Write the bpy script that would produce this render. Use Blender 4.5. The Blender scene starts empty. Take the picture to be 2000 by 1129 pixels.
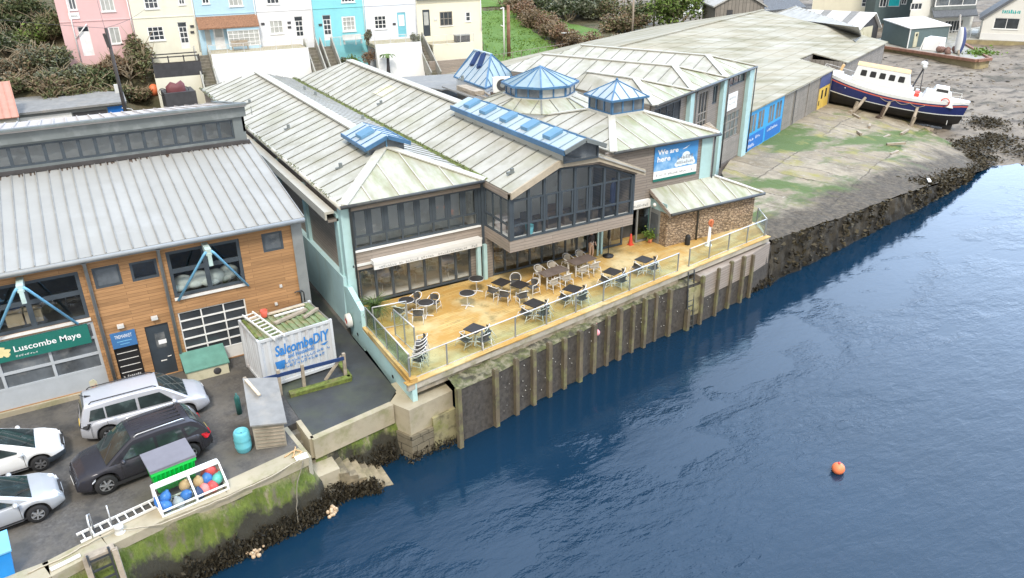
import bpy, bmesh, math, random
from mathutils import Vector, Matrix, noise
random.seed(7)
R=math.radians
C=bpy.context.scene.collection
# camera model solved from the photograph (pixel -> place)
import math
CF=1510.;PI=math.pi
_p=math.radians(25.13);_r=math.radians(-0.864);_y=math.radians(60.3)
# world axes: X along cafe front, Y inland. heading: camera forward makes _y with X (to the left of X)
CZ=20.5
def _n(v):
    l=math.sqrt(sum(a*a for a in v));return tuple(a/l for a in v)
def _c(a,b): return (a[1]*b[2]-a[2]*b[1],a[2]*b[0]-a[0]*b[2],a[0]*b[1]-a[1]*b[0])
FW=(math.cos(_p)*math.cos(_y),math.cos(_p)*math.sin(_y),-math.sin(_p))
_r0=(math.sin(_y),-math.cos(_y),0.)
_u0=_c(_r0,FW)
RT=tuple(a*math.cos(_r)+b*math.sin(_r) for a,b in zip(_r0,_u0))
UP=tuple(-a*math.sin(_r)+b*math.cos(_r) for a,b in zip(_r0,_u0))
def ray(px,py):
    x=(px-1000)/CF;y=-(py-564.5)/CF
    return tuple(F+x*R+y*U for F,R,U in zip(FW,RT,UP))
def G(px,py,z=0.):
    d=ray(px,py);t=(z-CZ)/d[2];return (d[0]*t,d[1]*t,z)
def OY(px,py,Y):
    d=ray(px,py);t=Y/d[1];return (d[0]*t,Y,CZ+d[2]*t)
def OX(px,py,X):
    d=ray(px,py);t=X/d[0];return (X,d[1]*t,CZ+d[2]*t)
def OP(px,py,p,n):   # plane through p normal n
    d=ray(px,py);t=sum((a-b)*c for a,b,c in zip(p,(0,0,CZ),n))/sum(a*c for a,c in zip(d,n))
    return (d[0]*t,d[1]*t,CZ+d[2]*t)
def OV(px,py,p,q):   # vertical plane through p,q
    n=(-(q[1]-p[1]),q[0]-p[0],0);return OP(px,py,p,n)
def ZV(xy,py):  # height above xy where image row is py
    lo,hi=-10,60
    for _ in range(60):
        m=(lo+hi)/2
        if PJ((xy[0],xy[1],m))[1]<py: hi=m
        else: lo=m
    return (lo+hi)/2
def PJ(w):
    v=(w[0],w[1],w[2]-CZ);x=sum(a*b for a,b in zip(v,RT));y=sum(a*b for a,b in zip(v,UP));z=sum(a*b for a,b in zip(v,FW))
    return (1000+CF*x/z,564.5-CF*y/z,z)

EXPO=0.71; WAVE=.095

# ------------------------------------------------------------------ materials
MATS={}
def lin(c): return tuple((x/255/12.92 if x/255<=0.04045 else ((x/255+0.055)/1.055)**2.4) for x in c)
class NT:
    def __init__(s,name):
        s.m=bpy.data.materials.new(name); s.m.use_nodes=True; s.t=s.m.node_tree; s.n=s.t.nodes; s.l=s.t.links
        s.b=s.n['Principled BSDF']; s.out=s.n['Material Output']; MATS[name]=s.m
    def node(s,t,**k):
        n=s.n.new(t)
        for a,v in k.items(): setattr(n,a,v)
        return n
    def lk(s,a,b): s.l.new(a,b)
    def coord(s,world=False,scale=(1,1,1),rot=(0,0,0)):
        if world: o=s.node('ShaderNodeNewGeometry').outputs['Position']
        else: o=s.node('ShaderNodeTexCoord').outputs['Object']
        mp=s.node('ShaderNodeMapping'); mp.inputs['Scale'].default_value=scale; mp.inputs['Rotation'].default_value=rot
        s.lk(o,mp.inputs[0]); return mp.outputs[0]
    def noise(s,co,scale,detail=5,rough=.6,dist=0):
        n=s.node('ShaderNodeTexNoise'); n.inputs['Scale'].default_value=scale; n.inputs['Detail'].default_value=detail
        n.inputs['Roughness'].default_value=rough; n.inputs['Distortion'].default_value=dist
        s.lk(co,n.inputs['Vector']); return n.outputs['Fac']
    def ramp(s,f,a,b,ca=(0,0,0),cb=(1,1,1)):
        if a<0 or b>1:
            q=s.node('ShaderNodeMapRange'); q.inputs[1].default_value=a; q.inputs[2].default_value=b; s.lk(f,q.inputs[0]); f,a,b=q.outputs[0],0,1
        r=s.node('ShaderNodeValToRGB'); e=r.color_ramp.elements
        e[0].position=a; e[1].position=b; e[0].color=(*ca,1); e[1].color=(*cb,1); s.lk(f,r.inputs[0]); return r.outputs[0]
    def mix(s,f,a,b,mode='MIX'):
        m=s.node('ShaderNodeMix',data_type='RGBA',blend_type=mode)
        for sock,v in ((m.inputs[0],f),(m.inputs[6],a),(m.inputs[7],b)):
            if isinstance(v,(int,float)): sock.default_value=v
            elif isinstance(v,tuple): sock.default_value=(*v,1)
            else: s.lk(v,sock)
        return m.outputs[2]
    def math(s,op,a,b=None):
        m=s.node('ShaderNodeMath',operation=op)
        for i,v in enumerate((a,b)):
            if v is None: continue
            if isinstance(v,(int,float)): m.inputs[i].default_value=v
            else: s.lk(v,m.inputs[i])
        return m.outputs[0]
    def sep(s,co):
        n=s.node('ShaderNodeSeparateXYZ'); s.lk(co,n.inputs[0]); return n.outputs
    def comb(s,x,y,z):
        n=s.node('ShaderNodeCombineXYZ')
        for i,v in enumerate((x,y,z)):
            if isinstance(v,(int,float)): n.inputs[i].default_value=v
            else: s.lk(v,n.inputs[i])
        return n.outputs[0]
    def bump(s,h,strength=.3,dist=.05):
        b=s.node('ShaderNodeBump'); b.inputs['Strength'].default_value=strength; b.inputs['Distance'].default_value=dist
        s.lk(h,b.inputs['Height']); s.lk(b.outputs[0],s.b.inputs['Normal'])
    def col(s,c): 
        if isinstance(c,tuple): s.b.inputs['Base Color'].default_value=(*c,1)
        else: s.lk(c,s.b.inputs['Base Color'])
    def set(s,rough=.6,metal=0,spec=None):
        s.b.inputs['Roughness'].default_value=rough; s.b.inputs['Metallic'].default_value=metal
        if spec is not None: s.b.inputs['Specular IOR Level'].default_value=spec
def sc(c,k): return tuple(min(1,x*k) for x in c)
def mat(name,c,rough=.6,metal=0,var=.14,scale=2.,stretch=(1,1,1),dirt=None,dlo=.52,dhi=.75,dscale=.8,dstretch=None,bump=0,bscale=30,spec=None,world=False):
    t=NT(name); co=t.coord(world,stretch); f=t.noise(co,scale)
    o=t.mix(t.ramp(f,.3,.7),sc(c,1-var),sc(c,1+var))
    if dirt:
        dl=dirt if isinstance(dirt,list) else [dirt]
        for i,dc in enumerate(dl):
            co2=t.coord(world,dstretch or (1,1,1)); 
            mp=t.node('ShaderNodeMapping'); mp.inputs['Location'].default_value=(13.1*i,7.7*i,3.3*i); t.lk(co2,mp.inputs[0])
            o=t.mix(t.ramp(t.noise(mp.outputs[0],dscale*(1+.6*i),8,.65),dlo,dhi),o,dc)
    t.col(o); t.set(rough,metal,spec)
    if bump: t.bump(t.noise(t.coord(world),bscale,4),bump,.02)
    return t.m
def planks(name,c,h=.14,length=3.5,var=.25,horizontal=True,rough=.75,gap=.012,dirt=None,mortar=.35,dstretch=(.3,.3,2)):
    t=NT(name); x,y,z=t.sep(t.coord(True)); xy=t.math('ADD',x,t.math('MULTIPLY',y,.937))
    v=t.comb(xy,z,0) if horizontal else t.comb(z,xy,0)
    b=t.node('ShaderNodeTexBrick'); b.offset=.37; b.inputs['Scale'].default_value=1; b.inputs['Brick Width'].default_value=length; b.inputs['Row Height'].default_value=h
    b.inputs['Mortar Size'].default_value=gap; b.inputs['Mortar Smooth'].default_value=.3; b.inputs['Bias'].default_value=0
    b.inputs['Color1'].default_value=(*sc(c,1-var),1); b.inputs['Color2'].default_value=(*sc(c,1+var),1); b.inputs['Mortar'].default_value=(*sc(c,mortar),1)
    t.lk(v,b.inputs['Vector'])
    g=t.noise(t.coord(True,(.8,.8,14) if horizontal else (14,14,.8)),2.2,6)
    o=t.mix(.55,b.outputs['Color'],t.ramp(g,.25,.75,sc(c,.62),sc(c,1.25)),'MIX')
    o=t.mix(b.outputs['Fac'],o,sc(c,mortar))
    if dirt: o=t.mix(t.ramp(t.noise(t.coord(True,dstretch),1.1,8,.7),.5,.78),o,dirt)
    t.col(o); t.set(rough); t.bump(t.math('SUBTRACT',1.,b.outputs['Fac']),.5,.012)
    return t.m
def stone(name,c1,c2,mortar,w=.42,h=.2,bump=.8):
    t=NT(name); x,y,z=t.sep(t.coord(True)); xy=t.math('ADD',x,t.math('MULTIPLY',y,.937)); co=t.comb(xy,z,0)
    wn=t.node('ShaderNodeTexNoise'); wn.inputs['Scale'].default_value=2.3; t.lk(co,wn.inputs['Vector'])
    cc=t.mix(.12,co,wn.outputs['Color'],'ADD')
    b=t.node('ShaderNodeTexBrick'); b.inputs['Scale'].default_value=1; b.inputs['Brick Width'].default_value=w; b.inputs['Row Height'].default_value=h
    b.inputs['Mortar Size'].default_value=.018; b.inputs['Mortar Smooth'].default_value=.6; b.squash=.7; b.squash_frequency=3
    b.inputs['Color1'].default_value=(*c1,1); b.inputs['Color2'].default_value=(*c2,1); b.inputs['Mortar'].default_value=(*mortar,1)
    t.lk(cc,b.inputs['Vector'])
    n=t.noise(t.coord(True),5,6); o=t.mix(.5,b.outputs['Color'],t.ramp(n,.3,.72,sc(c1,.45),sc(c2,1.35)))
    o=t.mix(b.outputs['Fac'],o,mortar)
    t.col(o); t.set(.9); t.bump(t.math('ADD',t.math('SUBTRACT',1.,b.outputs['Fac']),t.math('MULTIPLY',n,.7)),bump,.05)
    return t.m
def glassmat(name,tint=(.55,.6,.62),refl=.22,rough=.02):
    t=NT(name); t.n.remove(t.b)
    tr=t.node('ShaderNodeBsdfTransparent'); tr.inputs[0].default_value=(*tint,1)
    gl=t.node('ShaderNodeBsdfGlossy'); gl.inputs['Color'].default_value=(.95,.97,1,1); gl.inputs['Roughness'].default_value=rough
    n=t.noise(t.coord(True),.9,2); bp=t.node('ShaderNodeBump'); bp.inputs['Strength'].default_value=.06; bp.inputs['Distance'].default_value=.3; t.lk(n,bp.inputs['Height']); t.lk(bp.outputs[0],gl.inputs['Normal'])
    lw=t.node('ShaderNodeLayerWeight'); lw.inputs[0].default_value=.5
    f=t.math('ADD',t.math('MULTIPLY',t.math('POWER',lw.outputs['Facing'],4.),.7),refl*.6)
    mx=t.node('ShaderNodeMixShader'); t.lk(f,mx.inputs[0]); t.lk(tr.outputs[0],mx.inputs[1]); t.lk(gl.outputs[0],mx.inputs[2]); t.lk(mx.outputs[0],t.out.inputs[0])
    return t.m
# ------------------------------------------------------------------ mesh builder
def local(o,p):
    o.parent=p; o.matrix_parent_inverse=Matrix.Translation(-Vector(p.location)); return o
class MB:
    def __init__(s): s.v=[]; s.f=[]; s.i=[]; s.sm=[]
    def poly(s,pts,mi=0,sm=False):
        k=len(s.v); s.v+= [tuple(p) for p in pts]; s.f.append(tuple(range(k,k+len(pts)))); s.i.append(mi); s.sm.append(sm); return s
    def mesh(s,vs,fs,mi=0,sm=False):
        k=len(s.v); s.v+=[tuple(p) for p in vs]
        for f in fs: s.f.append(tuple(k+a for a in f)); s.i.append(mi); s.sm.append(sm)
        return s
    def hexa(s,p,mi=0):  # p: 4 bottom ccw, 4 top
        return s.mesh(p,[(3,2,1,0),(4,5,6,7),(0,1,5,4),(1,2,6,5),(2,3,7,6),(3,0,4,7)],mi)
    def box(s,a,b,mi=0):
        x0,y0,z0=a;x1,y1,z1=b
        if x0>x1:x0,x1=x1,x0
        if y0>y1:y0,y1=y1,y0
        if z0>z1:z0,z1=z1,z0
        return s.hexa([(x0,y0,z0),(x1,y0,z0),(x1,y1,z0),(x0,y1,z0),(x0,y0,z1),(x1,y0,z1),(x1,y1,z1),(x0,y1,z1)],mi)
    def prism(s,base,vec,mi=0):   # base polygon (3d), extruded by vec, both caps
        n=len(base); vec=Vector(vec); top=[Vector(p)+vec for p in base]
        fs=[tuple(range(n-1,-1,-1)),tuple(range(n,2*n))]+[(i,(i+1)%n,n+(i+1)%n,n+i) for i in range(n)]
        return s.mesh([tuple(p) for p in base]+[tuple(p) for p in top],fs,mi)
    def slab(s,base,t,mi=0):  # polygon thickened downward by t
        return s.prism(base,(0,0,-t),mi)
    def beam(s,a,b,w,h=None,mi=0,up=(0,0,1)):
        h=w if h is None else h
        a=Vector(a);b=Vector(b);d=(b-a)
        if d.length<1e-6: return s
        d.normalize();u=Vector(up)
        if abs(d.dot(u))>.98:u=Vector((1,0,0)) if abs(d.x)<.9 else Vector((0,1,0))
        sd=d.cross(u).normalized();u=sd.cross(d)
        p=[]
        for c in (a,b):
            for i,j in ((-1,-1),(1,-1),(1,1),(-1,1)): p.append(tuple(c+sd*(i*w/2)+u*(j*h/2)))
        return s.mesh(p,[(3,2,1,0),(4,5,6,7),(0,1,5,4),(1,2,6,5),(2,3,7,6),(3,0,4,7)],mi)
    def tube(s,pts,r,n=8,mi=0,cap=True):
        pts=[Vector(p) for p in pts]; rs=r if isinstance(r,(list,tuple)) else [r]*len(pts)
        k=len(s.v); pu=None
        for i,p in enumerate(pts):
            d=(pts[min(i+1,len(pts)-1)]-pts[max(i-1,0)]).normalized()
            if pu is None: pu=Vector((0,0,1)) if abs(d.z)<.9 else Vector((1,0,0))
            sd=d.cross(pu).normalized(); pu=sd.cross(d).normalized()
            for j in range(n):
                a=2*math.pi*j/n; s.v.append(tuple(p+sd*(math.cos(a)*rs[i])+pu*(math.sin(a)*rs[i])))
        for i in range(len(pts)-1):
            for j in range(n):
                s.f.append((k+i*n+j,k+i*n+(j+1)%n,k+(i+1)*n+(j+1)%n,k+(i+1)*n+j)); s.i.append(mi); s.sm.append(True)
        if cap:
            s.f.append(tuple(k+j for j in range(n-1,-1,-1))); s.f.append(tuple(k+(len(pts)-1)*n+j for j in range(n))); s.i+=[mi,mi]; s.sm+=[False,False]
        return s
    def lathe(s,prof,o=(0,0,0),n=16,mi=0,axis='z',sm=True):
        k=len(s.v)
        for r,z in prof:
            for j in range(n):
                a=2*math.pi*j/n; x,y=r*math.cos(a),r*math.sin(a)
                q=(x,y,z) if axis=='z' else ((x,z,y) if axis=='y' else (z,x,y))
                s.v.append((o[0]+q[0],o[1]+q[1],o[2]+q[2]))
        for i in range(len(prof)-1):
            for j in range(n):
                s.f.append((k+i*n+j,k+i*n+(j+1)%n,k+(i+1)*n+(j+1)%n,k+(i+1)*n+j)); s.i.append(mi); s.sm.append(sm)
        return s
    def ball(s,c,r,n=12,m=8,mi=0,sx=1,sy=1,sz=1):
        pr=[(max(1e-4,math.sin(math.pi*i/m)),-math.cos(math.pi*i/m)) for i in range(m+1)]
        k=len(s.v); s.lathe(pr,(0,0,0),n,mi)
        for q in range(k,len(s.v)):
            v=s.v[q]; s.v[q]=(c[0]+v[0]*r*sx,c[1]+v[1]*r*sy,c[2]+v[2]*r*sz)
        return s
    def loft(s,rings,mi=0,closed=False,sm=True,mf=None):
        n=len(rings[0]);k=len(s.v)
        for r in rings: s.v+=[tuple(p) for p in r]
        for i in range(len(rings)-1):
            for j in range(n if closed else n-1):
                s.f.append((k+i*n+j,k+i*n+(j+1)%n,k+(i+1)*n+(j+1)%n,k+(i+1)*n+j)); s.i.append(mf(i,j) if mf else mi); s.sm.append(sm)
        return s
    def move(s,M):
        s.v=[tuple(M@Vector(p)) for p in s.v]; return s
    def build(s,name,mats,parent=None,o=(0,0,0),fix=True,sharp=None):
        me=bpy.data.meshes.new(name); me.from_pydata(s.v,[],s.f)
        for m in (mats if isinstance(mats,(list,tuple)) else [mats]): me.materials.append(MATS[m] if isinstance(m,str) else m)
        me.polygons.foreach_set('material_index',s.i); me.polygons.foreach_set('use_smooth',s.sm)
        if fix:
            bm=bmesh.new(); bm.from_mesh(me); bmesh.ops.remove_doubles(bm,verts=bm.verts,dist=1e-5); bmesh.ops.recalc_face_normals(bm,faces=bm.faces); bm.to_mesh(me); bm.free()
        if sharp: me.set_sharp_from_angle(angle=R(sharp))
        me.update()
        ob=bpy.data.objects.new(name,me); C.objects.link(ob); ob.location=o
        if parent: local(ob,parent)
        return ob
def tag(o,label=None,cat=None,group=None,kind=None):
    if label:o['label']=label
    if cat:o['category']=cat
    if group:o['group']=group
    if kind:o['kind']=kind
    return o
def thing(name,label,cat,loc=(0,0,0),rz=0,group=None):
    o=bpy.data.objects.new(name,None); C.objects.link(o); o.location=loc; o.rotation_euler=(0,0,rz); o.empty_display_size=.2
    return tag(o,label,cat,group)
def kids(o): return [c for c in bpy.data.objects if c.parent==o]
def dup(o,loc=None,rz=None,label=None,parent=None):
    ch=kids(o); c=o.copy(); C.objects.link(c)
    if parent: c.parent=parent
    if loc is not None: c.location=loc
    if rz is not None: c.rotation_euler=(0,0,rz) if not isinstance(rz,tuple) else rz
    if label: c['label']=label
    for k in ch: dup(k,parent=c)
    return c
class Fr:  # facade frame: u along, v up (world z), w outwards
    def __init__(s,o,ux,nrm): s.o=Vector((o[0],o[1],0)); s.u=Vector((ux[0],ux[1],0)).normalized(); s.n=Vector((nrm[0],nrm[1],0)).normalized()
    def P(s,u,v,w=0): return tuple(s.o+s.u*u+s.n*w+Vector((0,0,v)))
    def at(s,px,py,w=0):
        p=Vector(OP(px,py,tuple(s.o+s.n*w),tuple(s.n))); return ((p-s.o).dot(s.u),p.z)
    def box(s,m,u0,u1,v0,v1,w0,w1,mi=0):
        if u0>u1:u0,u1=u1,u0
        if v0>v1:v0,v1=v1,v0
        if w0>w1:w0,w1=w1,w0
        # orientation independent of handedness: normals are recalculated
        m.hexa([s.P(u0,v0,w0),s.P(u1,v0,w0),s.P(u1,v0,w1),s.P(u0,v0,w1),s.P(u0,v1,w0),s.P(u1,v1,w0),s.P(u1,v1,w1),s.P(u0,v1,w1)],mi)
    def quad(s,m,u0,u1,v0,v1,w,mi=0): m.poly([s.P(u0,v0,w),s.P(u1,v0,w),s.P(u1,v1,w),s.P(u0,v1,w)],mi)
def wall_holes(m,fr,u0,u1,v0,v1,holes,w=0,t=.2,mi=0):
    """wall face with rectangular openings and reveals"""
    us=sorted({u0,u1,*[min(max(h[0],u0),u1) for h in holes],*[min(max(h[1],u0),u1) for h in holes]}); vs=sorted({v0,v1,*[min(max(h[2],v0),v1) for h in holes],*[min(max(h[3],v0),v1) for h in holes]})
    for a,b in zip(us,us[1:]):
        for c,d in zip(vs,vs[1:]):
            if any(h[0]<=(a+b)/2<=h[1] and h[2]<=(c+d)/2<=h[3] for h in holes): continue
            fr.quad(m,a,b,c,d,w,mi)
    for h in holes:
        a,b,c,d=h[:4]
        a,b=max(a,u0),min(b,u1); c,d=max(c,v0),min(d,v1)
        m.poly([fr.P(a,c,w),fr.P(a,d,w),fr.P(a,d,w-t),fr.P(a,c,w-t)],mi); m.poly([fr.P(b,c,w),fr.P(b,d,w),fr.P(b,d,w-t),fr.P(b,c,w-t)],mi)
        m.poly([fr.P(a,c,w),fr.P(b,c,w),fr.P(b,c,w-t),fr.P(a,c,w-t)],mi); m.poly([fr.P(a,d,w),fr.P(b,d,w),fr.P(b,d,w-t),fr.P(a,d,w-t)],mi)
def window(parent,fr,u0,u1,v0,v1,cols=2,rows=1,fm='frame_grey',gm='glass_dark',fw=.07,w=-.08,mw=None,sill=None,name='window',label=None,vs=None):
    m=MB(); mw=mw or fw*.8
    fr.box(m,u0,u0+fw,v0,v1,w-.04,w+.05); fr.box(m,u1-fw,u1,v0,v1,w-.04,w+.05); fr.box(m,u0+fw,u1-fw,v0,v0+fw,w-.04,w+.05); fr.box(m,u0+fw,u1-fw,v1-fw,v1,w-.04,w+.05)
    for i in range(1,cols):
        u=u0+(u1-u0)*i/cols; fr.box(m,u-mw/2,u+mw/2,v0+fw,v1-fw,w-.03,w+.035)
    for j in (vs if vs is not None else [v0+(v1-v0)*j/rows for j in range(1,rows)]):
        fr.box(m,u0+fw,u1-fw,j-mw/2,j+mw/2,w-.033,w+.038)
    o=m.build(name,fm,parent)
    if label:o['label']=label
    g=MB(); fr.quad(g,u0+fw*.5,u1-fw*.5,v0+fw*.5,v1-fw*.5,w); g.build('pane',gm,o)
    if sill:
        q=MB(); fr.box(q,u0-.06,u1+.06,v0-.07,v0-.002,-.05,.09); q.build('sill',sill,o)
    return o
def seam_roof(m,quad,n,mi=0,rib=.05,rw=.04,t=.08,rmi=None,skip_ends=False):
    """quad: eaveA,eaveB,ridgeB,ridgeA ; ribs run eave->ridge at n divisions along"""
    a,b,c,d=[Vector(p) for p in quad]
    nr=(b-a).cross(d-a).normalized()
    if nr.z<0:nr=-nr
    m.prism([tuple(p) for p in (a,b,c,d)],tuple(-nr*t),mi)
    for i in range(n+1):
        f=i/n; p=a.lerp(b,f);q=d.lerp(c,f)
        if (q-p).length<.15: continue
        m.beam(p+nr*rib/2,q+nr*rib/2,rw,rib,mi if rmi is None else rmi,up=nr)
def clip_ribs(m,poly,dirv,origin,step,mi=0,rib=.05,rw=.04,off=0):
    """ribs along dirv across planar convex polygon, spaced by step perpendicular"""
    P=[Vector(p) for p in poly]; nr=(P[1]-P[0]).cross(P[2]-P[0]).normalized()
    if nr.z<0:nr=-nr
    d=Vector(dirv); d=(d-nr*d.dot(nr)).normalized(); e=nr.cross(d)
    o=Vector(origin); cs=[(p-o).dot(e) for p in P]
    k=math.ceil((min(cs)+.02)/step)
    while k*step<max(cs)-.02:
        t=k*step; hits=[]
        for i in range(len(P)):
            a,b=cs[i]-t,cs[(i+1)%len(P)]-t
            if (a<0)!=(b<0): hits.append(P[i].lerp(P[(i+1)%len(P)],a/(a-b)))
        if len(hits)==2 and (hits[0]-hits[1]).length>.2:
            m.beam(hits[0]+nr*(rib/2+off),hits[1]+nr*(rib/2+off),rw,rib,mi,up=nr)
        k+=1
def roof_face(m,poly,step=1.2,t=.08,mi=0,dirv=None,rib=.045,rw=.036,rmi=None):
    """planar roof polygon, first edge is the eave; ribs run up the slope"""
    P=[Vector(p) for p in poly]; nr=(P[1]-P[0]).cross(P[2]-P[0]).normalized()
    if nr.z<0:nr=-nr
    m.prism([tuple(p) for p in P],tuple(-nr*t),mi)
    ev=(P[1]-P[0]).normalized(); d=dirv or nr.cross(ev)
    clip_ribs(m,poly,d,P[0],step,mi if rmi is None else rmi,rib,rw)
def text(s,fr,u0,v0,width,height,mt,parent=None,w=.012,name='lettering',bold=0,slant=0,arc=0):
    cu=bpy.data.curves.new('t','FONT'); cu.body=s; cu.size=1; cu.offset=bold; cu.shear=slant; cu.resolution_u=3
    ob=bpy.data.objects.new('t',cu); C.objects.link(ob); dg=bpy.context.evaluated_depsgraph_get(); me=bpy.data.meshes.new_from_object(ob.evaluated_get(dg))
    bpy.data.objects.remove(ob); bpy.data.curves.remove(cu)
    vs=[v.co.copy() for v in me.vertices]; fs=[tuple(p.vertices) for p in me.polygons]; bpy.data.meshes.remove(me)
    x0=min(v.x for v in vs);x1=max(v.x for v in vs);y0=min(v.y for v in vs);y1=max(v.y for v in vs)
    m=MB(); m.mesh([fr.P(u0+(v.x-x0)/(x1-x0)*width,v0+(v.y-y0)/(y1-y0)*height+arc*((v.x-x0)/(x1-x0)),w) for v in vs],fs)
    return m.build(name,mt,parent,fix=False)

def scribble(fr,u0,v0,width,height,mt,parent,w=.012,n=8,seed=1,name='lettering',arc=0):
    """small print that cannot be read in the photo: irregular letter-like strokes"""
    rg=random.Random(seed); m=MB(); u=u0; st=width/n; th=max(.008,height*.17)
    for i in range(n):
        if rg.random()<.12 and i: continue
        a=u0+i*st; b=a+st*.72; sh=arc*i/n; v=v0+sh; lo,hi=v,v+height*rg.uniform(.7,1)
        k=rg.randint(0,4)
        if k!=3: fr.quad(m,a,a+th,lo,hi,w)
        if k in (0,1): fr.quad(m,a,b,hi-th,hi,w)
        if k in (0,2,4): fr.quad(m,a,b,lo,lo+th,w)
        if k in (1,3): fr.quad(m,(a+b)/2,(a+b)/2+th,lo,hi,w+.001)
        if k in (0,3,4): fr.quad(m,a,b,(lo+hi)/2-th/2,(lo+hi)/2+th/2,w+.002)
        if k in (2,4): fr.quad(m,b-th,b,lo,(lo+hi)/2,w+.001)
    return m.build(name,mt,parent,fix=False)

# ------------------------------------------------------------------ camera, sky, sun
sc_=bpy.context.scene
cd=bpy.data.cameras.new('camera'); cam=bpy.data.objects.new('camera',cd); C.objects.link(cam)
cd.sensor_width=36; cd.lens=36*CF/2000; cd.clip_end=2000; cd.clip_start=.1
rx,up,fw=Vector(RT),Vector(UP),Vector(FW)
cam.matrix_world=Matrix(((rx.x,up.x,-fw.x,0),(rx.y,up.y,-fw.y,0),(rx.z,up.z,-fw.z,CZ),(0,0,0,1)))
sc_.camera=cam
W=bpy.data.worlds.new('World'); sc_.world=W; W.use_nodes=True
wn=W.node_tree; bg=wn.nodes['Background']
SE,SR=R(52),R(205)
sky=wn.nodes.new('ShaderNodeTexSky'); sky.sky_type='NISHITA'; sky.sun_disc=False; sky.sun_elevation=SE; sky.sun_rotation=SR; sky.dust_density=2.5; sky.air_density=1.0
# a cloud front: bright overcast towards the river mouth and behind the camera, bluer and darker sky over the land
def skydir(el,az): h=_y-math.radians(az); e=math.radians(el); return Vector((math.cos(e)*math.cos(h),math.cos(e)*math.sin(h),math.sin(e)))
NF=skydir(21,18).cross(skydir(41,-10)).normalized()
if NF.dot(skydir(36,25))<0: NF=-NF
tcw=wn.nodes.new('ShaderNodeTexCoord'); nzw=wn.nodes.new('ShaderNodeTexNoise'); nzw.inputs['Scale'].default_value=2.6; nzw.inputs['Detail'].default_value=6; wn.links.new(tcw.outputs['Generated'],nzw.inputs['Vector'])
def wmath(op,a,b):
    m=wn.nodes.new('ShaderNodeMath'); m.operation=op
    for k,v in enumerate((a,b)):
        if isinstance(v,(int,float)): m.inputs[k].default_value=v
        else: wn.links.new(v,m.inputs[k])
    return m.outputs[0]
vm=wn.nodes.new('ShaderNodeVectorMath'); vm.operation='DOT_PRODUCT'; vm.inputs[1].default_value=NF; wn.links.new(tcw.outputs['Generated'],vm.inputs[0])
front=wmath('ADD',vm.outputs['Value'],wmath('MULTIPLY',wmath('SUBTRACT',nzw.outputs['Fac'],.5),.35))
rpw=wn.nodes.new('ShaderNodeValToRGB'); rpw.color_ramp.elements[0].position=.47; rpw.color_ramp.elements[1].position=.555; rpw.color_ramp.elements[0].color=(.12,.12,.12,1); rpw.color_ramp.elements[1].color=(.97,.97,.97,1)
wn.links.new(wmath('ADD',wmath('MULTIPLY',front,.5),.5),rpw.inputs[0])
mxw=wn.nodes.new('ShaderNodeMix'); mxw.data_type='RGBA'; wn.links.new(rpw.outputs[0],mxw.inputs[0]); wn.links.new(sky.outputs[0],mxw.inputs[6]); mxw.inputs[7].default_value=(6.9,6.9,6.8,1)
# bright blue patch added to the unseen sky to light up the water's reflection
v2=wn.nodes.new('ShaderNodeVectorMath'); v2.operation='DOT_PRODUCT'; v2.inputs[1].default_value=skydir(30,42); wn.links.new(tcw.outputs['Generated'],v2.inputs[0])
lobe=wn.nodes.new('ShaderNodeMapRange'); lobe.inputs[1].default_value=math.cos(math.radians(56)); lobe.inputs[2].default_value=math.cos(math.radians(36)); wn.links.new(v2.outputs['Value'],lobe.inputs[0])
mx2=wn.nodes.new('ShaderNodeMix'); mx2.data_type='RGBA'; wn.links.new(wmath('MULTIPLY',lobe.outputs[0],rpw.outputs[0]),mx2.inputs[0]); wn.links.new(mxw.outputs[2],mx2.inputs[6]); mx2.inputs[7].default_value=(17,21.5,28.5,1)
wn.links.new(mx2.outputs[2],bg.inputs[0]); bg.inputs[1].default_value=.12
sl=bpy.data.lights.new('sun','SUN'); sl.energy=1.9; sl.angle=R(11); sl.color=(1,.93,.83)
so=bpy.data.objects.new('sun',sl); C.objects.link(so)
sdir=Vector((math.sin(SR)*math.cos(SE),math.cos(SR)*math.cos(SE),math.sin(SE)))
so.rotation_euler=sdir.to_track_quat('Z','Y').to_euler()
vs_=sc_.view_settings; vs_.view_transform='Standard'; vs_.look='None'; vs_.exposure=EXPO; vs_.gamma=1; vs_.use_curve_mapping=False
sc_.cycles.max_bounces=8; sc_.cycles.transparent_max_bounces=12; sc_.cycles.sample_clamp_indirect=4
# ------------------------------------------------------------------ material list
MOSS=(.13,.15,.035); RUST=(.16,.07,.025)
mat('roof_cafe',(.455,.45,.41),.75,spec=.25,var=.09,scale=.7,dirt=[(.31,.31,.22),(.27,.26,.2)],dlo=.47,dhi=.8,dscale=.45,world=True,bump=.1,bscale=12)
mat('roof_moss',(.40,.40,.33),.65,var=.12,scale=.7,dirt=[(.19,.21,.075),(.27,.25,.17)],dlo=.45,dhi=.72,dscale=.7,dstretch=(1.6,.5,.5),world=True)
mat('roof_dull',(.43,.425,.40),.65,var=.12,scale=.9,dirt=(.25,.24,.2),world=True)
mat('seam',(.17,.17,.15),.6,var=.25,scale=1.5,world=True,dirt=(.25,.24,.15))
mat('ridge_cap',(.49,.475,.42),.55,var=.08,scale=.8,dirt=(.33,.32,.24),dlo=.5,dhi=.8,world=True)
mat('verge_timber',(.43,.37,.28),.75,var=.15,scale=2,dirt=(.3,.25,.18))
mat('roof_left',(.315,.312,.295),.75,spec=.1,metal=.0,var=.06,scale=.6,dirt=(.40,.405,.40),dlo=.5,dhi=.85,dscale=.25,world=True,bump=.05)
mat('roof_left_top',(.49,.455,.43),.6,var=.1,scale=.8,dirt=(.36,.33,.3),world=True)
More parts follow.
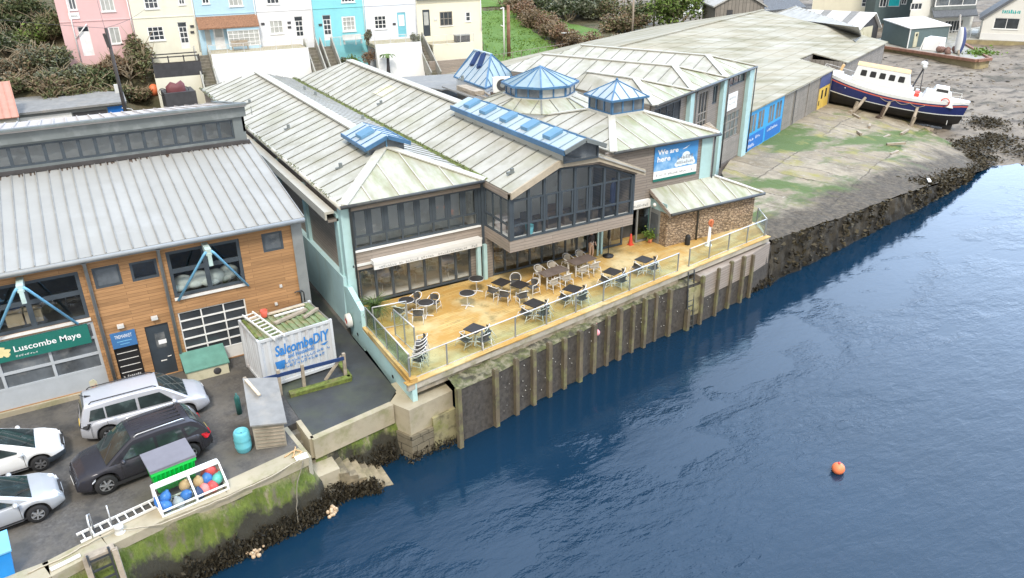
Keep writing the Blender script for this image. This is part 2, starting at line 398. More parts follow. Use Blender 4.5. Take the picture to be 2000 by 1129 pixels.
mat('seam_left',(.24,.24,.23),.5,var=.2,world=True)
mat('fascia_grey',(.165,.185,.185),.5,var=.1,scale=1,dirt=(.3,.32,.32),world=True)
mat('rust_stain',(.075,.05,.035),.85,var=.5,scale=6,world=True)
mat('moss',(.12,.15,.03),.95,var=.5,scale=5,world=True,bump=.8,bscale=20,dirt=(.2,.17,.08))
planks('cedar',(.41,.225,.10),h=.15,length=2.2,var=.38,gap=.007,mortar=.42,dirt=(.24,.125,.055))
planks('weathered_wood',(.34,.285,.24),h=.16,length=4.5,var=.13,gap=.009,dirt=(.22,.20,.17))
planks('weathered_dark',(.25,.215,.185),h=.16,length=4,var=.15,gap=.009,dirt=(.16,.15,.13))
planks('shed_boards',(.27,.245,.215),h=.22,length=5,var=.25,horizontal=False,gap=.014,dirt=(.17,.16,.14))
mat('timber',(.34,.285,.22),.8,var=.3,scale=3,stretch=(1,1,1),dirt=(.2,.17,.13))
mat('timber_pale',(.52,.44,.33),.8,var=.2,scale=3)
mat('teal_paint',(.42,.615,.61),.6,var=.05,scale=1.5,dirt=[(.50,.62,.58),(.36,.45,.40)],dlo=.55,dhi=.85,world=True)
mat('teal_wall',(.44,.62,.64),.65,var=.06,scale=1,dirt=[(.30,.40,.37),(.4,.5,.44)],dlo=.55,dhi=.85,dscale=.7,dstretch=(1,1,.35),world=True)
mat('frame_grey',(.055,.07,.085),.45,var=.1)
mat('frame_white',(.8,.8,.79),.5,var=.04)
mat('frame_black',(.02,.02,.022),.5)
mat('steel_grey',(.27,.285,.285),.45,var=.1,metal=.3)
mat('downpipe_grey',(.25,.26,.26),.5,var=.1)
mat('gutter_dark',(.05,.055,.06),.5,var=.2,dirt=(.12,.12,.09))
mat('davit_blue',(.17,.42,.62),.45,var=.08)
mat('davit_pale',(.45,.58,.56),.55,var=.12,dirt=(.3,.3,.2))
mat('lantern_blue',(.055,.14,.26),.4,var=.12,scale=2,dirt=(.10,.25,.45),world=True)
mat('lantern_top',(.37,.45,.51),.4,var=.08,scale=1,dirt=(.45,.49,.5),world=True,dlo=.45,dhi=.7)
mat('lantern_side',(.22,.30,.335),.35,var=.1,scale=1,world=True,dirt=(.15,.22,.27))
mat('skylight_blue',(.13,.27,.41),.35,var=.1)
glassmat('glass_clear',(.72,.78,.77),.10)
glassmat('glass_window',(.9,.92,.92),.24)
glassmat('glass_tint',(.42,.46,.47),.2)
glassmat('glass_rail',(.90,.95,.92),.04)
glassmat('glass_frost',(.62,.76,.74),.10,.25)
mat('glass_dark',(.045,.052,.06),.06,var=.4,scale=.8,spec=.7,world=True)
mat('glass_mid',(.12,.135,.15),.08,var=.5,scale=.7,spec=.7,world=True,dirt=(.3,.3,.29),dscale=.6)
mat('glass_curtain',(.42,.43,.41),.2,var=.2,scale=1.5,spec=.6,world=True)
mat('panel_grey',(.42,.45,.48),.5,var=.07)
mat('door_dark',(.04,.052,.065),.45,var=.15)
mat('black',(.012,.012,.013),.6,var=.2)
mat('dark_grey',(.055,.055,.06),.6,var=.2)
mat('white',(.78,.78,.76),.55,var=.04,dirt=(.6,.6,.55),dlo=.6,dhi=.9)
mat('white_plain',(.82,.82,.82),.5,var=.02)
mat('sign_green',(.012,.145,.115),.45,var=.06)
mat('sign_blue',(.05,.16,.36),.45,var=.06)
mat('cream_leaf',(.72,.62,.33),.6)
mat('ink_blue',(.035,.2,.52),.6,var=.15)
mat('ink_navy',(.015,.04,.13),.6)
mat('teal_ink',(.03,.4,.38),.6)
mat('purple',(.2,.1,.45),.5)
mat('container_white',(.55,.565,.58),.55,var=.06,scale=1.5,dirt=[(.38,.37,.36),RUST],dlo=.56,dhi=.85,dscale=.7,dstretch=(1,1,.3))
mat('container_roof',(.16,.22,.11),.85,var=.3,scale=2.5,dirt=[(.13,.15,.035),(.27,.21,.12)],dlo=.45,dhi=.7,dscale=1.2)
mat('aluminium',(.62,.62,.62),.4,metal=.5,var=.1)
mat('alu_white',(.72,.71,.68),.45,var=.08)
mat('asphalt',(.092,.086,.08),.9,var=.35,scale=9,dirt=[(.14,.125,.105),(.045,.044,.043),(.11,.10,.085)],dlo=.46,dhi=.66,dscale=.42,bump=.5,bscale=40,world=True)
mat('slab_dark',(.045,.048,.05),.6,var=.22,scale=.8,dirt=[(.07,.08,.045),(.03,.03,.032)],dlo=.45,dhi=.72,dscale=.35,bump=.25,bscale=30,world=True)
mat('concrete_pale',(.38,.33,.235),.9,var=.16,scale=1.4,dirt=[(.30,.27,.19),(.2,.2,.08)],dlo=.5,dhi=.78,dscale=.7,bump=.4,bscale=14,world=True)
mat('concrete_grey',(.33,.32,.29),.9,var=.16,scale=1.3,dirt=[(.2,.19,.16),(.17,.18,.08)],dlo=.5,dhi=.78,dscale=.6,bump=.4,bscale=14,world=True)
mat('render_white',(.70,.70,.685),.8,var=.03,scale=1,dirt=(.6,.6,.55),dlo=.56,dhi=.9,dscale=.5,dstretch=(1,1,.4),world=True)
for n_,c_ in dict(house_pink=(.70,.46,.46),house_cream=(.74,.72,.60),house_blue=(.44,.63,.75),house_white=(.76,.76,.77),house_turquoise=(.25,.63,.70),house_pale=(.70,.73,.79),house_ivory=(.77,.73,.58),house_offwhite=(.72,.71,.66)).items():
    mat(n_,c_,.8,var=.035,scale=.8,dirt=sc(c_,.8),dlo=.55,dhi=.9,dscale=.4,dstretch=(1,1,.35),world=True)
mat('door_turq',(.18,.5,.6),.5); mat('door_lightblue',(.42,.62,.76),.5); mat('door_white',(.78,.78,.78),.45)
mat('tile_brown',(.25,.13,.075),.85,var=.35,scale=8,world=True,bump=.5)
mat('tile_slate',(.11,.12,.135),.7,var=.2,scale=4,world=True)
mat('stair_stone',(.21,.195,.165),.95,var=.3,scale=2.5,world=True,dirt=(.12,.12,.06))
def rubble(name,c1,c2,mortar,sx=3.6,sz=8.5):
    t=NT(name); x,y,z=t.sep(t.coord(True)); co=t.comb(t.math('MULTIPLY',t.math('ADD',x,t.math('MULTIPLY',y,.937)),sx),t.math('MULTIPLY',z,sz),0)
    v=t.node('ShaderNodeTexVoronoi',feature='F1'); v.inputs['Scale'].default_value=1; t.lk(co,v.inputs['Vector']); e=t.node('ShaderNodeTexVoronoi',feature='DISTANCE_TO_EDGE'); e.inputs['Scale'].default_value=1; t.lk(co,e.inputs['Vector'])
    r,_g,_b=t.sep(v.outputs['Color']); n=t.noise(t.coord(True),7,6); o=t.mix(r,c1,c2); o=t.mix(t.math('MULTIPLY',_g,.5),o,(.2,.15,.11)); o=t.mix(t.ramp(n,.35,.75),o,sc(c2,1.1)); ed=t.ramp(e.outputs['Distance'],.02,.12); o=t.mix(ed,mortar,o)
    t.col(o); t.set(.9); t.bump(t.math('ADD',ed,n),1.,.04); return t.m
rubble('stone_hut',(.30,.20,.12),(.47,.36,.25),(.15,.11,.075))
stone('stone_quay',(.24,.20,.13),(.15,.13,.09),(.07,.06,.04),.7,.35)
stone('stone_wall',(.30,.26,.18),(.22,.19,.13),(.12,.1,.07),.5,.25)
mat('post_teal',(.40,.58,.58),.6,var=.08)
mat('yellow_door',(.72,.50,.10),.6,var=.1,dirt=(.55,.42,.16))
mat('door_cobalt',(.03,.33,.68),.5,var=.08,dirt=(.05,.35,.66))
mat('panel_cobalt',(.014,.15,.50),.5,var=.06)
mat('panel_navy',(.06,.085,.23),.6,var=.1)
mat('shed_roof',(.335,.305,.235),.95,spec=.1,var=.1,scale=.6,dirt=[(.20,.19,.125),(.40,.385,.33)],dlo=.43,dhi=.66,dscale=.32,dstretch=(.3,1.6,1),world=True)
mat('tyre',(.018,.018,.019),.85,var=.2); mat('rim',(.45,.46,.47),.35,metal=.6); mat('rim_dark',(.2,.2,.205),.4,metal=.5)
mat('car_white',(.72,.72,.71),.28,var=.02); mat('car_silver',(.50,.515,.535),.3,metal=.35,var=.03); mat('car_silver_lilac',(.53,.54,.58),.3,metal=.3,var=.03); mat('car_dark',(.038,.037,.045),.25,metal=.2,var=.08)
mat('car_glass',(.03,.042,.042),.05,var=.5,scale=1.2,spec=.8,dirt=(.10,.14,.135),dscale=1.2)
mat('car_trim',(.025,.025,.027),.5); mat('lamp_red',(.55,.02,.03),.25); mat('lamp_clear',(.75,.77,.8),.12,spec=.8); mat('chrome',(.7,.7,.7),.2,metal=.8)
mat('bin_green',(.0,.50,.055),.4,var=.05); mat('bin_lid',(.17,.165,.19),.6,var=.1); mat('bin_blue',(.015,.25,.66),.4,var=.06); mat('can_blue',(.03,.16,.5),.4); mat('can_red',(.62,.06,.06),.4); mat('can_teal',(.1,.45,.4),.4); mat('can_tan',(.5,.32,.16),.5); mat('can_grey',(.3,.31,.33),.5); mat('can_pink',(.8,.22,.22),.5)
mat('barrel_teal',(.13,.45,.52),.5,var=.1,dirt=(.2,.42,.44)); mat('bucket_red',(.55,.1,.06),.6)
mat('shed_ply',(.34,.31,.25),.85,var=.2,scale=2,dirt=(.22,.2,.15)); mat('felt_grey',(.22,.22,.215),.9,var=.15,scale=2,dirt=(.3,.28,.25))
mat('tank_green',(.12,.27,.22),.3,var=.15,scale=2); mat('tank_cream',(.6,.57,.42),.7,var=.08,dirt=(.3,.3,.15))
mat('rope',(.42,.37,.28),.9,var=.2); mat('rope_dark',(.2,.18,.14),.9)
mat('table_dark',(.03,.027,.026),.45,var=.3,scale=5); mat('chair_alu',(.74,.73,.70),.4,metal=.1,var=.1); mat('rattan',(.42,.38,.32),.7,var=.2); mat('rattan_dark',(.085,.083,.08),.8,var=.3)
mat('table_brown',(.15,.115,.095),.6,var=.2); mat('cloth_white',(.7,.64,.64),.8)
mat('leaf_palm',(.07,.12,.025),.6,var=.4); mat('awning_white',(.70,.70,.68),.7,var=.03,dirt=(.6,.6,.58),dlo=.6,dhi=.9)
mat('ring_white',(.78,.76,.70),.5); mat('red_paint',(.6,.06,.035),.5); mat('orange',(.85,.22,.09),.5,var=.06); mat('buoy_pink',(.75,.3,.33),.6)
mat('brick_orange',(.5,.16,.07),.8)
mat('deck_fascia',(.42,.38,.31),.8,var=.18,scale=1.2,stretch=(1,1,3),dirt=[(.34,.31,.26),(.2,.19,.09)],dlo=.5,dhi=.75,dscale=.8,world=True)
mat('pile',(.135,.108,.07),.85,var=.25,scale=1.5,stretch=(3,3,.6),dirt=[(.08,.07,.05),(.2,.2,.08)],dlo=.48,dhi=.7,dscale=.9,world=True)
mat('sheet_wall',(.062,.055,.048),.9,var=.4,scale=5,dirt=(.085,.075,.06),dscale=2,world=True,bump=.8,bscale=12)
mat('barnacle',(.45,.44,.4),.7)
mat('hull_navy',(.016,.026,.12),.3,var=.08); mat('hull_black',(.014,.014,.016),.45,var=.2); mat('stripe_red',(.6,.13,.08),.5); mat('boat_white',(.70,.72,.72),.45,var=.05,scale=2,dirt=(.6,.62,.6),dlo=.55,dhi=.85); mat('boat_deck',(.68,.74,.73),.6,var=.05); mat('boat_tan',(.58,.39,.20),.7,spec=.2,var=.15,dirt=(.62,.5,.36),dlo=.55,dhi=.8)
mat('skin',(.55,.33,.24),.6); mat('hair',(.05,.03,.02),.8); mat('trousers',(.55,.38,.28),.8); mat('shirt_dark',(.03,.025,.028),.8); mat('shirt_white',(.7,.66,.63),.8)
mat('interior',(.62,.56,.45),.9,var=.15,scale=.5,world=True,dirt=(.25,.22,.17)); mat('interior_floor',(.22,.2,.18),.7,var=.2,world=True)
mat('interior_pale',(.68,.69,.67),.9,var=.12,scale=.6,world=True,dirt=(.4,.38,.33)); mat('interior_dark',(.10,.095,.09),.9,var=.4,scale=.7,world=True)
mat('box_card',(.5,.36,.24),.8); mat('sail_white',(.75,.74,.72),.8,var=.06)
mat('pole_wood',(.30,.25,.2),.85,var=.2,stretch=(4,4,.5)); mat('pole_dark',(.055,.05,.05),.8,var=.2); mat('pole_rust',(.25,.13,.09),.85,var=.3); mat('lamp_grey',(.6,.6,.58),.5)
mat('bark',(.13,.105,.08),.9,var=.3,scale=4); mat('twig',(.30,.24,.16),.9,var=.2)
def leafmat(name,a,b):
    t=NT(name); oi=t.node('ShaderNodeNewGeometry'); f=oi.outputs['Random Per Island']
    o=t.mix(f,a,b); t.col(o); t.set(.65,0,.3); return t.m
leafmat('leaf_olive',(.085,.10,.040),(.17,.18,.085)); leafmat('leaf_dark',(.035,.055,.022),(.085,.11,.045)); leafmat('leaf_brown',(.14,.10,.06),(.25,.19,.12)); leafmat('leaf_bright',(.075,.14,.022),(.19,.27,.06)); leafmat('leaf_grey',(.11,.125,.085),(.20,.21,.15)); leafmat('leaf_rust',(.15,.085,.05),(.25,.155,.10)); leafmat('grass_blade',(.09,.17,.02),(.16,.26,.045)); leafmat('leaf_wrack',(.016,.013,.008),(.05,.041,.024)); leafmat('leaf_weed',(.028,.023,.014),(.085,.07,.04))
def graded():
    # bare garden soil / scrub on the hill
    t=NT('hill_soil'); n=t.noise(t.coord(True),.5,8,.65); o=t.mix(t.ramp(n,.35,.62),(.06,.062,.03),(.115,.095,.055)); t.col(o); t.set(.95); t.bump(t.noise(t.coord(True),3,6),.8,.2)
    t=NT('grass'); n=t.noise(t.coord(True),.35,8,.6); o=t.mix(t.ramp(n,.3,.7),(.075,.16,.02),(.13,.22,.04)); n2=t.noise(t.coord(True),6,4); o=t.mix(t.math('MULTIPLY',n2,.5),o,(.06,.11,.02)); t.col(o); t.set(.9); t.bump(n2,.6,.1)
    # yellow deck
    t=NT('deck_boards'); x,y,z=t.sep(t.coord(True,rot=(0,0,R(-9)))); v=t.comb(x,y,0)
    b=t.node('ShaderNodeTexBrick'); b.inputs['Scale'].default_value=1; b.inputs['Brick Width'].default_value=3.6; b.inputs['Row Height'].default_value=.145; b.inputs['Mortar Size'].default_value=.008; b.offset=.43
    b.inputs['Color1'].default_value=(.47,.30,.095,1); b.inputs['Color2'].default_value=(.63,.44,.17,1); b.inputs['Mortar'].default_value=(.16,.1,.04,1); t.lk(v,b.inputs['Vector'])
    n=t.noise(t.coord(True,(.7,1.6,1)),.55,8,.65,.6); o=t.mix(t.ramp(n,.42,.60),b.outputs['Color'],(.45,.255,.06))
    n=t.noise(t.coord(True,(1,1,1)),.42,5,.6); o=t.mix(t.ramp(n,.48,.64),o,(.58,.46,.24)); n=t.noise(t.coord(True),1.3,7,.7); o=t.mix(t.ramp(n,.54,.72),o,(.24,.19,.075))
    t.col(o); t.set(.7); t.bump(b.outputs['Fac'],-.3,.01)
    # quay wall: moss above, weed below, by real height
    t=NT('quay_moss'); co=t.coord(True); x,y,z=t.sep(co); n=t.noise(co,.7,8,.65); n2=t.noise(t.coord(True,(1,1,.3)),3.2,8,.7)
    zz=t.math('ADD',z,t.math('MULTIPLY',t.math('SUBTRACT',n,.5),2.6)); zz=t.math('ADD',zz,t.math('MULTIPLY',t.math('SUBTRACT',n2,.5),.8))
    o=t.mix(t.ramp(n2,.3,.7),(.07,.11,.016),(.18,.225,.04)); o=t.mix(t.ramp(t.noise(t.coord(True,(1,1,.4)),1.5,7,.65),.5,.6),o,(.16,.145,.09)); o=t.mix(t.ramp(t.noise(t.coord(True,(1.6,1.6,.35)),.9,7,.7),.56,.64),o,(.28,.25,.15))
    o=t.mix(t.ramp(zz,.95,1.35),(.04,.037,.025),o); o=t.mix(t.ramp(zz,2.0,2.7),o,(.33,.29,.17)); t.col(o); t.set(.9); t.bump(n2,.9,.15)
    # slip concrete
    t=NT('slip_concrete'); co=t.coord(True,rot=(0,0,R(-24))); x,y,z=t.sep(co); wob=t.math('MULTIPLY',t.math('SUBTRACT',t.noise(co,.35,5),.5),1.6)
    b=t.node('ShaderNodeTexBrick'); b.inputs['Scale'].default_value=1; b.inputs['Brick Width'].default_value=2.9; b.inputs['Row Height'].default_value=6.2; b.inputs['Mortar Size'].default_value=.075; b.inputs['Mortar Smooth'].default_value=.4; b.offset=.3; b.offset_frequency=2
    b.inputs['Color1'].default_value=(.255,.205,.138,1); b.inputs['Color2'].default_value=(.35,.30,.22,1); b.inputs['Mortar'].default_value=(.10,.08,.055,1); t.lk(t.comb(t.math('ADD',x,wob),t.math('ADD',y,t.math('MULTIPLY',wob,.6)),0),b.inputs['Vector'])
    n=t.noise(co,.55,9,.7); o=t.mix(t.ramp(n,.40,.66),b.outputs['Color'],(.17,.14,.095))
    o=t.mix(t.ramp(t.noise(co,2.6,7,.75),.55,.78),o,(.46,.43,.37))
    g=t.noise(t.coord(True,(.5,1,1)),.21,6,.6,.4); o=t.mix(t.ramp(g,.505,.585),o,(.075,.115,.022)); 
    g=t.noise(t.coord(True,(1,.8,1)),.33,6,.65); o=t.mix(t.ramp(g,.54,.68),o,(.25,.22,.06))
    px_,py_,pz_=t.sep(t.coord(True)); dist=t.math('SUBTRACT',py_,t.math('ADD',t.math('MULTIPLY',px_,.194),23.4)); q1=t.noise(co,.5,8,.72); q2=t.noise(co,3.,8,.7); wd=t.ramp(t.math('ADD',t.math('SUBTRACT',dist,t.math('MULTIPLY',t.math('SUBTRACT',px_,38),.035)),t.math('MULTIPLY',t.math('SUBTRACT',q1,.5),9.)),1.6,4.2); wc=t.ramp(q2,.35,.7,(.030,.022,.012),(.135,.105,.068)); o=t.mix(wd,wc,o)
    t.col(o); t.set(.85); t.bump(t.math('SUBTRACT',t.noise(co,2.2,8,.7),t.math('MULTIPLY',b.outputs['Fac'],.8)),.6,.12)
    # tidal wall right of the deck
    t=NT('tide_wall'); co=t.coord(True); x,y,z=t.sep(co); n=t.noise(t.coord(True,(1,1,.35)),1.3,8,.7)
    zz=t.math('ADD',z,t.math('MULTIPLY',t.math('SUBTRACT',n,.5),1.8)); o=t.mix(t.ramp(n,.38,.7),(.018,.015,.010),(.085,.07,.047)); o=t.mix(t.ramp(zz,.4,1.1),(.022,.019,.014),o); o=t.mix(t.ramp(t.noise(t.coord(True,(1,1,.2)),.7,6),.62,.70),o,(.14,.12,.085)); t.col(o); t.set(.9); t.bump(t.noise(co,4,8,.7),.9,.12)
    t=NT('mud'); co=t.coord(True); n=t.noise(co,.28,9,.68); o=t.mix(t.ramp(n,.36,.62),(.155,.128,.098),(.255,.22,.178)); n2=t.noise(t.coord(True,(.35,1,1),(0,0,R(20))),.9,8,.7); o=t.mix(t.ramp(n2,.5,.62),o,(.085,.073,.06)); o=t.mix(t.ramp(t.noise(co,.22,5,.6),.58,.7),o,(.075,.068,.05)); t.col(o); t.set(.85,0,.2); t.bump(t.math('ADD',n,n2),.45,.2)
    mat('weed',(.032,.027,.018),.8,var=.6,scale=6,world=True,bump=1,bscale=9,dirt=(.07,.06,.03))
    # water
    t=NT('water'); co=t.coord(True); 
    x,y,z=t.sep(co)
    dq=t.math('SUBTRACT',t.math('ADD',t.math('MULTIPLY',x,.20),22.6),y)     # metres out from the quay line
    n=t.noise(t.coord(True,(1,1.7,1)),.16,6,.62); 
    m=t.ramp(t.math('ADD',t.math('MULTIPLY',t.math('SUBTRACT',dq,7.0),.055),t.math('MULTIPLY',t.math('SUBTRACT',n,.5),1.9)),-.10,.16)
    w1=t.noise(t.coord(True,(.55,1.25,1),(0,0,R(-12))),2.6,5,.6,.5); w2=t.noise(t.coord(True,(.5,1.1,1),(0,0,R(-20))),.8,4,.5,.3)
    h=t.math('ADD',t.math('MULTIPLY',w1,.55),t.math('MULTIPLY',w2,1.1))
    amp=t.math('ADD',t.math('MULTIPLY',m,.45),.16)
    t.bump(t.math('MULTIPLY',h,amp),1.0,WAVE)
    o=t.mix(t.ramp(t.noise(co,.05,3),.35,.7),(.004,.020,.042),(.006,.026,.054)); t.col(o); t.set(.05,0,.5); t.b.inputs['IOR'].default_value=1.33
graded()
mat('ledge_moss',(.085,.09,.035),.95,var=.5,scale=4,world=True,bump=1,bscale=9,dirt=[(.045,.04,.028),(.2,.18,.12)],dlo=.47,dhi=.62,dscale=1.6)
mat('concrete_mossy',(.30,.27,.15),.9,var=.2,scale=1.5,dirt=[(.2,.21,.06),(.08,.07,.045)],dlo=.5,dhi=.7,dscale=1.2,world=True,bump=.4,bscale=10)
mat('timber_wet',(.26,.215,.155),.85,var=.3,scale=1.2,stretch=(1,1,5),dirt=[(.42,.38,.31),(.12,.11,.05)],dlo=.5,dhi=.68,dscale=.9,world=True)
mat('stair_tan',(.30,.245,.16),.95,var=.25,scale=2.5,world=True,dirt=[(.13,.12,.05),(.08,.07,.05)],dlo=.45,dhi=.7)

YD=2.4; DKZ=3.3
def sstep(a,b,x):
    t=min(1,max(0,(x-a)/(b-a))); return t*t*(3-2*t)
def struct(o): o['kind']='structure'; return o
# ------------------------------------------------------------------ water, mud, hill
m=MB(); m.poly([(-80,-160,0),(420,-160,0),(420,140,0),(-80,140,0)]); struct(m.build('water','water'))
EDGE=[(-40,20.2),(-3.61,22.77),(-1.96,23.28),(-.17,23.69),(1.95,23.87),(5.0,24.5)]
A1=(4.72,26.98);B1=(5.40,27.1);B2=(5.52,25.7);SRt=(9.0,26.39)
yard=EDGE+[A1,B1,B2,SRt,(9.6,27),(9.7,33.8),(36.6,33.8),(48,46.5),(48,66),(40,73),(-60,73),(-60,30)]
m=MB(); m.prism([(x,y,YD-.6) for x,y in yard],(0,0,.6)); struct(m.build('yard','asphalt'))
m=MB(); m.slab([(B1[0],28.6,YD+.012),(B2[0],B2[1],YD+.012),(SRt[0],SRt[1],YD+.012),(9.68,27.2,YD+.012),(9.68,40,YD+.012),(8.3,40,YD+.012),(8.3,33.2,YD+.012),(B1[0],30.2,YD+.012)],.01); struct(m.build('slipway_apron','slab_dark'))
def grid(name,mt,fn,nu,nv,sm=True):
    m=MB(); vs=[fn(i/nu,j/nv) for j in range(nv+1) for i in range(nu+1)]
    fs=[(j*(nu+1)+i,j*(nu+1)+i+1,(j+1)*(nu+1)+i+1,(j+1)*(nu+1)+i) for j in range(nv) for i in range(nu)]
    m.mesh(vs,fs,0,sm); return m.build(name,mt,fix=False)
def nz(x,y,s,seed=0): return noise.fractal(Vector((x*s,y*s,seed)),1.0,2.0,5)
def strip_wall(name,mt,pts,ztop,zbot,batter,nu=40,nv=8,amp=.08,sc_=.8,tw=0):
    # wall ribbon below a polyline (list of xy), leaning out by batter (metres, along outward normal)
    L=[0]
    for a,b in zip(pts,pts[1:]): L.append(L[-1]+math.dist(a[:2],b[:2]))
    def at(s):
        for i in range(len(pts)-1):
            if s<=L[i+1] or i==len(pts)-2:
                f=(s-L[i])/max(1e-6,L[i+1]-L[i]); a,b=pts[i],pts[i+1]; d=Vector((b[0]-a[0],b[1]-a[1],0)).normalized()
                n=Vector((d.y,-d.x,0)); return a[0]+(b[0]-a[0])*f,a[1]+(b[1]-a[1])*f,n
    zt=ztop if callable(ztop) else (lambda f:ztop)
    def fn(u,v):
        x,y,n=at(u*L[-1]); z=zt(u)+(zbot-zt(u))*v; k=(batter(x) if callable(batter) else batter)*v+ (nz(x,z*1.3+y*.2,sc_,3)*amp if v>0 else 0)
        return (x+n.x*k,y+n.y*k,z)
    return grid(name,mt,fn,nu,nv)
# left quay: mossy battered wall and concrete coping (one thing)
q=thing('quay_wall','mossy concrete quay wall with pale coping below the car yard','quay wall',(-1.9,23.2,YD))
EW=EDGE[0:6]
local(strip_wall('wall_face','quay_moss',EW+[(5.12,24.75)],YD-.02,-1.2,.6,150,14,.16,.9),q)
m=MB()
for a,b in zip(EW,EW[1:]):
    d=Vector((b[0]-a[0],b[1]-a[1],0)).normalized();n=Vector((-d.y,d.x,0))
    pa,pb=Vector((*a,0)),Vector((*b,0)); w=.75
    m.prism([(pa.x-n.x*.06,pa.y-n.y*.06,YD-.25),(pb.x-n.x*.06,pb.y-n.y*.06,YD-.25),(pb.x+n.x*w,pb.y+n.y*w,YD-.25),(pa.x+n.x*w,pa.y+n.y*w,YD-.25)],(0,0,.25+.10))
local(m.build('coping','concrete_pale'),q)
# corner between quay end and steps
m=MB(); m.prism([(4.97,24.45,-1),(5.15,24.6,-1),(4.9,27.0,-1),(4.6,27,-1)],(0,0,3.395)); local(m.build('return_wall','concrete_pale'),q)
# steps
st=thing('quay_steps','worn stone steps leading from the yard down into the water','steps',(5.6,25.5,0))
m=MB(); m.prism([(5.1,26.45,-1.2),(6.15,26.2,-1.2),(6.2,24.75,-1.2),(5.05,24.62,-1.2)],(0,0,2.5)); local(m.build('landing','concrete_pale'),st)
m=MB()
for i in range(3):
    f0=i/3; y0=26.98-f0*.75; m.prism([(4.75,y0,.5),(5.5,y0+.1,.5),(5.5,y0-.25,.5),(4.78,y0-.3,.5)],(0,0,1.62-.33*i))
local(m.build('upper_flight','stair_stone'),st)
m=MB()
for i in range(6):
    x0=6.15+.33*i; z=1.08-.21*i; m.prism([(x0,26.5-.08*i,-1.2),(x0+.36,26.42-.08*i,-1.2),(x0+.36,24.62-.07*i,-1.2),(x0,24.7-.07*i,-1.2)],(0,0,1.2+z))
local(m.build('lower_flight','stair_tan'),st)
# slab front wall with pale coping, weedy below
aw=thing('apron_wall','low pale concrete wall edging the dark apron above the steps','quay wall',(7,26,0))
a,b=Vector((B2[0]-.05,B2[1]-.08,0)),Vector((SRt[0]+.1,SRt[1]-.08,0)); 
m=MB(); m.beam((a.x,a.y,2.0),(b.x,b.y,2.0),.3,.92); m.beam((a.x,a.y,2.0),(B1[0]-.02,B1[1],2.0),.2,.92); local(m.build('coping','concrete_pale'),aw)
local(strip_wall('wall_face','quay_moss',[(5.5,25.62),(9.3,26.3)],1.6,-1.2,.5,50,8,.15,1.1),aw)
# corner block under deck
cb=thing('corner_pier','stained concrete and stone pier under the deck corner','pier',(10,26.3,0))
m=MB(); m.prism([(9.1,26.45,1.15),(9.55,25.5,1.15),(11.75,25.95,1.15),(11.75,28,1.15),(9.2,27.8,1.15)],(0,0,1.25)); local(m.build('upper_block','concrete_pale'),cb)
m=MB(); m.prism([(8.98,26.5,-1.2),(9.5,25.35,-1.2),(10.6,25.55,-1.2),(10.6,28,-1.2),(9.1,27.8,-1.2)],(0,0,2.35)); local(m.build('stone_base','stone_quay'),cb)
m=MB(); m.prism([(10.62,25.58,-1.2),(11.8,25.8,-1.2),(11.8,28,-1.2),(10.62,28,-1.2)],(0,0,2.75)); local(m.build('concrete_panel','concrete_mossy'),cb)
# ------------------------------------------------------------------ slip and shore
W0=Vector((48.62,45.93,3.0)); _a=R(24); E1=Vector((math.cos(_a),math.sin(_a),0)); E2=Vector((-math.sin(_a),math.cos(_a),0))
def WP(u,v,z): p=W0+E1*u+E2*v; return (p.x,p.y,z)
INL=[(36.2,33.4,3.05),WP(-6.5,-1,2.95),WP(0,.5,2.72),WP(11,.5,2.66),WP(24.5,.5,2.6),WP(32,2,2.7),WP(40,2,2.3)]
OUT=[(35.6,30.28,2.92),(43.5,31.6,2.45),(50,32.9,2.1),(56.7,34.1,1.75),(62,35.3,1.1),(67,36.4,.55),(72.5,37.8,-.1)]
def lerpn(P,f):
    n=len(P)-1; k=min(int(f*n),n-1); t=f*n-k; return [P[k][i]+(P[k+1][i]-P[k][i])*t for i in range(3)]
def slipf(u,v):
    a,b=lerpn(INL,u),lerpn(OUT,u); p=[a[i]+(b[i]-a[i])*v for i in range(3)]
    return (p[0],p[1],p[2]+nz(p[0],p[1],.45,2)*.10*(1 if .01<v else 0)+ .12*math.sin(v*3.1)*(u>.3))
struct(grid('slipway','slip_concrete',slipf,90,50))
local(strip_wall('wall_face','tide_wall',[p[:2] for p in OUT[:6]],lambda f:lerpn(OUT[:6],f)[2]+.03,-1.2,.2,200,14,.2,1.4),thing('harbour_wall','weed-stained tidal wall along the foot of the slipway','quay wall',(35.6,30.28,0)))
def mudf(u,v):
    x=58+u*150; y=33+v*130; ys=36.3-.34*(x-74.5); z=(-.03+.05*(y-ys) if y>ys else .12*(y-ys))+nz(x,y,.16,4)*.2*min(1,abs(y-ys)*.15)+nz(x,y,.8,9)*.08
    return (x,y,min(z,2.4+nz(x,y,.2)*.3) if y<85 else z)
struct(grid('mudflat','mud',mudf,150,130))
def terr(x,y):
    zw=2.4+2.*sstep(68,74,y)+5.4*sstep(76,88,y)+max(0,y-88)*.4
    zg=2.6+.25*max(0,min(10,y-70))+4.5*sstep(81.5,86,y)+max(0,y-90)*.38
    ze=2.2+.085*max(0,y-70)+.2*max(0,y-112)
    t=sstep(4,7,x); z=zw*(1-t)+zg*t; t=sstep(44,48,x); z=z*(1-t)+ze*t
    t=sstep(84,98,x)
    return z*(1-t)+t*(2.2+.03*max(0,y-70))
def hillf(u,v):
    x=-60+u*240; y=66+v*160
    return (x,y,terr(x,y)+(nz(x,y,.3,6)*.25 if y>85 or x<5 else 0)-(.8 if x>100 else 0)*(y<105))
struct(grid('hillside','hill_soil',hillf,160,120))
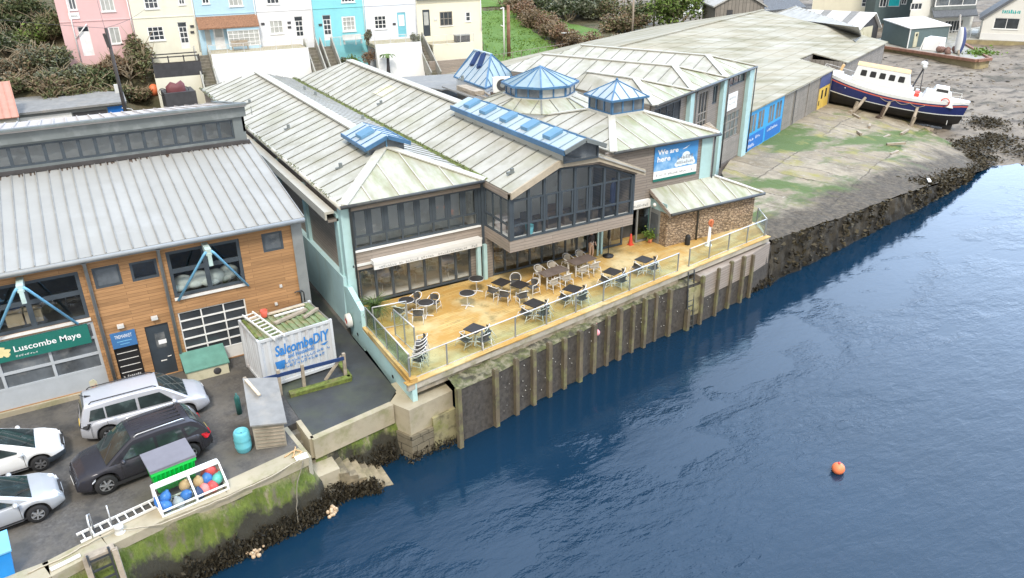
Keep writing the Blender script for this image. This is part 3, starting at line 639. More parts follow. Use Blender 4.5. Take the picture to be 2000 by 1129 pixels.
def T(px,py,off=0):
    d=ray(px,py); t=20
    while t<400:
        p=(d[0]*t,d[1]*t,CZ+d[2]*t)
        if p[1]>66 and p[2]<=terr(p[0],p[1])+off: return p
        t+=.15
    return p
# lawn laid over hill
def patch(name,px,mt,n=26,lift=.12):
    P=[T(*p) for p in px]   # corner points on the hill: bl, br, tr, tl
    def fn(u,v):
        x=(P[0][0]*(1-u)+P[1][0]*u)*(1-v)+(P[3][0]*(1-u)+P[2][0]*u)*v; y=(P[0][1]*(1-u)+P[1][1]*u)*(1-v)+(P[3][1]*(1-u)+P[2][1]*u)*v
        return (x,y,terr(x,y)+nz(x,y,.3,6)*.25+lift)
    return struct(grid(name,mt,fn,n,n))
patch('lawn',[(945,128),(1085,98),(1010,20),(938,22)],'grass')
patch('lawn',[(1075,58),(1185,98),(1170,60),(1050,15)],'grass')
patch('lawn',[(938,16),(1000,15),(990,-12),(938,-12)],'grass')
# ------------------------------------------------------------------ deck
DA=Vector((9.85,26.1,DKZ)); DB=Vector((35.0,30.2,DKZ)); dd=(DB-DA).normalized(); dn=Vector((dd.y,-dd.x,0))
dk=thing('terrace_deck','long yellow timber deck over the water in front of the cafe','deck',(20,30,DKZ))
m=MB(); m.slab([tuple(DA),tuple(DB),(36.2,32.2,DKZ),(36.2,34.6,DKZ),(10.0,34.6,DKZ)],.12); local(m.build('boards','deck_boards'),dk)
m=MB(); m.beam(DA+dn*.06-dd*.1+Vector((0,0,-.16)),DB+dn*.06+dd*.1+Vector((0,0,-.16)),.16,.30,up=(0,0,1)); m.beam(DB+dd*.02+Vector((0,0,-.16)),(36.3,32.2,DKZ-.16),.16,.30); local(m.build('fascia_beam','deck_fascia'),dk)
m=MB(); m.beam(DA+dn*.02-dd*.15+Vector((0,0,.02)),DB+dn*.02+dd*.15+Vector((0,0,.02)),.34,.05); local(m.build('edge_board','deck_boards'),dk)
m=MB(); m.beam(DA-dn*.0+dd*4.2+Vector((0,0,-.5)),DA+dd*17.2+Vector((0,0,-.5)),.2,.36); m.beam(DA-dn*.03+dd*.2+Vector((0,0,-.46)),DA-dn*.03+dd*4.3+Vector((0,0,-.46)),.14,.3); local(m.build('lower_beam','timber_wet'),dk)
# sheet pile wall behind the piles
sw=thing('sheet_pile_wall','dark barnacled wall behind the timber piles below the deck','quay wall',(22,28,0))
WL=[(11.72,25.47)]+[(g[0]-dn.x*.13,g[1]-dn.y*.13) for g in (G(860+x/3.125,560+yb/3.125,0) for x,yb in ((125,980),(345,850),(465,780),(570,720),(665,670),(755,620),(848,578),(930,525),(1010,480),(1163,400),(1388,300),(1581,228),(1672,178),(1747,131),(1825,97)))]
WL=[WL[0]]+[p for p in WL[2:]]+[(36.0,30.38)]
local(strip_wall('wall_face','sheet_wall',WL,2.64,-1.2,.03,90,6,.05,1),sw)
def wly(x):
    for a,b in zip(WL,WL[1:]):
        if x<=b[0]: return a[1]+(b[1]-a[1])*(x-a[0])/(b[0]-a[0])
    return WL[-1][1]
def ledgef(u,v):
    x=11.72+u*16; a=wly(x)-.05; b=DA.y+(x-DA.x)*dd.y/dd.x+.25; y=a+(max(b,a+.05)-a)*v; return (x,y,2.66+.2*v+nz(x,y,1.4,8)*.12*(v>0))
local(grid('mossy_ledge','ledge_moss',ledgef,90,8),sw)
m=MB()
for i in range(90):
    f=random.random(); z=.5+2.1*random.random()**.8; p=Vector((13.3,26.72,0)).lerp(Vector((31.5,29.62,0)),f); m.ball((p.x,wly(p.x)-.04,z),.016+.014*random.random(),6,4)
local(tag(m.build('barnacles','barnacle'),kind='stuff'),sw)
m=MB(); m.prism([(27.25,28.3,.7),(28.3,28.42,.7),(28.3,29.6,.7),(27.25,29.6,.7)],(0,0,1.75)); local(m.build('concrete_panel','concrete_mossy'),sw)
m=MB(); m.prism([(28.32,28.47,1.5),(33.2,29.5,1.5),(35.4,30.2,1.5),(35.4,30.6,1.5),(28.32,29.6,1.5)],(0,0,1.35)); local(m.build('boarded_face','weathered_wood'),sw)
PB=[(125,980,600),(345,850,480),(465,780,430),(570,720,375),(665,670,345),(755,620,320),(848,578,275),(930,525,235),(1010,480,185),(1085,445,95),(1163,400,120),(1238,370,75),(1303,330,40),(1388,300,20),(1500,265,165),(1581,228,-60),(1672,178,-110),(1747,131,-150),(1825,97,-190),(1880,66,-190)]
PLAB=['short pile beside the concrete corner pier, first in the row','pile second from the corner pier','pile third from the corner pier','pile fourth from the corner pier','pile fifth from the corner pier','pile sixth from the corner pier','pile just left of the pink buoy','pile that the pink buoy hangs on','pile just right of the pink buoy','tall pile rising to the deck beam','pile with a mossy top right of the tallest pile','pile third left of the wall ladder','pile second left of the wall ladder','pile immediately left of the wall ladder','short pile at the foot of the concrete panel right of the ladder','slim pile right of the mossy concrete panel','pile third from the right end of the row','pile second from the right end of the row','last but one slim pile near the slipway','last slim pile near the slipway']
for i,(x,yb,yt) in enumerate(PB):
    p=G(860+x/3.125,560+yb/3.125,0); tp=(p[0],p[1]); zt=min(2.95,max(1.2,ZV(tp,560+yt/3.125)))
    lean=random.uniform(-.04,.04); w=random.uniform(.17,.23)*(.85 if i>14 else 1)
    m=MB(); k=Vector((p[0],p[1],0)); 
    tv=Vector((tp[0]+lean,tp[1]+.03,zt)); m.beam(k+Vector((0,0,-1.2)),tv,w,w*1.1,up=tuple(dn))
    m.beam(tv-Vector((0,0,.01)),tv+Vector((0,0,.05)),w*.8,w*.85,up=tuple(dn))
    tag(m.build('timber_pile','pile'),'weathered timber '+PLAB[i],'pile','timber piles along the quay')
# seaweed skirts where walls meet the water
def leaves(name,mt,pts,size,kind='stuff',vert=.5,parent=None):
    m=MB()
    for p in pts:
        p=Vector(p); a=Vector((random.gauss(0,1),random.gauss(0,1),random.gauss(0,1)*vert)).normalized(); b=a.cross(Vector((random.gauss(0,1),random.gauss(0,1),random.gauss(0,1)))).normalized(); s=size*random.uniform(.5,1.3)
        m.poly([p-a*s-b*s*.35,p+a*s*.2-b*s*.5,p+a*s,p+a*s*.1+b*s*.5])
    o=m.build(name,mt,parent,fix=False)
    if kind:o['kind']=kind
    return o
pts=[]
for a,b,n_,w_,zt_ in (((-4.5,22.0),(-1.0,22.75),900,.3,.7),((-1.0,22.75),(4.9,23.75),2600,.35,1.0),((4.9,23.9),(6.3,24.5),900,.4,1.0),((6.0,24.55),(7.6,24.1),800,.3,.75),((6.4,25.6),(9.0,25.75),900,.3,1.1),((9.2,25.25),(12.0,25.5),260,.15,.5),((31,29.4),(36,30),500,.3,.7)):
    for i in range(n_):
        f=random.random(); x=a[0]+(b[0]-a[0])*f; y=a[1]+(b[1]-a[1])*f; z=zt_*random.random()**1.3*(.75+.5*nz(x*2,0,1)); pts.append((x+random.gauss(0,.06),y+random.gauss(0,.08)+z*.25-.02,z))
leaves('seaweed','leaf_wrack',pts,.085,vert=3.)
pts=[]
for i in range(2600):
    f=random.random()**.8; p=lerpn(OUT[3:],f); u=abs(random.gauss(0,1.3)); x,y=p[0]-.2*u+random.gauss(0,.3),p[1]+u*.9; pts.append((x,y,max(.02,p[2]+.10+u*.05)))
for cx,cy,rr,nn in ((76,42.0,2.4,1100),(80,42.0,2.0,700),(73,39.3,1.5,500),(85,46,2.2,600),(90,42,2.5,600),(79,38,2.5,500),(88,36,3,500),(98,38,3,500)):
    for i in range(nn): x,y=random.gauss(cx,rr*.6),random.gauss(cy,rr*.45); pts.append((x,y,max(0.05,mudf((x-58)/150,(y-33)/130)[2]+.12*random.random()+.3*math.exp(-((x-cx)**2+(y-cy)**2)/rr**2))))
for i in range(2300):
    f=random.random(); p=lerpn(OUT[:6],f); z=p[2]*(1-random.random()**1.6*.95)+.05; k=.2*(p[2]-z)/(p[2]+1.2)+.06; g_=nz(p[0]*1.,z*.4,.9,5)
    if g_>-.05: pts.append((p[0]+.2*k+random.gauss(0,.05),p[1]-k-random.random()*.12,max(.02,z)))
leaves('rock_weed','leaf_weed',pts,.17,vert=.4)
m=MB()
for i in range(1300):
    x=random.uniform(70,125); y=random.uniform(36,62) if random.random()<.75 else random.uniform(60,75); z=mudf((x-58)/150,(y-33)/130)[2]
    if z<.02: continue
    r=.06+.2*random.random()**3; m.ball((x,y,z),r,6,4,random.choice((0,0,1)),random.uniform(.7,1.6),1,.55)
mat('shore_stone',(.20,.175,.14),.9,var=.3,scale=3,world=True); o=m.build('shore_stones',['shore_stone','weed'],fix=False); tag(o,'scattered brown stones on the mud shore','stones',None,'stuff')

# ------------------------------------------------------------------ timber boat store (left)
FL=Fr((0,33.8),(1,0),(0,-1)); EZ=8.62
lb=thing('timber_boathouse','cedar clad two storey building with grey metal roof and clerestory at left','building',(1,36,YD))
def R4(fr,tl,br,w=0):
    a,b=fr.at(*tl,w),fr.at(*br,w); return [a[0],b[0],b[1],a[1]]
def R6(tl,br,o,s,fr=FL): return R4(fr,(o[0]+tl[0]/s,o[1]+tl[1]/s),(o[0]+br[0]/s,o[1]+br[1]/s))
Z5=((0,380),4.343);Z6=((280,430),3.052);Z7=((0,600),4.343)
sm1=R6((768,620),(1035,750),*Z5); sm2=R6((1083,555),(1335,690),*Z5); sm3=R6((700,80),(840,180),*Z6)
sm1=[sm1[0],sm1[0]+1.02,7.12,8.05]; sm2=[sm2[0],sm2[0]+1.06,7.12,7.98]
sm3=[sm3[0],sm3[0]+.92,7.25,8.15]
bwR=R6((130,200),(630,385),*Z6); bwR=[bwR[0],bwR[0]+3.05,6.0,8.15]
bwL=R6((650,650),(785,1090),*Z5); bwL=[bwL[0]-3.95,bwL[0]+.02,5.95,8.05]
ga2=R6((210,585),(640,490),*Z6); ga2=[ga2[0],ga2[0]+2.9,YD+.05,5.25]
d1=[FL.at(214,654)[0],FL.at(262.5,643.7)[0],YD+.02,5.0]; d2=[FL.at(281.4,639)[0],FL.at(327,628.8)[0],YD+.02,4.95]
gaL=[-6.45,FL.at(190,661)[0],YD+.25,5.75]
holes=[sm1,sm2,sm3,bwR,bwL,ga2,d1,d2,gaL]
m=MB(); wall_holes(m,FL,-12,7.95,YD,EZ+.1,holes,0,.28)
m.build('timber_wall','cedar',lb)
m=MB(); m.prism([(7.95,33.86,YD),(7.95,33.86,8.6),(7.95,42.6,9.98),(7.95,51.8,10.5),(7.95,51.8,YD)],(.17,0,0)); m.box((-12,51.9,YD),(7.95,52.1,10.4)); m.box((7.7,33.74,YD),(8.18,33.95,EZ+.05)); m.build('side_wall','steel_grey',lb)
m=MB(); m.box((-12,34.1,5.32),(7.9,43,5.5)); m.box((-12,34.2,YD),(7.9,43,YD+.12)); m.build('upper_floor','interior_floor',lb)
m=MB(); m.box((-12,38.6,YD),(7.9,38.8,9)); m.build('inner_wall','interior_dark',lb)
# roof
RY=42.6; RZ=10.2
m=MB(); seam_roof(m,[(-12,33.35,EZ+.12),(8.25,33.35,EZ+.12),(8.25,RY,RZ),(-12,RY,RZ)],40,0,.05,.045,.12,1)
for i in range(-20,17): 
    x=i*.506+.1; 
    for k in range(3): a=x+random.uniform(-.2,.2); h=random.uniform(.1,.6); z0=RZ-.01; m.poly([(a-.07,RY-.02,z0+.012),(a+.05,RY-.02,z0+.012),(a+.02,RY-h,z0-h*.158+.012),(a-.04,RY-h*.9,z0-h*.9*.158+.012)],2)
m.build('roof',['roof_left','seam_left','rust_stain'],lb)
m=MB(); m.tube([(-12,33.27,EZ+.02),(8.25,33.27,EZ+.02)],.1,8); m.box((-12,33.3,EZ-.12),(8.25,33.4,EZ+.1)); m.build('gutter','downpipe_grey',lb)
for px,py,qx,qy in ((161,505,231,758),(305,478,368,745)):
    u=FL.at(px,py)[0]; m=MB(); m.tube([FL.P(u,EZ-.1,.45),FL.P(u,EZ-.35,.12),FL.P(u,YD,.12)],.07,8); m.box(FL.P(u-.1,EZ-.15,.3),FL.P(u+.1,EZ+.02,.5)); m.build('downpipe','downpipe_grey',lb)
# clerestory
FC=Fr((0,RY),(1,0),(0,-1)); CT=12.22
cl=MB(); hol=[[-11.5,7.5,RZ+.28,11.5]]; wall_holes(cl,FC,-12,8.1,RZ-.3,11.62,hol,0,.2); cl.box((8.0,RY+.01,9.6),(8.1,51.5,10.9)); cl.prism([(8.1,RY,10.8),(8.1,51.6,10.8),(8.1,51.6,10.9),(8.1,RY,12.1)],(-.12,0,0))
cl.prism([(-12,RY-.16,11.62),(8.2,RY-.16,11.62),(8.2,RY-.16,12.12),(-12,RY-.16,12.12)],(0,.2,0)); 
for k in range(6): u=-10+3.7*k; cl.box((u,RY-.175,11.64),(u+.03,RY-.155,12.1))
clo=cl.build('clerestory','fascia_grey',lb)
window(clo,FC,-11.5,7.5,RZ+.28,11.5,26,1,'frame_grey','glass_window',.1,-.1,mw=.16)
m=MB(); m.box((-12,RY-.2,RZ+.0),(8.2,RY+.02,RZ+.16)); m.build('sill_flashing','pole_dark',clo)
m=MB(); m.box((-12,43.9,RZ),(8,44,11.5)); m.build('inner_wall','interior_pale',clo)
m=MB(); seam_roof(m,[(-12,51.8,11.0),(8.25,51.8,10.72),(8.25,RY-.3,CT+.05),(-12,RY-.3,CT+.05)],34,0,.05,.05,.12); m.beam((-12,RY-.28,CT+.08),(8.27,RY-.28,CT+.08),.3,.1,1); m.beam((8.2,RY-.28,CT+.05),(8.2,51.8,10.78),.2,.12,1); m.build('upper_roof',['roof_left_top','fascia_grey'],lb)
# windows
window(lb,FL,*sm1,1,1,'frame_grey','glass_mid',.1,-.06); window(lb,FL,*sm2,1,1,'frame_grey','glass_window',.1,-.06); window(lb,FL,*sm3,1,1,'frame_grey','glass_mid',.1,-.06)
for wv in (bwL,bwR): window(lb,FL,*wv,2,1,'frame_grey','glass_clear',.14,-.08,mw=.2,vs=[wv[2]+(wv[3]-wv[2])*.56]); m=MB(); FL.box(m,wv[0]-.02,wv[1]+.02,wv[2]-.12,wv[2]-.005,-.1,.07); m.build('sill','alu_white',lb)
# davits: pale arm with blue strut frame
for wv,c in ((bwL,FL.at(42,555)[0]),(bwR,FL.at(399,478)[0])):
    t=thing('hoist_bracket','pale blue triangular hoist frame over the '+('sign-side upper window with cardboard boxes' if c<1 else 'upper window with white sails'),'hoist',FL.P(c,7,.1),group='hoist frames on the timber wall')
    m=MB(); m.prism([FL.P(c-.12,8.28,0),FL.P(c+.12,8.28,0),FL.P(c+.12,8.28,1.0),FL.P(c-.12,8.28,1.0)],(0,0,-.28)); m.build('arm','davit_pale',t)
    m=MB(); m.beam(FL.P(c,8.1,.98),FL.P(c,7.55,1.0),.16,.16); m.build('hanger','davit_pale',t)
    for s_ in (-1,1): m=MB(); m.tube([FL.P(c+s_*.1,8.2,.98),FL.P(c+s_*.22,8.05,.95),FL.P(c+s_*1.5,wv[2]-.12,.1)],.055,8); m.build('strut','davit_blue',t)
# interior contents seen through the two big windows
for i,(u,w) in enumerate(((.35,-.7),(1.1,-.8),(1.75,-.65),(2.35,-.85))):
    m=MB(); m.ball(FL.P(bwR[0]+u+.15,6.35,w),.42,12,8,0,1.1,.8,.85); m.ball(FL.P(bwR[0]+u-.1,6.2,w+.1),.36,12,8,0,1.2,.9,.6)
    tag(m.build('sail_bag','sail_white'),['bulging white sail bag at the left side of the hoist window','white sail bag left of the middle mullion inside the hoist window','white sail bag right of the middle mullion inside the hoist window','white sail bag at the right side of the hoist window'][i],'sail bag','sail bags inside the upper window')
for i,u in enumerate((1.05,1.72)):
    m=MB(); FL.box(m,bwL[0]+u,bwL[0]+u+.6,6.1,6.62,-.9,-.35); FL.box(m,bwL[0]+u+.27,bwL[0]+u+.33,6.621,6.625,-.9,-.35); tag(m.build('cardboard_box','box_card'),['brown cardboard box at the window, left of its pair','brown cardboard box at the window, right of its pair'][i],'box','cardboard boxes inside the left upper window')
# doors
def garage(name,rc,cols,rows,low,fm,gm,w=-.1):
    u0,u1,v0,v1=rc; m=MB(); FL.box(m,u0,u1,v0,v0+low,w-.04,w+.05); o=m.build(name,'panel_grey' if low>.6 else 'alu_white',lb)
    m=MB(); fw=.11 if low>.6 else .055; b=v0+low
    for i in range(cols+1): u=u0+(u1-u0)*i/cols; u=min(max(u,u0+fw/2),u1-fw/2); FL.box(m,u-fw/2,u+fw/2,b,v1,w-.03,w+.055)
    for j in range(rows+1): v=b+(v1-b)*j/rows; v=min(max(v,b+fw/2),v1-fw/2); FL.box(m,u0,u1,v-fw/2,v+fw/2,w-.035,w+.06)
    m.build('frame',fm,o); g=MB(); FL.quad(g,u0,u1,b,v1,w); g.build('pane',gm,o); return o
gd=garage('sectional_door',gaL,3,3,.85,'panel_grey','glass_mid'); ga=garage('glazed_shutter',ga2,3,5,.55,'alu_white','glass_dark')
m=MB(); FL.box(m,-6.6,gaL[1]+.15,YD,YD+.22,-.2,.12); m.build('threshold','concrete_pale',lb)
# purple / navy strip notices on the door panes
for (tl,br,mt) in (((65,690),(270,735),'purple'),((665,545),(850,570),'ink_navy')):
    a=FL.at(tl[0]/4.343,600+tl[1]/4.343); b=FL.at(br[0]/4.343,600+br[1]/4.343); v=(a[1]+b[1])/2
    m=MB(); FL.box(m,a[0],b[0],v-.09,v+.09,-.09,-.075); o=m.build('strip_notice',mt,gd); scribble(FL,a[0]+.12,v-.04,(b[0]-a[0])-.24,.08,'white_plain',o,-.07,10,3)
def plain_door(rc,mt,name='door',**k):
    m=MB(); FL.box(m,rc[0],rc[1],rc[2],rc[3],-.12,-.05); return m.build(name,mt,lb)
m=MB(); FL.box(m,d1[0],d1[1],d1[2],d1[3],-.2,-.14); o1=m.build('entrance_door','frame_black',lb)
m=MB(); u0,u1=d1[0],d1[1]
for k in range(5): FL.box(m,u0+.08,u1-.08,2.95+k*.32,2.975+k*.32,-.14,-.12)
m.build('glazing_bar','alu_white',o1)
m=MB(); FL.box(m,u0,u1,4.28,5.0,-.13,.06); sg=m.build('name_board','sign_blue',o1); text('TREMARKET',FL,u0+.15,4.72,u1-u0-.3,.16,'white_plain',sg,.065); m=MB(); FL.box(m,u0+.2,u1-.2,4.55,4.585,.06,.066); FL.box(m,u0+.3,u1-.3,4.42,4.45,.06,.066); m.build('rule','davit_blue',sg)
scribble(FL,u0+.12,2.72,u1-u0-.25,.1,'white_plain',o1,-.13,9,5)
m=MB(); FL.box(m,d2[0],d2[1],d2[2],d2[3],-.16,-.08); o2=m.build('door','door_dark',lb)
m=MB(); FL.box(m,d2[0]+.32,d2[1]-.22,3.75,4.5,-.085,-.07); m.build('pane','glass_mid',o2)
m=MB(); FL.box(m,d2[0]+.42,d2[0]+.75,3.95,4.15,-.07,-.062); m.build('notice','white_plain',o2); m=MB(); FL.box(m,d2[0]+.35,d2[1]-.35,3.1,3.15,-.08,-.066); m.tube([FL.P(d2[1]-.15,3.3,-.08),FL.P(d2[1]-.15,3.3,-.02),FL.P(d2[1]-.3,3.3,-.02)],.02,6); m.build('handle','alu_white',o2)
for px,py in ((235,636),(301,620)):
    u,v=FL.at(px,py); m=MB(); FL.box(m,u-.13,u+.13,v-.06,v+.08,0,.18); m.build('bulkhead_lamp','lamp_grey',lb)
for px,py in ((548,558),(539,593)): u,v=FL.at(px,py); m=MB(); FL.box(m,u-.06,u+.06,v-.06,v+.06,0,.08); m.build('vent','lamp_grey',lb)
# agent's sign
su0,su1=-4.95,FL.at(172,640)[0]; sv=5.6
sn=thing('agency_sign','long dark green sign with cream emblem above the sectional door','sign',FL.P(-3,4.8,.05))
m=MB(); FL.box(m,su0,su1,4.85,5.72,.02,.09); m.build('board','sign_green',sn)
ut=FL.at(30,690)[0]; text('Luscombe Maye',FL,ut,5.12,FL.at(158,655)[0]-ut,.34,'white_plain',sn,.1,bold=.012); scribble(FL,ut,4.97,.8,.08,'white_plain',sn,.1,8,8)
m=MB(); c=ut-.4
for k,(dx,dy,r) in enumerate(((-.25,.14,.16),(-.05,.22,.15),(.14,.1,.14),(-.1,.02,.17),(.12,-.06,.12))):
    m.poly([FL.P(c+dx+r*math.cos(a_)*(1+.35*math.sin(a_*3)),5.2+dy+r*.8*math.sin(a_),.095+.001*k) for a_ in [i*math.pi/5 for i in range(10)]])
m.build('emblem','cream_leaf',sn,fix=False)
# wall hook pipes on the right of the wall
t=MB(); u,v=FL.at(590,580)
for k in range(2): t.tube([FL.P(u-.05+k*.14,v-.5,.06),FL.P(u-.05+k*.14,v+.25,.06),FL.P(u-.15+k*.14,v+.4,.12),FL.P(u-.35+k*.14,v+.38,.14)],.03,6)
t.build('vent_pipe','gutter_dark',lb)
# ------------------------------------------------------------------ low sheds behind
m=thing('flat_roof_garage','low garage with wide grey roof and white doors below the scrub','garage',(3,77,4))
gy=76.; a,b,c,d=OY(60,222,gy),OY(240,201,gy),OY(236,195,gy+1.5),OY(25,178,gy+9); zz=a[2]; e=OY(105,178,gy+9)
q=MB(); q.prism([(a[0]-4,gy-.4,zz),(b[0]+.3,gy-.4,b[2]),(b[0]+.4,gy+3,b[2]+.25),(e[0],gy+9,e[2]),(d[0]-4,gy+9,e[2])],(0,0,.18)); q.build('roof','felt_grey',m)
FG=Fr((0,gy),(1,0),(0,-1)); q=MB(); FG.box(q,a[0]-4,b[0],2.4,b[2]-.0,-.2,0); q.box((b[0]-.2,gy+.01,2.4),(b[0],gy+3,b[2])); q.build('wall','steel_grey',m)
u1,u2,u3=FG.at(38,230)[0],FG.at(138,215)[0],FG.at(207,200)[0]
q=MB(); FG.box(q,u1,u2,2.4,zz-.25,.01,.07); q.build('door','white',m); q=MB(); FG.box(q,u3,b[0]-.1,2.4,b[2]-.2,.01,.06); q.build('door','panel_cobalt',m); q=MB(); FG.box(q,u2+.1,u3-.1,2.4,zz-.3,.01,.05); q.build('door','dark_grey',m)
t=thing('red_roof_shed','shed with ribbed salmon red metal roof at the left edge','shed',(-4,75,4)); gy=73.; a,b=OY(37,228,gy),OY(18,158,gy+5)
mat('roof_salmon',(.46,.23,.175),.6,var=.08,dirt=(.38,.19,.14)); q=MB(); seam_roof(q,[(a[0]-9,gy,a[2]),(a[0],gy,a[2]),(b[0],gy+5,b[2]),(b[0]-9,gy+5,b[2])],18); q.build('roof','roof_salmon',t); q=MB(); q.box((a[0]-9,gy+.2,2.4),(a[0]-.15,gy+4.8,a[2]-.05)); q.build('wall','concrete_grey',t)

# ------------------------------------------------------------------ cafe: two long pitched roofs, bay, hip block
cf=thing('waterside_cafe','long weatherboarded cafe with pale seamed roofs and glazed bay over the deck','building',(18,34,DKZ))
X0,X1,X2=10.25,17.72,25.45; YF=34.0; EV=8.82; YB=68.6
CX=14.05; RZ1=10.17; CX2=21.65; RZ2=10.45
# --- roof 1: hipped to the front
LF=37.9   # front of ridge, at the lantern
m=MB()
roof_face(m,[(X0-.1,YB,EV),(X0-.1,YF-.35,EV),(CX,LF,RZ1),(CX,65.2,RZ1)],1.22,rmi=1)
roof_face(m,[(X1,YF-.35,EV),(X1,YB,EV),(CX,65.2,RZ1),(CX,LF,RZ1)],.85,rmi=1,mi=2,rib=.04,rw=.035)
roof_face(m,[(X0-.1,YF-.35,EV),(X1,YF-.35,EV),(CX,LF,RZ1)],1.45,rmi=3,mi=4,rw=.05)
roof_face(m,[(X1,YB,EV),(X0-.1,YB,EV),(CX,65.2,RZ1)],1.2,rmi=1)
for p,q_ in (((X0-.05,YF-.3,EV+.03),(CX,LF,RZ1+.04)),((X1,YF-.3,EV+.03),(CX,LF,RZ1+.04))): m.beam(p,q_,.5,.07,3)
m.beam((CX,LF,RZ1+.05),(CX,65.2,RZ1+.05),.62,.1,3)
m.build('roof',['roof_cafe','seam','roof_dull','ridge_cap','roof_moss'],cf)
# --- roof 2: gable
m=MB()
roof_face(m,[(X1+.02,YB,EV),(X1+.02,31.05,EV-.02),(CX2,31.05,RZ2),(CX2,65.0,RZ2)],1.22,rmi=1)
roof_face(m,[(X2+.45,30.9,EV-.15),(X2+.45,44,EV-.15),(CX2,44,RZ2),(CX2,30.9,RZ2)],1.2,rmi=1,mi=2)
roof_face(m,[(X2+.45,44,EV-.15),(X2+.45,YB,EV-.15),(CX2,65.,RZ2),(CX2,44,RZ2)],.7,rmi=1,mi=2)
m.beam((CX2,43,RZ2+.05),(CX2,65.,RZ2+.05),.6,.1,3)
m.prism([(X1+.0,30.98,EV-.32),(X1+.0,30.98,EV+.02),(20.45,30.98,10.02),(22.95,30.98,9.98),(X2+.5,30.98,EV-.1),(X2+.5,30.98,EV-.42),(22.9,30.98,9.62),(20.5,30.98,9.68)],(0,.12,0),4)
m.build('roof',['roof_cafe','seam','roof_dull','ridge_cap','verge_timber'],cf)
m=MB(); m.tube([(X0-.2,YB,EV-.05),(X0-.2,YF-.4,EV-.05)],.11,6,2); m.tube([(X0-.2,YF-.45,EV-.05),(X1-.1,YF-.45,EV-.03)],.09,6,0); m.box((X1-.16,YF-.3,EV-.02),(X1+.2,YB,EV+.06),1); m.build('gutter',['gutter_dark','moss','ridge_cap'],cf)
pts=[]
for i in range(2600):
    y=random.uniform(35,YB); k=random.random()
    if k<.5: pts.append((X1+random.gauss(.02,.09),y,EV+.07+random.random()*.1))
    elif nz(y*1.,0,.6)>-.05: pts.append((X0-.25+random.gauss(0,.06),y,EV+random.random()*.12))
o=leaves('gutter_moss','leaf_olive',pts,.055,None,.6,cf); o['kind']='stuff'
# --- left side wall: boarded upper wall, box gutter, teal lower wall
m=MB(); m.box((X0-.02,YF+.2,4.7),(X0+.15,YB,EV-.1)); m.build('side_boarding','weathered_wood',cf)
m=MB(); m.box((X0-.75,YF+.4,8.28),(X0-.28,62,8.40)); m.box((X0-.75,YF+.4,8.0),(X0-.66,62,8.28)); m.build('box_gutter','ridge_cap',cf)
m=MB(); m.box((X0-.62,YF+.4,7.86),(X0-.05,62,8.0)); m.build('soffit','weathered_dark',cf)
for y in (34.4,40,45.5,51,56.5): m=MB(); m.box((X0-.2,y,5.0),(X0-.021,y+.5,8.2)); m.build('pilaster','post_teal',cf)
m=MB(); m.prism([(X0-.38,34.2,YD),(X0-.28,34.2,5.0),(X0-.28,60,5.0),(X0-.38,60,YD)],(.3,0,0)); m.build('lower_wall','teal_wall',cf)
m=MB(); m.box((X0-.55,46.2,7.2),(X0-.3,46.6,8.2)); m.lathe([(.25,0),(.3,.35),(.2,.4),(.2,.45)],(X0-.75,45.2,7.4),10); m.lathe([(.25,0),(.3,.35),(.2,.4),(.2,.45)],(X0-.75,44.1,7.2),10); m.build('roof_vent','lamp_grey',cf)
# back walls
m=MB(); m.box((X0,YB-.3,YD),(X2,YB-.1,EV-.05)); m.box((X2+.1,44,YD),(X2+.3,YB,EV-.2)); m.build('rear_wall','render_white',cf)
# --- pavilion front: column, boarding, window band, awning, folding doors
FF=Fr((0,YF),(1,0),(0,-1))
m=MB(); FF.box(m,X0-.12,X0+.28,DKZ-.8,EV-.12,-.45,.05); m.prism([FF.P(X0-.13,DKZ-.9,.06),FF.P(X0+.3,DKZ-.9,.06),FF.P(X0+.3,4.9,.06),FF.P(X0-.13,4.9,.06)],(0,.5,0)); m.build('corner_column','post_teal',cf)
m=MB(); m.tube([FF.P(X0+.33,EV-.1,.25),FF.P(X0+.33,EV-.35,.12),FF.P(X0+.33,DKZ,.12)],.05,8); m.build('downpipe','gutter_dark',cf)
m=MB(); FF.box(m,X0+.28,X1,5.3,6.30,-.2,0); FF.box(m,X0+.28,X1,8.36,EV-.06,-.2,.02); m.build('boarding','weathered_wood',cf)
wu0,wu1=X0+.42,X1-.25
wo=window(cf,FF,wu0,wu1,6.32,8.35,8,1,'frame_grey','glass_window',.1,-.12,mw=.09,vs=[6.98],sill='white')
m=MB()
for i in range(9): u=wu0+(wu1-wu0)*i/8; FF.box(m,max(wu0,u-.17),min(wu1,u+.17),7.02,8.25,-.15,-.1)
m.build('casement','frame_grey',wo)
m=MB(); FF.box(m,wu1,X1,5.3,EV-.1,-.2,-.02); FF.box(m,X1-.12,X1+.05,DKZ,EV-.1,-.1,.1); m.build('corner_post','frame_grey',cf)
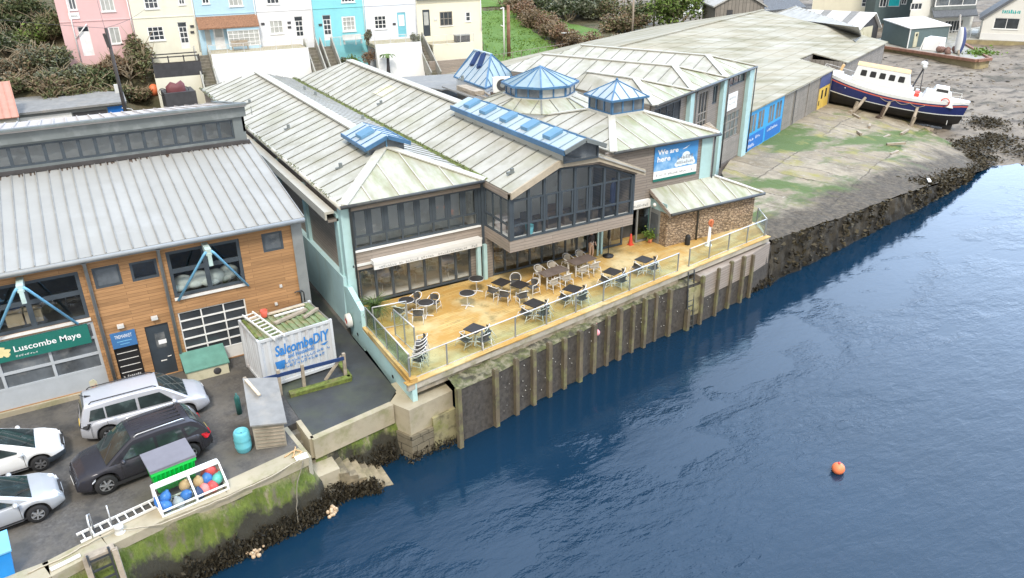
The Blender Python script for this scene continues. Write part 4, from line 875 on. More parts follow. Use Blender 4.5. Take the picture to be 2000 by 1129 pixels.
# folding doors
dz=5.22; DU0,DU1=X0+.5,X1-.75
o=window(cf,FF,DU0,DU1,DKZ+.03,dz,7,1,'frame_grey','glass_window',.1,-.2,mw=.13,name='folding_doors')
m=MB(); FF.box(m,X0+.28,DU0,DKZ,5.3,-.25,-.1); FF.box(m,DU1,X1,DKZ,5.3,-.25,-.1); FF.box(m,DU0,DU1,dz,5.3,-.25,-.15); m.build('door_surround','weathered_dark',cf)
aw_=thing('awning_cassette','long white folded awning with illegible grey lettering above the folding doors','awning',FF.P(14.5,5.5,.2),group=None)
a0,a1=FF.at(728,511,.3)[0],FF.at(939,465,.3)[0]
m=MB(); FF.box(m,a0,a1,5.52,5.74,0,.42); FF.box(m,a0,a1,5.30,5.535,.36,.42); m.build('cassette','awning_white',aw_); scribble(FF,a0+.25,5.35,a1-a0-.5,.12,'steel_grey',aw_,.425,46,4,arc=0)
for k in range(2): 
    m=MB(); u=X1-.5+k*.38; m.beam(FF.P(u,DKZ,.28),FF.P(u,5.3,.28),.2,.2); m.build('porch_column','post_teal',cf)
# --- bay
ZB=5.66; YBY=31.21; FBY=Fr((0,YBY),(1,0),(0,-1)); FBL=Fr((X1,0),(0,-1),(-1,0))
m=MB(); FBY.box(m,X1,X2,ZB,6.26,-.15,0); FBL.box(m,-YF,-YBY-.152,ZB,6.26,-.15,0); FBL.box(m,-YF,-YBY,8.42,EV-.1,-.15,.0); m.box((X1+.1,YBY+.1,ZB+.02),(X2,YF+4,ZB+.16)); m.build('bay_boarding','weathered_wood',cf)
# gable boards under the roof
bt=8.40
m=MB(); m.prism([(X1,YBY,bt),(X1,YBY,EV-.05),(20.5,YBY,9.95),(22.9,YBY,9.9),(X2+.1,YBY,EV-.2),(X2+.1,YBY,bt+.05),(23.0,YBY,9.42),(20.5,YBY,9.62)],(0,.14,0)); m.build('gable_board','weathered_wood',cf)
# bay window: posts and transoms, glass with sloping head
bays=[X1+.2+(X2-X1-.35)*i/8 for i in range(9)]
def head(u): 
    return bt+ (9.60-bt)*min(1,max(0,(u-X1)/(20.5-X1))) if u<20.5 else (9.60-.19*(u-20.5)/2.5 if u<23 else 9.41-(9.41-bt-.02)*(u-23)/(X2-23))
m=MB()
for u in bays: FBY.box(m,u-.065,u+.065,6.27,head(u)-.01,-.16,-.01)
for a,b in zip(bays,bays[1:]):
    FBY.box(m,a+.065,b-.065,6.27,6.36,-.13,-.02); FBY.box(m,a+.065,b-.065,7.0,7.08,-.13,-.02); FBY.box(m,a+.065,b-.065,8.28,8.36,-.13,-.02); m.beam(FBY.P(a,head(a)-.05,-.08),FBY.P(b,head(b)-.05,-.08),.1,.1)
    if 1<=bays.index(a)<=5:
        for uu in (a+.14,b-.14): FBY.box(m,uu-.05,uu+.05,7.08,8.28,-.12,-.03)
FBY.box(m,X1,X1+.16,6.27,bt+.1,-.16,.012); FBY.box(m,X2-.12,X2,6.27,bt+.1,-.16,.012)
wnd=m.build('window','frame_grey',cf)
g=MB(); g.poly([FBY.P(X1+.1,6.3,-.08),FBY.P(X2-.05,6.3,-.08),FBY.P(X2-.05,bt,-.08),FBY.P(23,9.4,-.08),FBY.P(20.5,9.6,-.08),FBY.P(X1+.1,bt,-.08)]); g.build('pane','glass_window',wnd,fix=False)
q_=MB(); FBY.box(q_,X1+.15,X2-.1,6.262,6.3,-.4,-.17); FBL.box(q_,-33.9,-31.5,6.262,6.3,-.4,-.17); q_.build('sill','white',wnd)
window(cf,FBL,-33.9,-YBY-.16,6.27,bt,3,1,'frame_grey','glass_window',.09,-.08,mw=.1,vs=[7.04])
m=MB(); FBY.box(m,X2-.1,X2,ZB,8.5,-2.6,-.16); m.box((X2-.1,YBY+.2,8.5),(X2,YF,EV-.3)); m.build('bay_side','weathered_wood',cf)
m=MB(); m.box((X1+.1,YBY+.1,ZB-.02),(X2-.05,YF,ZB+.015)); m.build('bay_soffit','weathered_dark',cf)
# under-bay glazed doors, set back
FU=Fr((0,33.75),(1,0),(0,-1)); ub=[(18.1,24.6)]
window(cf,FU,18.1,24.4,DKZ+.03,5.45,8,1,'frame_grey','glass_window',.09,-.1,mw=.12,name='folding_doors')
m=MB(); FU.box(m,17.7,18.1,DKZ,5.66,-.2,-.02); FU.box(m,18.1,29.,5.45,5.66,-.2,-.02); m.build('door_surround','weathered_dark',cf)
m=MB(); m.beam((24.62,33.2,DKZ),(24.62,33.2,5.66),.09,.09); m.beam((24.95,33.3,DKZ),(24.95,33.3,5.66),.12,.12); m.build('porch_column','post_teal',cf)
window(cf,FU,25.1,26.8,DKZ+.03,5.45,1,1,'frame_grey','glass_window',.1,-.03,name='glass_screen'); 
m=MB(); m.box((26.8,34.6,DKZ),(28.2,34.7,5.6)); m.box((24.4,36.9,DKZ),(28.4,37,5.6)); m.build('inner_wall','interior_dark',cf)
FS=Fr((0,33.55),(1,0),(0,-1))
window(cf,FS,27.65,28.75,DKZ+.03,5.5,1,1,'steel_grey','glass_frost',.1,-.05,name='glass_screen')
# interior shell of cafe (seen through the glass)
m=MB(); m.box((X0+.2,YF+3.4,DKZ),(X2,YF+3.5,5.5)); m.box((X0+.2,YF+2.2,5.7),(X1,YF+2.3,8.7)); m.box((X1,YF+1,5.7),(X2,YF+1.1,8.7)); m.box((X0+.16,YF+.3,5.75),(X0+.2,YF+5,8.7)); m.build('inner_wall','interior_pale',cf)
m=MB(); m.box((X0+.2,YF+.05,DKZ-.04),(X2,YF+4.4,DKZ)); m.build('inner_floor','interior_pale',cf)
m=MB(); m.box((X0+.2,YF-.05,5.5),(X2-.1,YF+5,5.62)); m.build('upper_floor','interior_pale',cf)
m=MB(); m.box((X1,YF-.02,5.75),(X1+.1,YF+4,8.6)); m.build('party_wall','interior_pale',cf)
# --- lantern on roof 1
def prop(fr_pts): pass
ln=MB(); x0,x1,y0,y1=13.0,15.15,37.6,41.2
m=MB(); m.box((x0+.12,y0+.12,9.6),(x1-.12,y1-.1,10.35)); lo=m.build('roof_lantern','lantern_side',cf)
m=MB(); e=10.3; rr=10.78
roof_face(m,[(x0-.15,y1,e),(x0-.15,y0-.2,e),(14.07,y0-.2,rr),(14.07,y1,rr)],.75,.06,0,rmi=1); roof_face(m,[(x1+.15,y0-.2,e),(x1+.15,y1,e),(14.07,y1,rr),(14.07,y0-.2,rr)],.9,.06,0,rmi=1)
for s_,x in ((1,x0-.17),(-1,x1+.17)): m.beam((x,y0-.2,e-.05),(x,y1,e-.05),.06,.2,1); m.beam((x,y0-.22,e-.03),(14.07,y0-.22,rr-.03),.06,.2,1)
m.build('lantern_roof',['lantern_top','lantern_blue'],lo)
m=MB(); m.prism([(x0+.1,y0+.05,9.9),(x1-.1,y0+.05,9.9),(x1-.1,y0+.05,10.3),(14.07,y0+.05,10.7),(x0+.1,y0+.05,10.3)],(0,.04,0)); m.build('pane','glass_mid',lo)
m=MB(); m.beam((14.07,y0+.02,9.9),(14.07,y0+.02,10.7),.07,.06); m.build('mullion','skylight_blue',lo)
for yy in (38.8,): 
    m=MB(); sl_=(rr-e)/(14.07-x0+.15); f=lambda x:e+(x-x0+.15)*sl_
    m.prism([(13.15,yy,f(13.15)+.02),(13.15,yy+.9,f(13.15)+.02),(13.9,yy+.9,f(13.9)+.02),(13.9,yy,f(13.9)+.02)],(0,0,.16)); m.build('skylight','skylight_blue',lo)
# --- long monitor on roof 2
x0,x1,y0,y1=20.55,22.75,30.82,43.0; xm=(x0+x1)/2; b0=9.9
m=MB(); m.box((x0+.1,y0+.1,b0),(x1-.1,y1,10.55)); lo=m.build('roof_lantern','ridge_cap',cf)
m=MB(); e,rr=10.6,11.05
roof_face(m,[(x0-.12,y1,e),(x0-.12,y0-.35,e),(xm,y0-.35,rr),(xm,y1,rr)],.85,.06,0,rmi=2); roof_face(m,[(x1+.12,y0-.35,e),(x1+.12,y1,e),(xm,y1,rr),(xm,y0-.35,rr)],.85,.06,2,rmi=1)
m.beam((x0-.14,y0-.35,e-.06),(x0-.14,y1,e-.06),.08,.26,1); m.beam((x1+.14,y0-.35,e-.06),(x1+.14,y1,e-.06),.08,.2,3); m.beam((x0-.14,y0-.37,e-.03),(xm,y0-.37,rr-.03),.08,.2,3); m.beam((x1+.14,y0-.37,e-.03),(xm,y0-.37,rr-.03),.08,.2,3)
m.build('lantern_roof',['lantern_top','lantern_blue','lantern_side','fascia_grey'],lo)
m=MB(); m.prism([(x0+.12,y0+.05,b0),(x1-.12,y0+.05,b0),(x1-.12,y0+.05,e),(xm,y0+.05,rr-.1),(x0+.12,y0+.05,e)],(0,.04,0)); m.build('pane','glass_mid',lo)
m=MB(); m.beam((x0+.1,y0+.02,b0),(x0+.1,y0+.02,e),.09,.08); m.beam((x1-.1,y0+.02,b0),(x1-.1,y0+.02,e),.09,.08); m.beam((x0+.1,y0+.03,b0+.05),(x1-.1,y0+.03,b0+.05),.08,.1); m.beam((x0+.2,y0+.0,10.3),(xm,y0+.0,10.12),.05,.05); m.build('mullion','frame_grey',lo)
sl_=(rr-e)/(xm-x0+.12); f=lambda x:e+(x-x0+.12)*sl_
for yy in (32.3,34.5,36.8,39.2,41.2):
    m=MB(); m.prism([(x0+.2,yy,f(x0+.2)+.02),(x0+.2,yy+.72,f(x0+.2)+.02),(x0+.98,yy+.72,f(x0+.98)+.02),(x0+.98,yy,f(x0+.98)+.02)],(0,0,.17)); m.build('skylight','skylight_blue',lo)
# vents and small fittings on roofs
m=MB()
for px,py in ((487,196),(563,247),(665,322),(595,172),(616,180),(708,223)):
    p=G(px,py,9.5); z=EV+(p[0]-X0)*(RZ1-EV)/(CX-X0) if p[0]<CX else RZ1-(p[0]-CX)*(RZ1-EV)/(X1-CX); m.box((p[0]-.08,p[1]-.06,z-.1),(p[0]+.08,p[1]+.06,z+.28)); m.box((p[0]-.28,p[1]-.05,z+.0),(p[0]+.08,p[1]+.05,z+.07))
for px,py in ((744,198),(1000,325),(905,203)):
    p=G(px,py,9.6); z=EV+(p[0]-X1)*(RZ2-EV)/(CX2-X1); m.box((p[0]-.08,p[1]-.06,z-.1),(p[0]+.08,p[1]+.06,z+.25)); m.box((p[0]-.3,p[1]-.08,z-.02),(p[0]+.1,p[1]+.08,z+.09))
m.build('roof_vent','fascia_grey',cf)
m=MB(); p=G(755,182,9.7); s_=(RZ2-EV)/(CX2-X1); zz=lambda x:EV+(x-X1)*s_+.012
m.poly([(p[0]-.7,p[1]-1,zz(p[0]-.7)),(p[0]+.5,p[1]-1,zz(p[0]+.5)),(p[0]+.5,p[1]+1.,zz(p[0]+.5)),(p[0]-.7,p[1]+1.,zz(p[0]-.7))]); m.build('roof_patch','tank_cream',cf)
# ------------------------------------------------------------------ hip-roofed block with banner
hb=thing('hip_roof_block','boarded cafe wing with hipped pale roof and square blue lantern','building',(29.6,36,DKZ))
HX0,HX1,HY0,HY1=25.95,33.3,33.75,43.2; he=9.12; L=(28.35,30.75,37.3,39.7); lz=10.08
m=MB(); ex=.25
A_,B_,C_,D_=(HX0-ex,HY0-ex,he),(HX1+ex,HY0-ex,he),(HX1+ex,HY1+ex,he),(HX0-ex,HY1+ex,he); a_,b_,c_,d_=(L[0],L[2],lz),(L[1],L[2],lz),(L[1],L[3],lz),(L[0],L[3],lz)
roof_face(m,[A_,B_,b_,a_],1.25,mi=2,rmi=3,rw=.05); roof_face(m,[B_,C_,c_,b_],1.2,mi=0,rmi=1); roof_face(m,[C_,D_,d_,c_],1.2,rmi=1); roof_face(m,[D_,A_,a_,d_],1.2,rmi=1)
for p,q_ in ((A_,a_),(B_,b_),(C_,c_),(D_,d_)): m.beam(Vector(p)+Vector((0,0,.04)),Vector(q_)+Vector((0,0,.05)),.42,.07,3)
m.build('roof',['roof_cafe','seam','roof_moss','ridge_cap'],hb)
m=MB(); m.tube([(HX0-ex,HY0-ex-.08,he-.04),(HX1+ex+.05,HY0-ex-.08,he-.04)],.09,6); m.tube([(HX1+ex+.06,HY0-ex,he-.04),(HX1+ex+.06,HY1,he-.04)],.09,6); m.build('gutter','gutter_dark',hb)
FH=Fr((0,HY0),(1,0),(0,-1))
m=MB(); FH.box(m,X2,HX1-.85,5.55,he-.1,-.2,0); m.box((HX0,HY0+.2,DKZ),(HX0+.2,HY1,he-.1)); m.box((HX1-.2,HY0+.2,DKZ-.3),(HX1,HY1,he-.1)); m.box((HX0,HY1-.2,DKZ),(HX1,HY1,he-.1)); m.build('boarding','weathered_dark',hb)
m=MB(); FH.box(m,HX1-.85,HX1+.02,DKZ-.4,he-.1,-.3,.03); m.build('corner_column','post_teal',hb)
m=MB(); m.tube([(HX1+.1,HY0-.1,he-.15),(HX1+.1,HY0-.1,2.9)],.05,6); m.build('downpipe','gutter_dark',hb)
# square lantern
m=MB(); h=.92
m.box((L[0]-.15,L[2]-.15,lz-.25),(L[1]+.15,L[3]+.15,lz+.08)); lo=m.build('roof_lantern','ridge_cap',hb)
FQ=[Fr((0,L[2]),(1,0),(0,-1)),Fr((L[0],0),(0,1),(-1,0)),Fr((L[1],0),(0,1),(1,0)),Fr((0,L[3]),(1,0),(0,1))]
for fq,(a,b) in zip(FQ,((L[0],L[1]),(L[2],L[3]),(L[2],L[3]),(L[0],L[1]))):
    m=MB()
    for i in range(4):
        u=a+(b-a)*i/3; u=min(max(u,a+.05),b-.05); fq.box(m,u-.05,u+.05,lz+.08,lz+h,-.06,.03)
    fq.box(m,a,b,lz+.08,lz+.16,-.05,.02); fq.box(m,a,b,lz+h-.12,lz+h,-.05,.02); w_=m.build('lantern_window','lantern_blue',lo); g=MB(); fq.quad(g,a,b,lz+.1,lz+h,-.02); g.build('pane','glass_mid',w_)
m=MB(); o_=.22; p4=[(L[0]-o_,L[2]-o_,lz+h),(L[1]+o_,L[2]-o_,lz+h),(L[1]+o_,L[3]+o_,lz+h),(L[0]-o_,L[3]+o_,lz+h)]; ap=((L[0]+L[1])/2,(L[2]+L[3])/2,lz+h+.92)
for i in range(4): roof_face(m,[p4[i],p4[(i+1)%4],ap],.7,.05,0,rmi=1,rib=.04,rw=.05); m.beam(p4[i],ap,.1,.08,1); m.beam(p4[i],p4[(i+1)%4],.08,.12,1)
m.ball((ap[0],ap[1],ap[2]+.05),.09,8,6,1); m.build('lantern_roof',['lantern_top','lantern_blue'],lo)
# lower white fascia sign beside the bay
fs=thing('white_fascia_sign','short white fascia board with worn lettering between bay and stone hut','sign',FH.P(28,5.7,.2))
u0,u1=FH.at(1234,400,.3)[0],FH.at(1271,390,.3)[0]; m=MB(); FH.box(m,u0,u1,5.48,5.92,.05,.3); m.build('board','awning_white',fs); scribble(FH,u0+.15,5.58,u1-u0-.3,.16,'steel_grey',fs,.305,8,9)
# banner
bn=thing('wall_banner','large sky blue banner reading We are here on the boarded wall','banner',FH.P(30.6,7.9,.1))
b0,b1=FH.at(1281,285,.1)[0],FH.at(1366,271,.1)[0]; v0,v1=6.82,8.92
t=NT('banner_sky'); n_=t.noise(t.coord(True),1.1,5,.6); x,y,z=t.sep(t.coord(True)); o_=t.mix(t.ramp(t.math('ADD',n_,t.math('MULTIPLY',t.math('SUBTRACT',7.9,z),.18)),.45,.75),(.06,.26,.58),(.45,.66,.82)); t.col(o_); t.set(.5)
m=MB(); FH.box(m,b0,b1,v0+.62,v1,.03,.06); m.build('sheet','banner_sky',bn); m=MB(); FH.box(m,b0,b1,v0+.16,v0+.62,.03,.0605); m.build('white_band','white_plain',bn); m=MB(); FH.box(m,b0,b1,v0,v0+.16,.03,.061); m.build('green_band','sign_green',bn)
w_=b1-b0; text('We are',FH,b0+.22,v1-.52,1.55,.3,'white_plain',bn,.066,bold=.025); text('here',FH,b0+.22,v1-.95,.98,.33,'white_plain',bn,.066,bold=.025)
mat('cloud_mark',(.7,.78,.85),.6,var=.08); m=MB()
for k,(du,dv,r,mi) in enumerate(((2.35,1.02,.42,0),(2.0,.92,.33,0),(2.72,.95,.34,0),(2.4,1.3,.3,0),(1.75,.82,.2,0),(2.95,.82,.2,0))): m.poly([FH.P(b0+du+r*math.cos(j*.35),v0+dv+r*.75*math.sin(j*.35),.0625+.0006*k) for j in range(18)],mi)
m.build('cloud_motif','cloud_mark',bn,fix=False); scribble(FH,b0+1.75,v0+1.1,1.25,.22,'steel_grey',bn,.068,6,21); scribble(FH,b0+1.7,v0+.82,1.3,.18,'steel_grey',bn,.068,9,22); scribble(FH,b0+.2,v0+.3,w_-.5,.14,'steel_grey',bn,.066,22,23)
m=MB(); m.poly([FH.P(b0+2.05,v1-.42,.066),FH.P(b0+2.7,v1-.2,.066),FH.P(b0+2.35,v1-.38,.066),FH.P(b0+2.6,v1-.36,.066)]); m.build('swoosh','white_plain',bn,fix=False)
# ------------------------------------------------------------------ stone hut
sh=thing('stone_hut','rubble stone hut with mossy lean-to metal roof at the end of the deck','building',(32.3,32.4,DKZ))
SX0,SX1,SY=28.75,35.75,32.15
FT=Fr((0,SY),(1,0),(0,-1))
m=MB(); m.prism([(SX0,SY,DKZ-.6),(SX0,SY,5.35),(SX0,33.74,6.0),(SX0,33.74,DKZ-.6)],(.35,0,0)); FT.box(m,SX0+.35,SX1,DKZ-.8,5.38,-.35,0); m.box((SX1-.35,SY+.35,DKZ-.8),(SX1,33.9,5.7)); m.build('wall','stone_hut',sh)
z0,z1=5.46,6.42
m=MB(); roof_face(m,[(SX0-.1,SY-.35,z0),(SX1+.3,SY-.35,z0),(HX1+.4,33.72,z1),(SX0-.1,33.72,z1)],1.3,mi=0,rmi=1,rw=.05); roof_face(m,[(SX1+.3,SY-.35,z0),(SX1+.3,35.5,z0),(HX1+.4,33.72,z1)],1.2,mi=2,rmi=1); m.beam((SX1+.28,SY-.33,z0+.03),(HX1+.4,33.72,z1+.03),.3,.06,1)
m.build('roof',['roof_moss','ridge_cap','roof_cafe'],sh); m=MB(); m.tube([(SX0-.1,SY-.42,z0-.05),(SX1+.35,SY-.42,z0-.05)],.09,6); u=FT.at(1360,440)[0]; m.tube([(u,SY-.4,z0-.1),(u,SY-.08,z0-.3),(u,SY-.08,DKZ)],.06,6); m.build('gutter','gutter_dark',sh)
m=MB(); m.prism([(SX0-.12,SY-.38,z0-.22),(SX0-.12,SY-.38,z0+.02),(SX0-.12,33.72,z1+.02),(SX0-.12,33.72,z1-.22)],(.05,0,0)); m.build('bargeboard','weathered_wood',sh)
FV=Fr((SX0,0),(0,-1),(-1,0))
m=MB(); FV.box(m,-33.7,-32.75,DKZ,5.35,.005,.06); m.build('door','steel_grey',sh); m=MB(); FV.box(m,-33.6,-32.85,DKZ+.2,5.1,.06,.07); m.build('pane','glass_mid',sh)
m=MB(); FV.box(m,-33.74,-32.2,5.36,5.9,.003,.03); FV.box(m,-33.74,-33.7,DKZ,5.36,0,.08); m.build('gable_panel','post_teal',sh)
m=MB(); p=FV.P(-33.25,5.6,.05); m.ball(p,.12,10,6); m.build('bulkhead_lamp','white_plain',sh)

# ------------------------------------------------------------------ workshops in a row (turned 24 degrees)
FWK=Fr((W0.x,W0.y),(E1.x,E1.y),(-E2.x,-E2.y))
ws=thing('boat_workshops','tall workshop row with three hipped roof bays and pale teal piers','building',WP(-9,3,YD))
we=10.0; bays_=[(-17.95,-11.75),(-11.75,-5.75),(-5.75,.4)]
m=MB()
for i,(u0,u1) in enumerate(bays_):
    um=(u0+u1)/2; rz=11.0; vb=16.5; e=we
    A_,B_,C_,D_=WP(u0,-.35,e),WP(u1,-.35,e),WP(u1,vb,e),WP(u0,vb,e); r0,r1=WP(um,2.6,rz),WP(um,vb-2.2,rz)
    if i==0: A_,C_,D_,r1=WP(-17.6,-.35,e),WP(u1,8.6,e),WP(-14.9,8.2,e),WP(-14.2,6.8,rz)
    roof_face(m,[A_,B_,r0],1.5,mi=2,rmi=3,rw=.04); roof_face(m,[B_,C_,r1,r0],1.25,mi=0,rmi=1); roof_face(m,[D_,A_,r0,r1],1.25,mi=0,rmi=1); roof_face(m,[C_,D_,r1],1.3,mi=0,rmi=1)
    for p in (A_,B_): m.beam(Vector(p)+Vector((0,0,.05)),Vector(r0)+Vector((0,0,.05)),.45,.07,3)
    m.beam(Vector(r0)+Vector((0,0,.04)),Vector(r1)+Vector((0,0,.04)),.3,.08,3)
m.build('roof',['roof_cafe','seam','roof_moss','ridge_cap'],ws)
m=MB(); m.tube([WP(-17.65,-.42,we-.05),WP(.45,-.42,we-.05)],.1,6); m.build('gutter','gutter_dark',ws)
def Wr(tl,br): return R4(FWK,tl,br)
gl1=Wr((1404,228),(1439,275)); gl1=[-4.6,-1.1,4.7,6.9]; tw=[-4.3,-.9,9.0,9.75]; w2=[-9.8,-8.1,6.6,9.5]; w2b=[-7.3,-6.4,8.2,9.6]; w3=[-17.0,-12.9,6.4,9.6]
m=MB(); wall_holes(m,FWK,-17.5,.35,YD-.2,we-.05,[gl1,tw,w2,w2b,w3],0,.2); m.box((0,0,0),(0,0,0)) if 0 else None
m.build('front_wall','weathered_dark',ws)
m=MB(); m.beam(WP(-17.4,.1,6.2),WP(-14.8,8.0,6.2),.2,7.5); m.beam(WP(-14.8,8.0,6.2),WP(-11.7,8.4,6.2),.2,7.5); m.beam(WP(-11.65,8.4,6.2),WP(-11.65,16.3,6.2),.2,7.5); m.beam(WP(.32,.1,6.2),WP(.32,16.3,6.2),.2,7.5); m.beam(WP(-11.6,16.2,6.2),WP(.3,16.2,6.2),.2,7.5); m.build('side_wall','weathered_dark',ws)
for wv,cc in ((tw,3),(w2b,2),(w3,4)): window(ws,FWK,*wv,cc,1,'frame_grey','glass_dark',.08,-.08,vs=[(wv[2]+wv[3])/2] if wv is w3 else None)
window(ws,FWK,*w2,3,1,'shed_boards','glass_dark',.1,-.08,vs=[7.3,7.9])
window(ws,FWK,*gl1,4,3,'shed_boards','glass_mid',.12,-.08)
m=MB(); FWK.box(m,-4.75,-.95,2.95,4.7,.005,.07); m.build('plank_door','shed_boards',ws)
for u0,u1 in ((-.6,.42),(-5.95,-5.35),(-11.95,-11.3)): m=MB(); FWK.box(m,u0,u1,2.3,we-.1,.0,.3); m.build('pier','post_teal',ws)
for u in (.55,-5.2,-11.1): m=MB(); m.tube([FWK.P(u,we-.1,.38),FWK.P(u,2.9,.33)],.055,6); m.build('downpipe','gutter_dark',ws)
nb=thing('white_notice_board','plain white notice board high on the boarded workshop wall','sign',FWK.P(-3.4,7.7,.05)); m=MB(); FWK.box(m,-4.35,-2.3,7.15,8.45,.02,.08); m.build('board','white',nb); scribble(FWK,-4.1,8.0,1.5,.16,'steel_grey',nb,.085,6,31); scribble(FWK,-4.1,7.6,1.5,.12,'steel_grey',nb,.085,9,32)
# lean-to between hip block and workshops
m=thing('lean_to_roof','small brown lean-to roof in the gap below the workshop windows','lean-to',WP(-9.5,-1,5)); q_=MB(); roof_face(q_,[WP(-12.6,-1.9,6.6),WP(-8.4,-1.2,6.6),WP(-7.6,-.05,7.0),WP(-12.9,-.05,7.0)],1.1); q_.build('roof','timber',m); q_=MB(); q_.prism([WP(-12.5,-1.7,YD),WP(-8.6,-1.1,YD),WP(-8,-.1,YD),WP(-12.7,-.1,YD)],(0,0,4.1)); q_.build('wall','weathered_dark',m)
m=thing('slip_gate','grey metal mesh gate at the side of the cafe wing','gate',(33.9,33.5,3)); q_=MB()
for a,b in (((33.45,33.6,3.0),(33.45,33.6,4.4)),((34.9,34.3,3.0),(34.9,34.3,4.4)),((33.45,33.6,4.4),(34.9,34.3,4.4)),((33.45,33.6,3.1),(34.9,34.3,3.1))): q_.beam(a,b,.06)
q_.build('frame','steel_grey',m); q_=MB(); q_.poly([(33.45,33.6,3.1),(34.9,34.3,3.1),(34.9,34.3,4.4),(33.45,33.6,4.4)]); q_.build('mesh_panel','glass_window',m,fix=False)
# ------------------------------------------------------------------ big shed
bs=thing('slipway_shed','long low boat shed with streaked fibre-cement roof along the slipway','shed',WP(25,8,2.6))
be,bz,bv=6.35,9.45,16.6
m=MB()
def rz_(v): return be+(bz-be)*(v/bv)
for f,t in (([(.55,-.3),(25.5,-.3),(25.5,bv),(.55,bv)],.12),([(25.5,3.6),(30.4,3.6),(30.4,bv),(25.5,bv)],.12),([(30.4,-.3),(49.9,-.3),(49.9,bv),(30.4,bv)],.12)):
    m.slab([WP(u,v,rz_(v)) for u,v in f],t,0)
for k in range(90):   # corrugation laps
    v=.4+k*.18; 
    if k%8==0: m.beam(WP(.55,v,rz_(v)+.012),WP(25.5 if v<3.6 else 49.9,v,rz_(v)+.012),.06,.02,0); 
    if v<3.6 and k%8==0: m.beam(WP(30.4,v,rz_(v)+.012),WP(49.9,v,rz_(v)+.012),.06,.02,0)
m.slab([WP(49.9,bv,bz),WP(.55,bv,bz),WP(.55,2*bv,be),WP(49.9,2*bv,be)],.12)
m.beam(WP(.55,bv,bz+.04),WP(50,bv,bz+.04),.45,.08)
m.build('roof','shed_roof',bs)
def wbox(m,u0,u1,z0,z1,w0=-.2,w1=0): FWK.box(m,u0,u1,z0,z1,w0,w1)
m=MB(); wbox(m,.45,25.4,2.2,be-.1); wbox(m,30.5,49.7,1.5,be-.1); FX=Fr(WP(49.7,0,0)[:2],(E2.x,E2.y),(E1.x,E1.y)); m.prism([FX.P(0,1.5,0),FX.P(0,be-.1,0),FX.P(bv,bz-.1,0),FX.P(2*bv,be-.1,0),FX.P(2*bv,1.5,0)],tuple(-E1*.2)); 
m.beam(WP(25.4,0,4),WP(25.4,3.7,4),.2,4.6); m.beam(WP(25.4,3.7,4.2),WP(30.5,3.7,4.2),.2,5.2); m.beam(WP(30.5,0,4),WP(30.5,3.7,4),.2,4.6); m.build('wall','shed_boards',bs)
# blue doors
c0,c1=.75,9.9; 
m=MB(); wbox(m,c0,c1,2.55,6.2,.003,.10)
bd=m.build('cobalt_doors','door_cobalt',bs)
for i in range(2):
    a=c0+.35+i*(c1-c0)/2; b=a+(c1-c0)/2-.7
    for k in range(2): w_=(b-a)/2; m=MB(); wbox(m,a+k*w_+.3,a+(k+1)*w_-.3,4.25,5.75,.102,.112); o=m.build('pane','glass_mid',bd); q_=MB(); u=a+(k+.5)*w_; wbox(q_,u-.06,u+.06,4.25,5.75,.112,.13); q_.build('glazing_bar','door_cobalt',o)
    m=MB(); wbox(m,a-.1,b+.1,2.75,4.0,.102,.115); o=m.build('painted_panel','panel_cobalt',bd); scribble(FWK,a+.3,3.5,b-a-1,.26,'white_plain',o,.12,7,41+i); 
    if i==0: scribble(FWK,a+.3,2.95,1.6,.3,'white_plain',o,.12,4,44)
for u in (10.1,13.2,13.62,17.6,21.36): m=MB(); wbox(m,u,u+.12,2.4,6.0,.003,.055); m.build('door_post','shed_boards',bs)
m=MB(); wbox(m,13.33,13.61,2.6,5.9,.003,.05); m.build('door_gap','black',bs)
m=MB(); wbox(m,10.3,21.4,6.0,6.22,.003,.12); m.build('door_track','lamp_grey',bs)
m=MB(); wbox(m,21.5,25.2,2.5,4.75,.003,.09); yd=m.build('yellow_door','yellow_door',bs)
m=MB()
for u in (22.3,23.7): wbox(m,u,u+.55,3.6,4.5,.091,.1)
wbox(m,21.65,21.95,3.0,3.5,.091,.1); m.build('pane','black',yd)
m=MB(); wbox(m,21.4,25.3,4.8,6.15,.003,.08); m.build('navy_panel','panel_navy',bs)
m=MB(); wbox(m,25.25,25.45,2.0,6.25,0,.15); m.build('corner_post','shed_boards',bs)
# ------------------------------------------------------------------ octagonal pavilion
oc=thing('octagonal_pavilion','low octagonal pavilion with blue glazed lantern and mossy skirt roof','building',(28.4,45.4,YD))
OCX,OCY=28.4,45.5
def ring(r,z,n=8,a0=22.5-8,cx=OCX,cy=OCY): return [(cx+r*math.cos(R(a0+i*360/n)),cy+r*math.sin(R(a0+i*360/n)),z) for i in range(n)]
r0,r1=ring(4.3,9.62),ring(2.6,10.15); m=MB()
for i in range(8):
    j=(i+1)%8; roof_face(m,[r0[i],r0[j],r1[j],r1[i]],1.25,.06,mi=0 if i%3 else 2,rmi=1); m.beam(r0[i],r1[i],.12,.07,1)
m.build('roof',['roof_moss','seam','roof_cafe'],oc)
m=MB(); m.prism(ring(4.1,YD),(0,0,9.6-YD-.08)); m.build('wall','render_white',oc)
q0,q1=ring(2.35,10.1),ring(2.35,10.95); lo=None
m=MB(); m.prism(ring(2.6,10.0),(0,0,.18)); lo=m.build('roof_lantern','ridge_cap',oc)
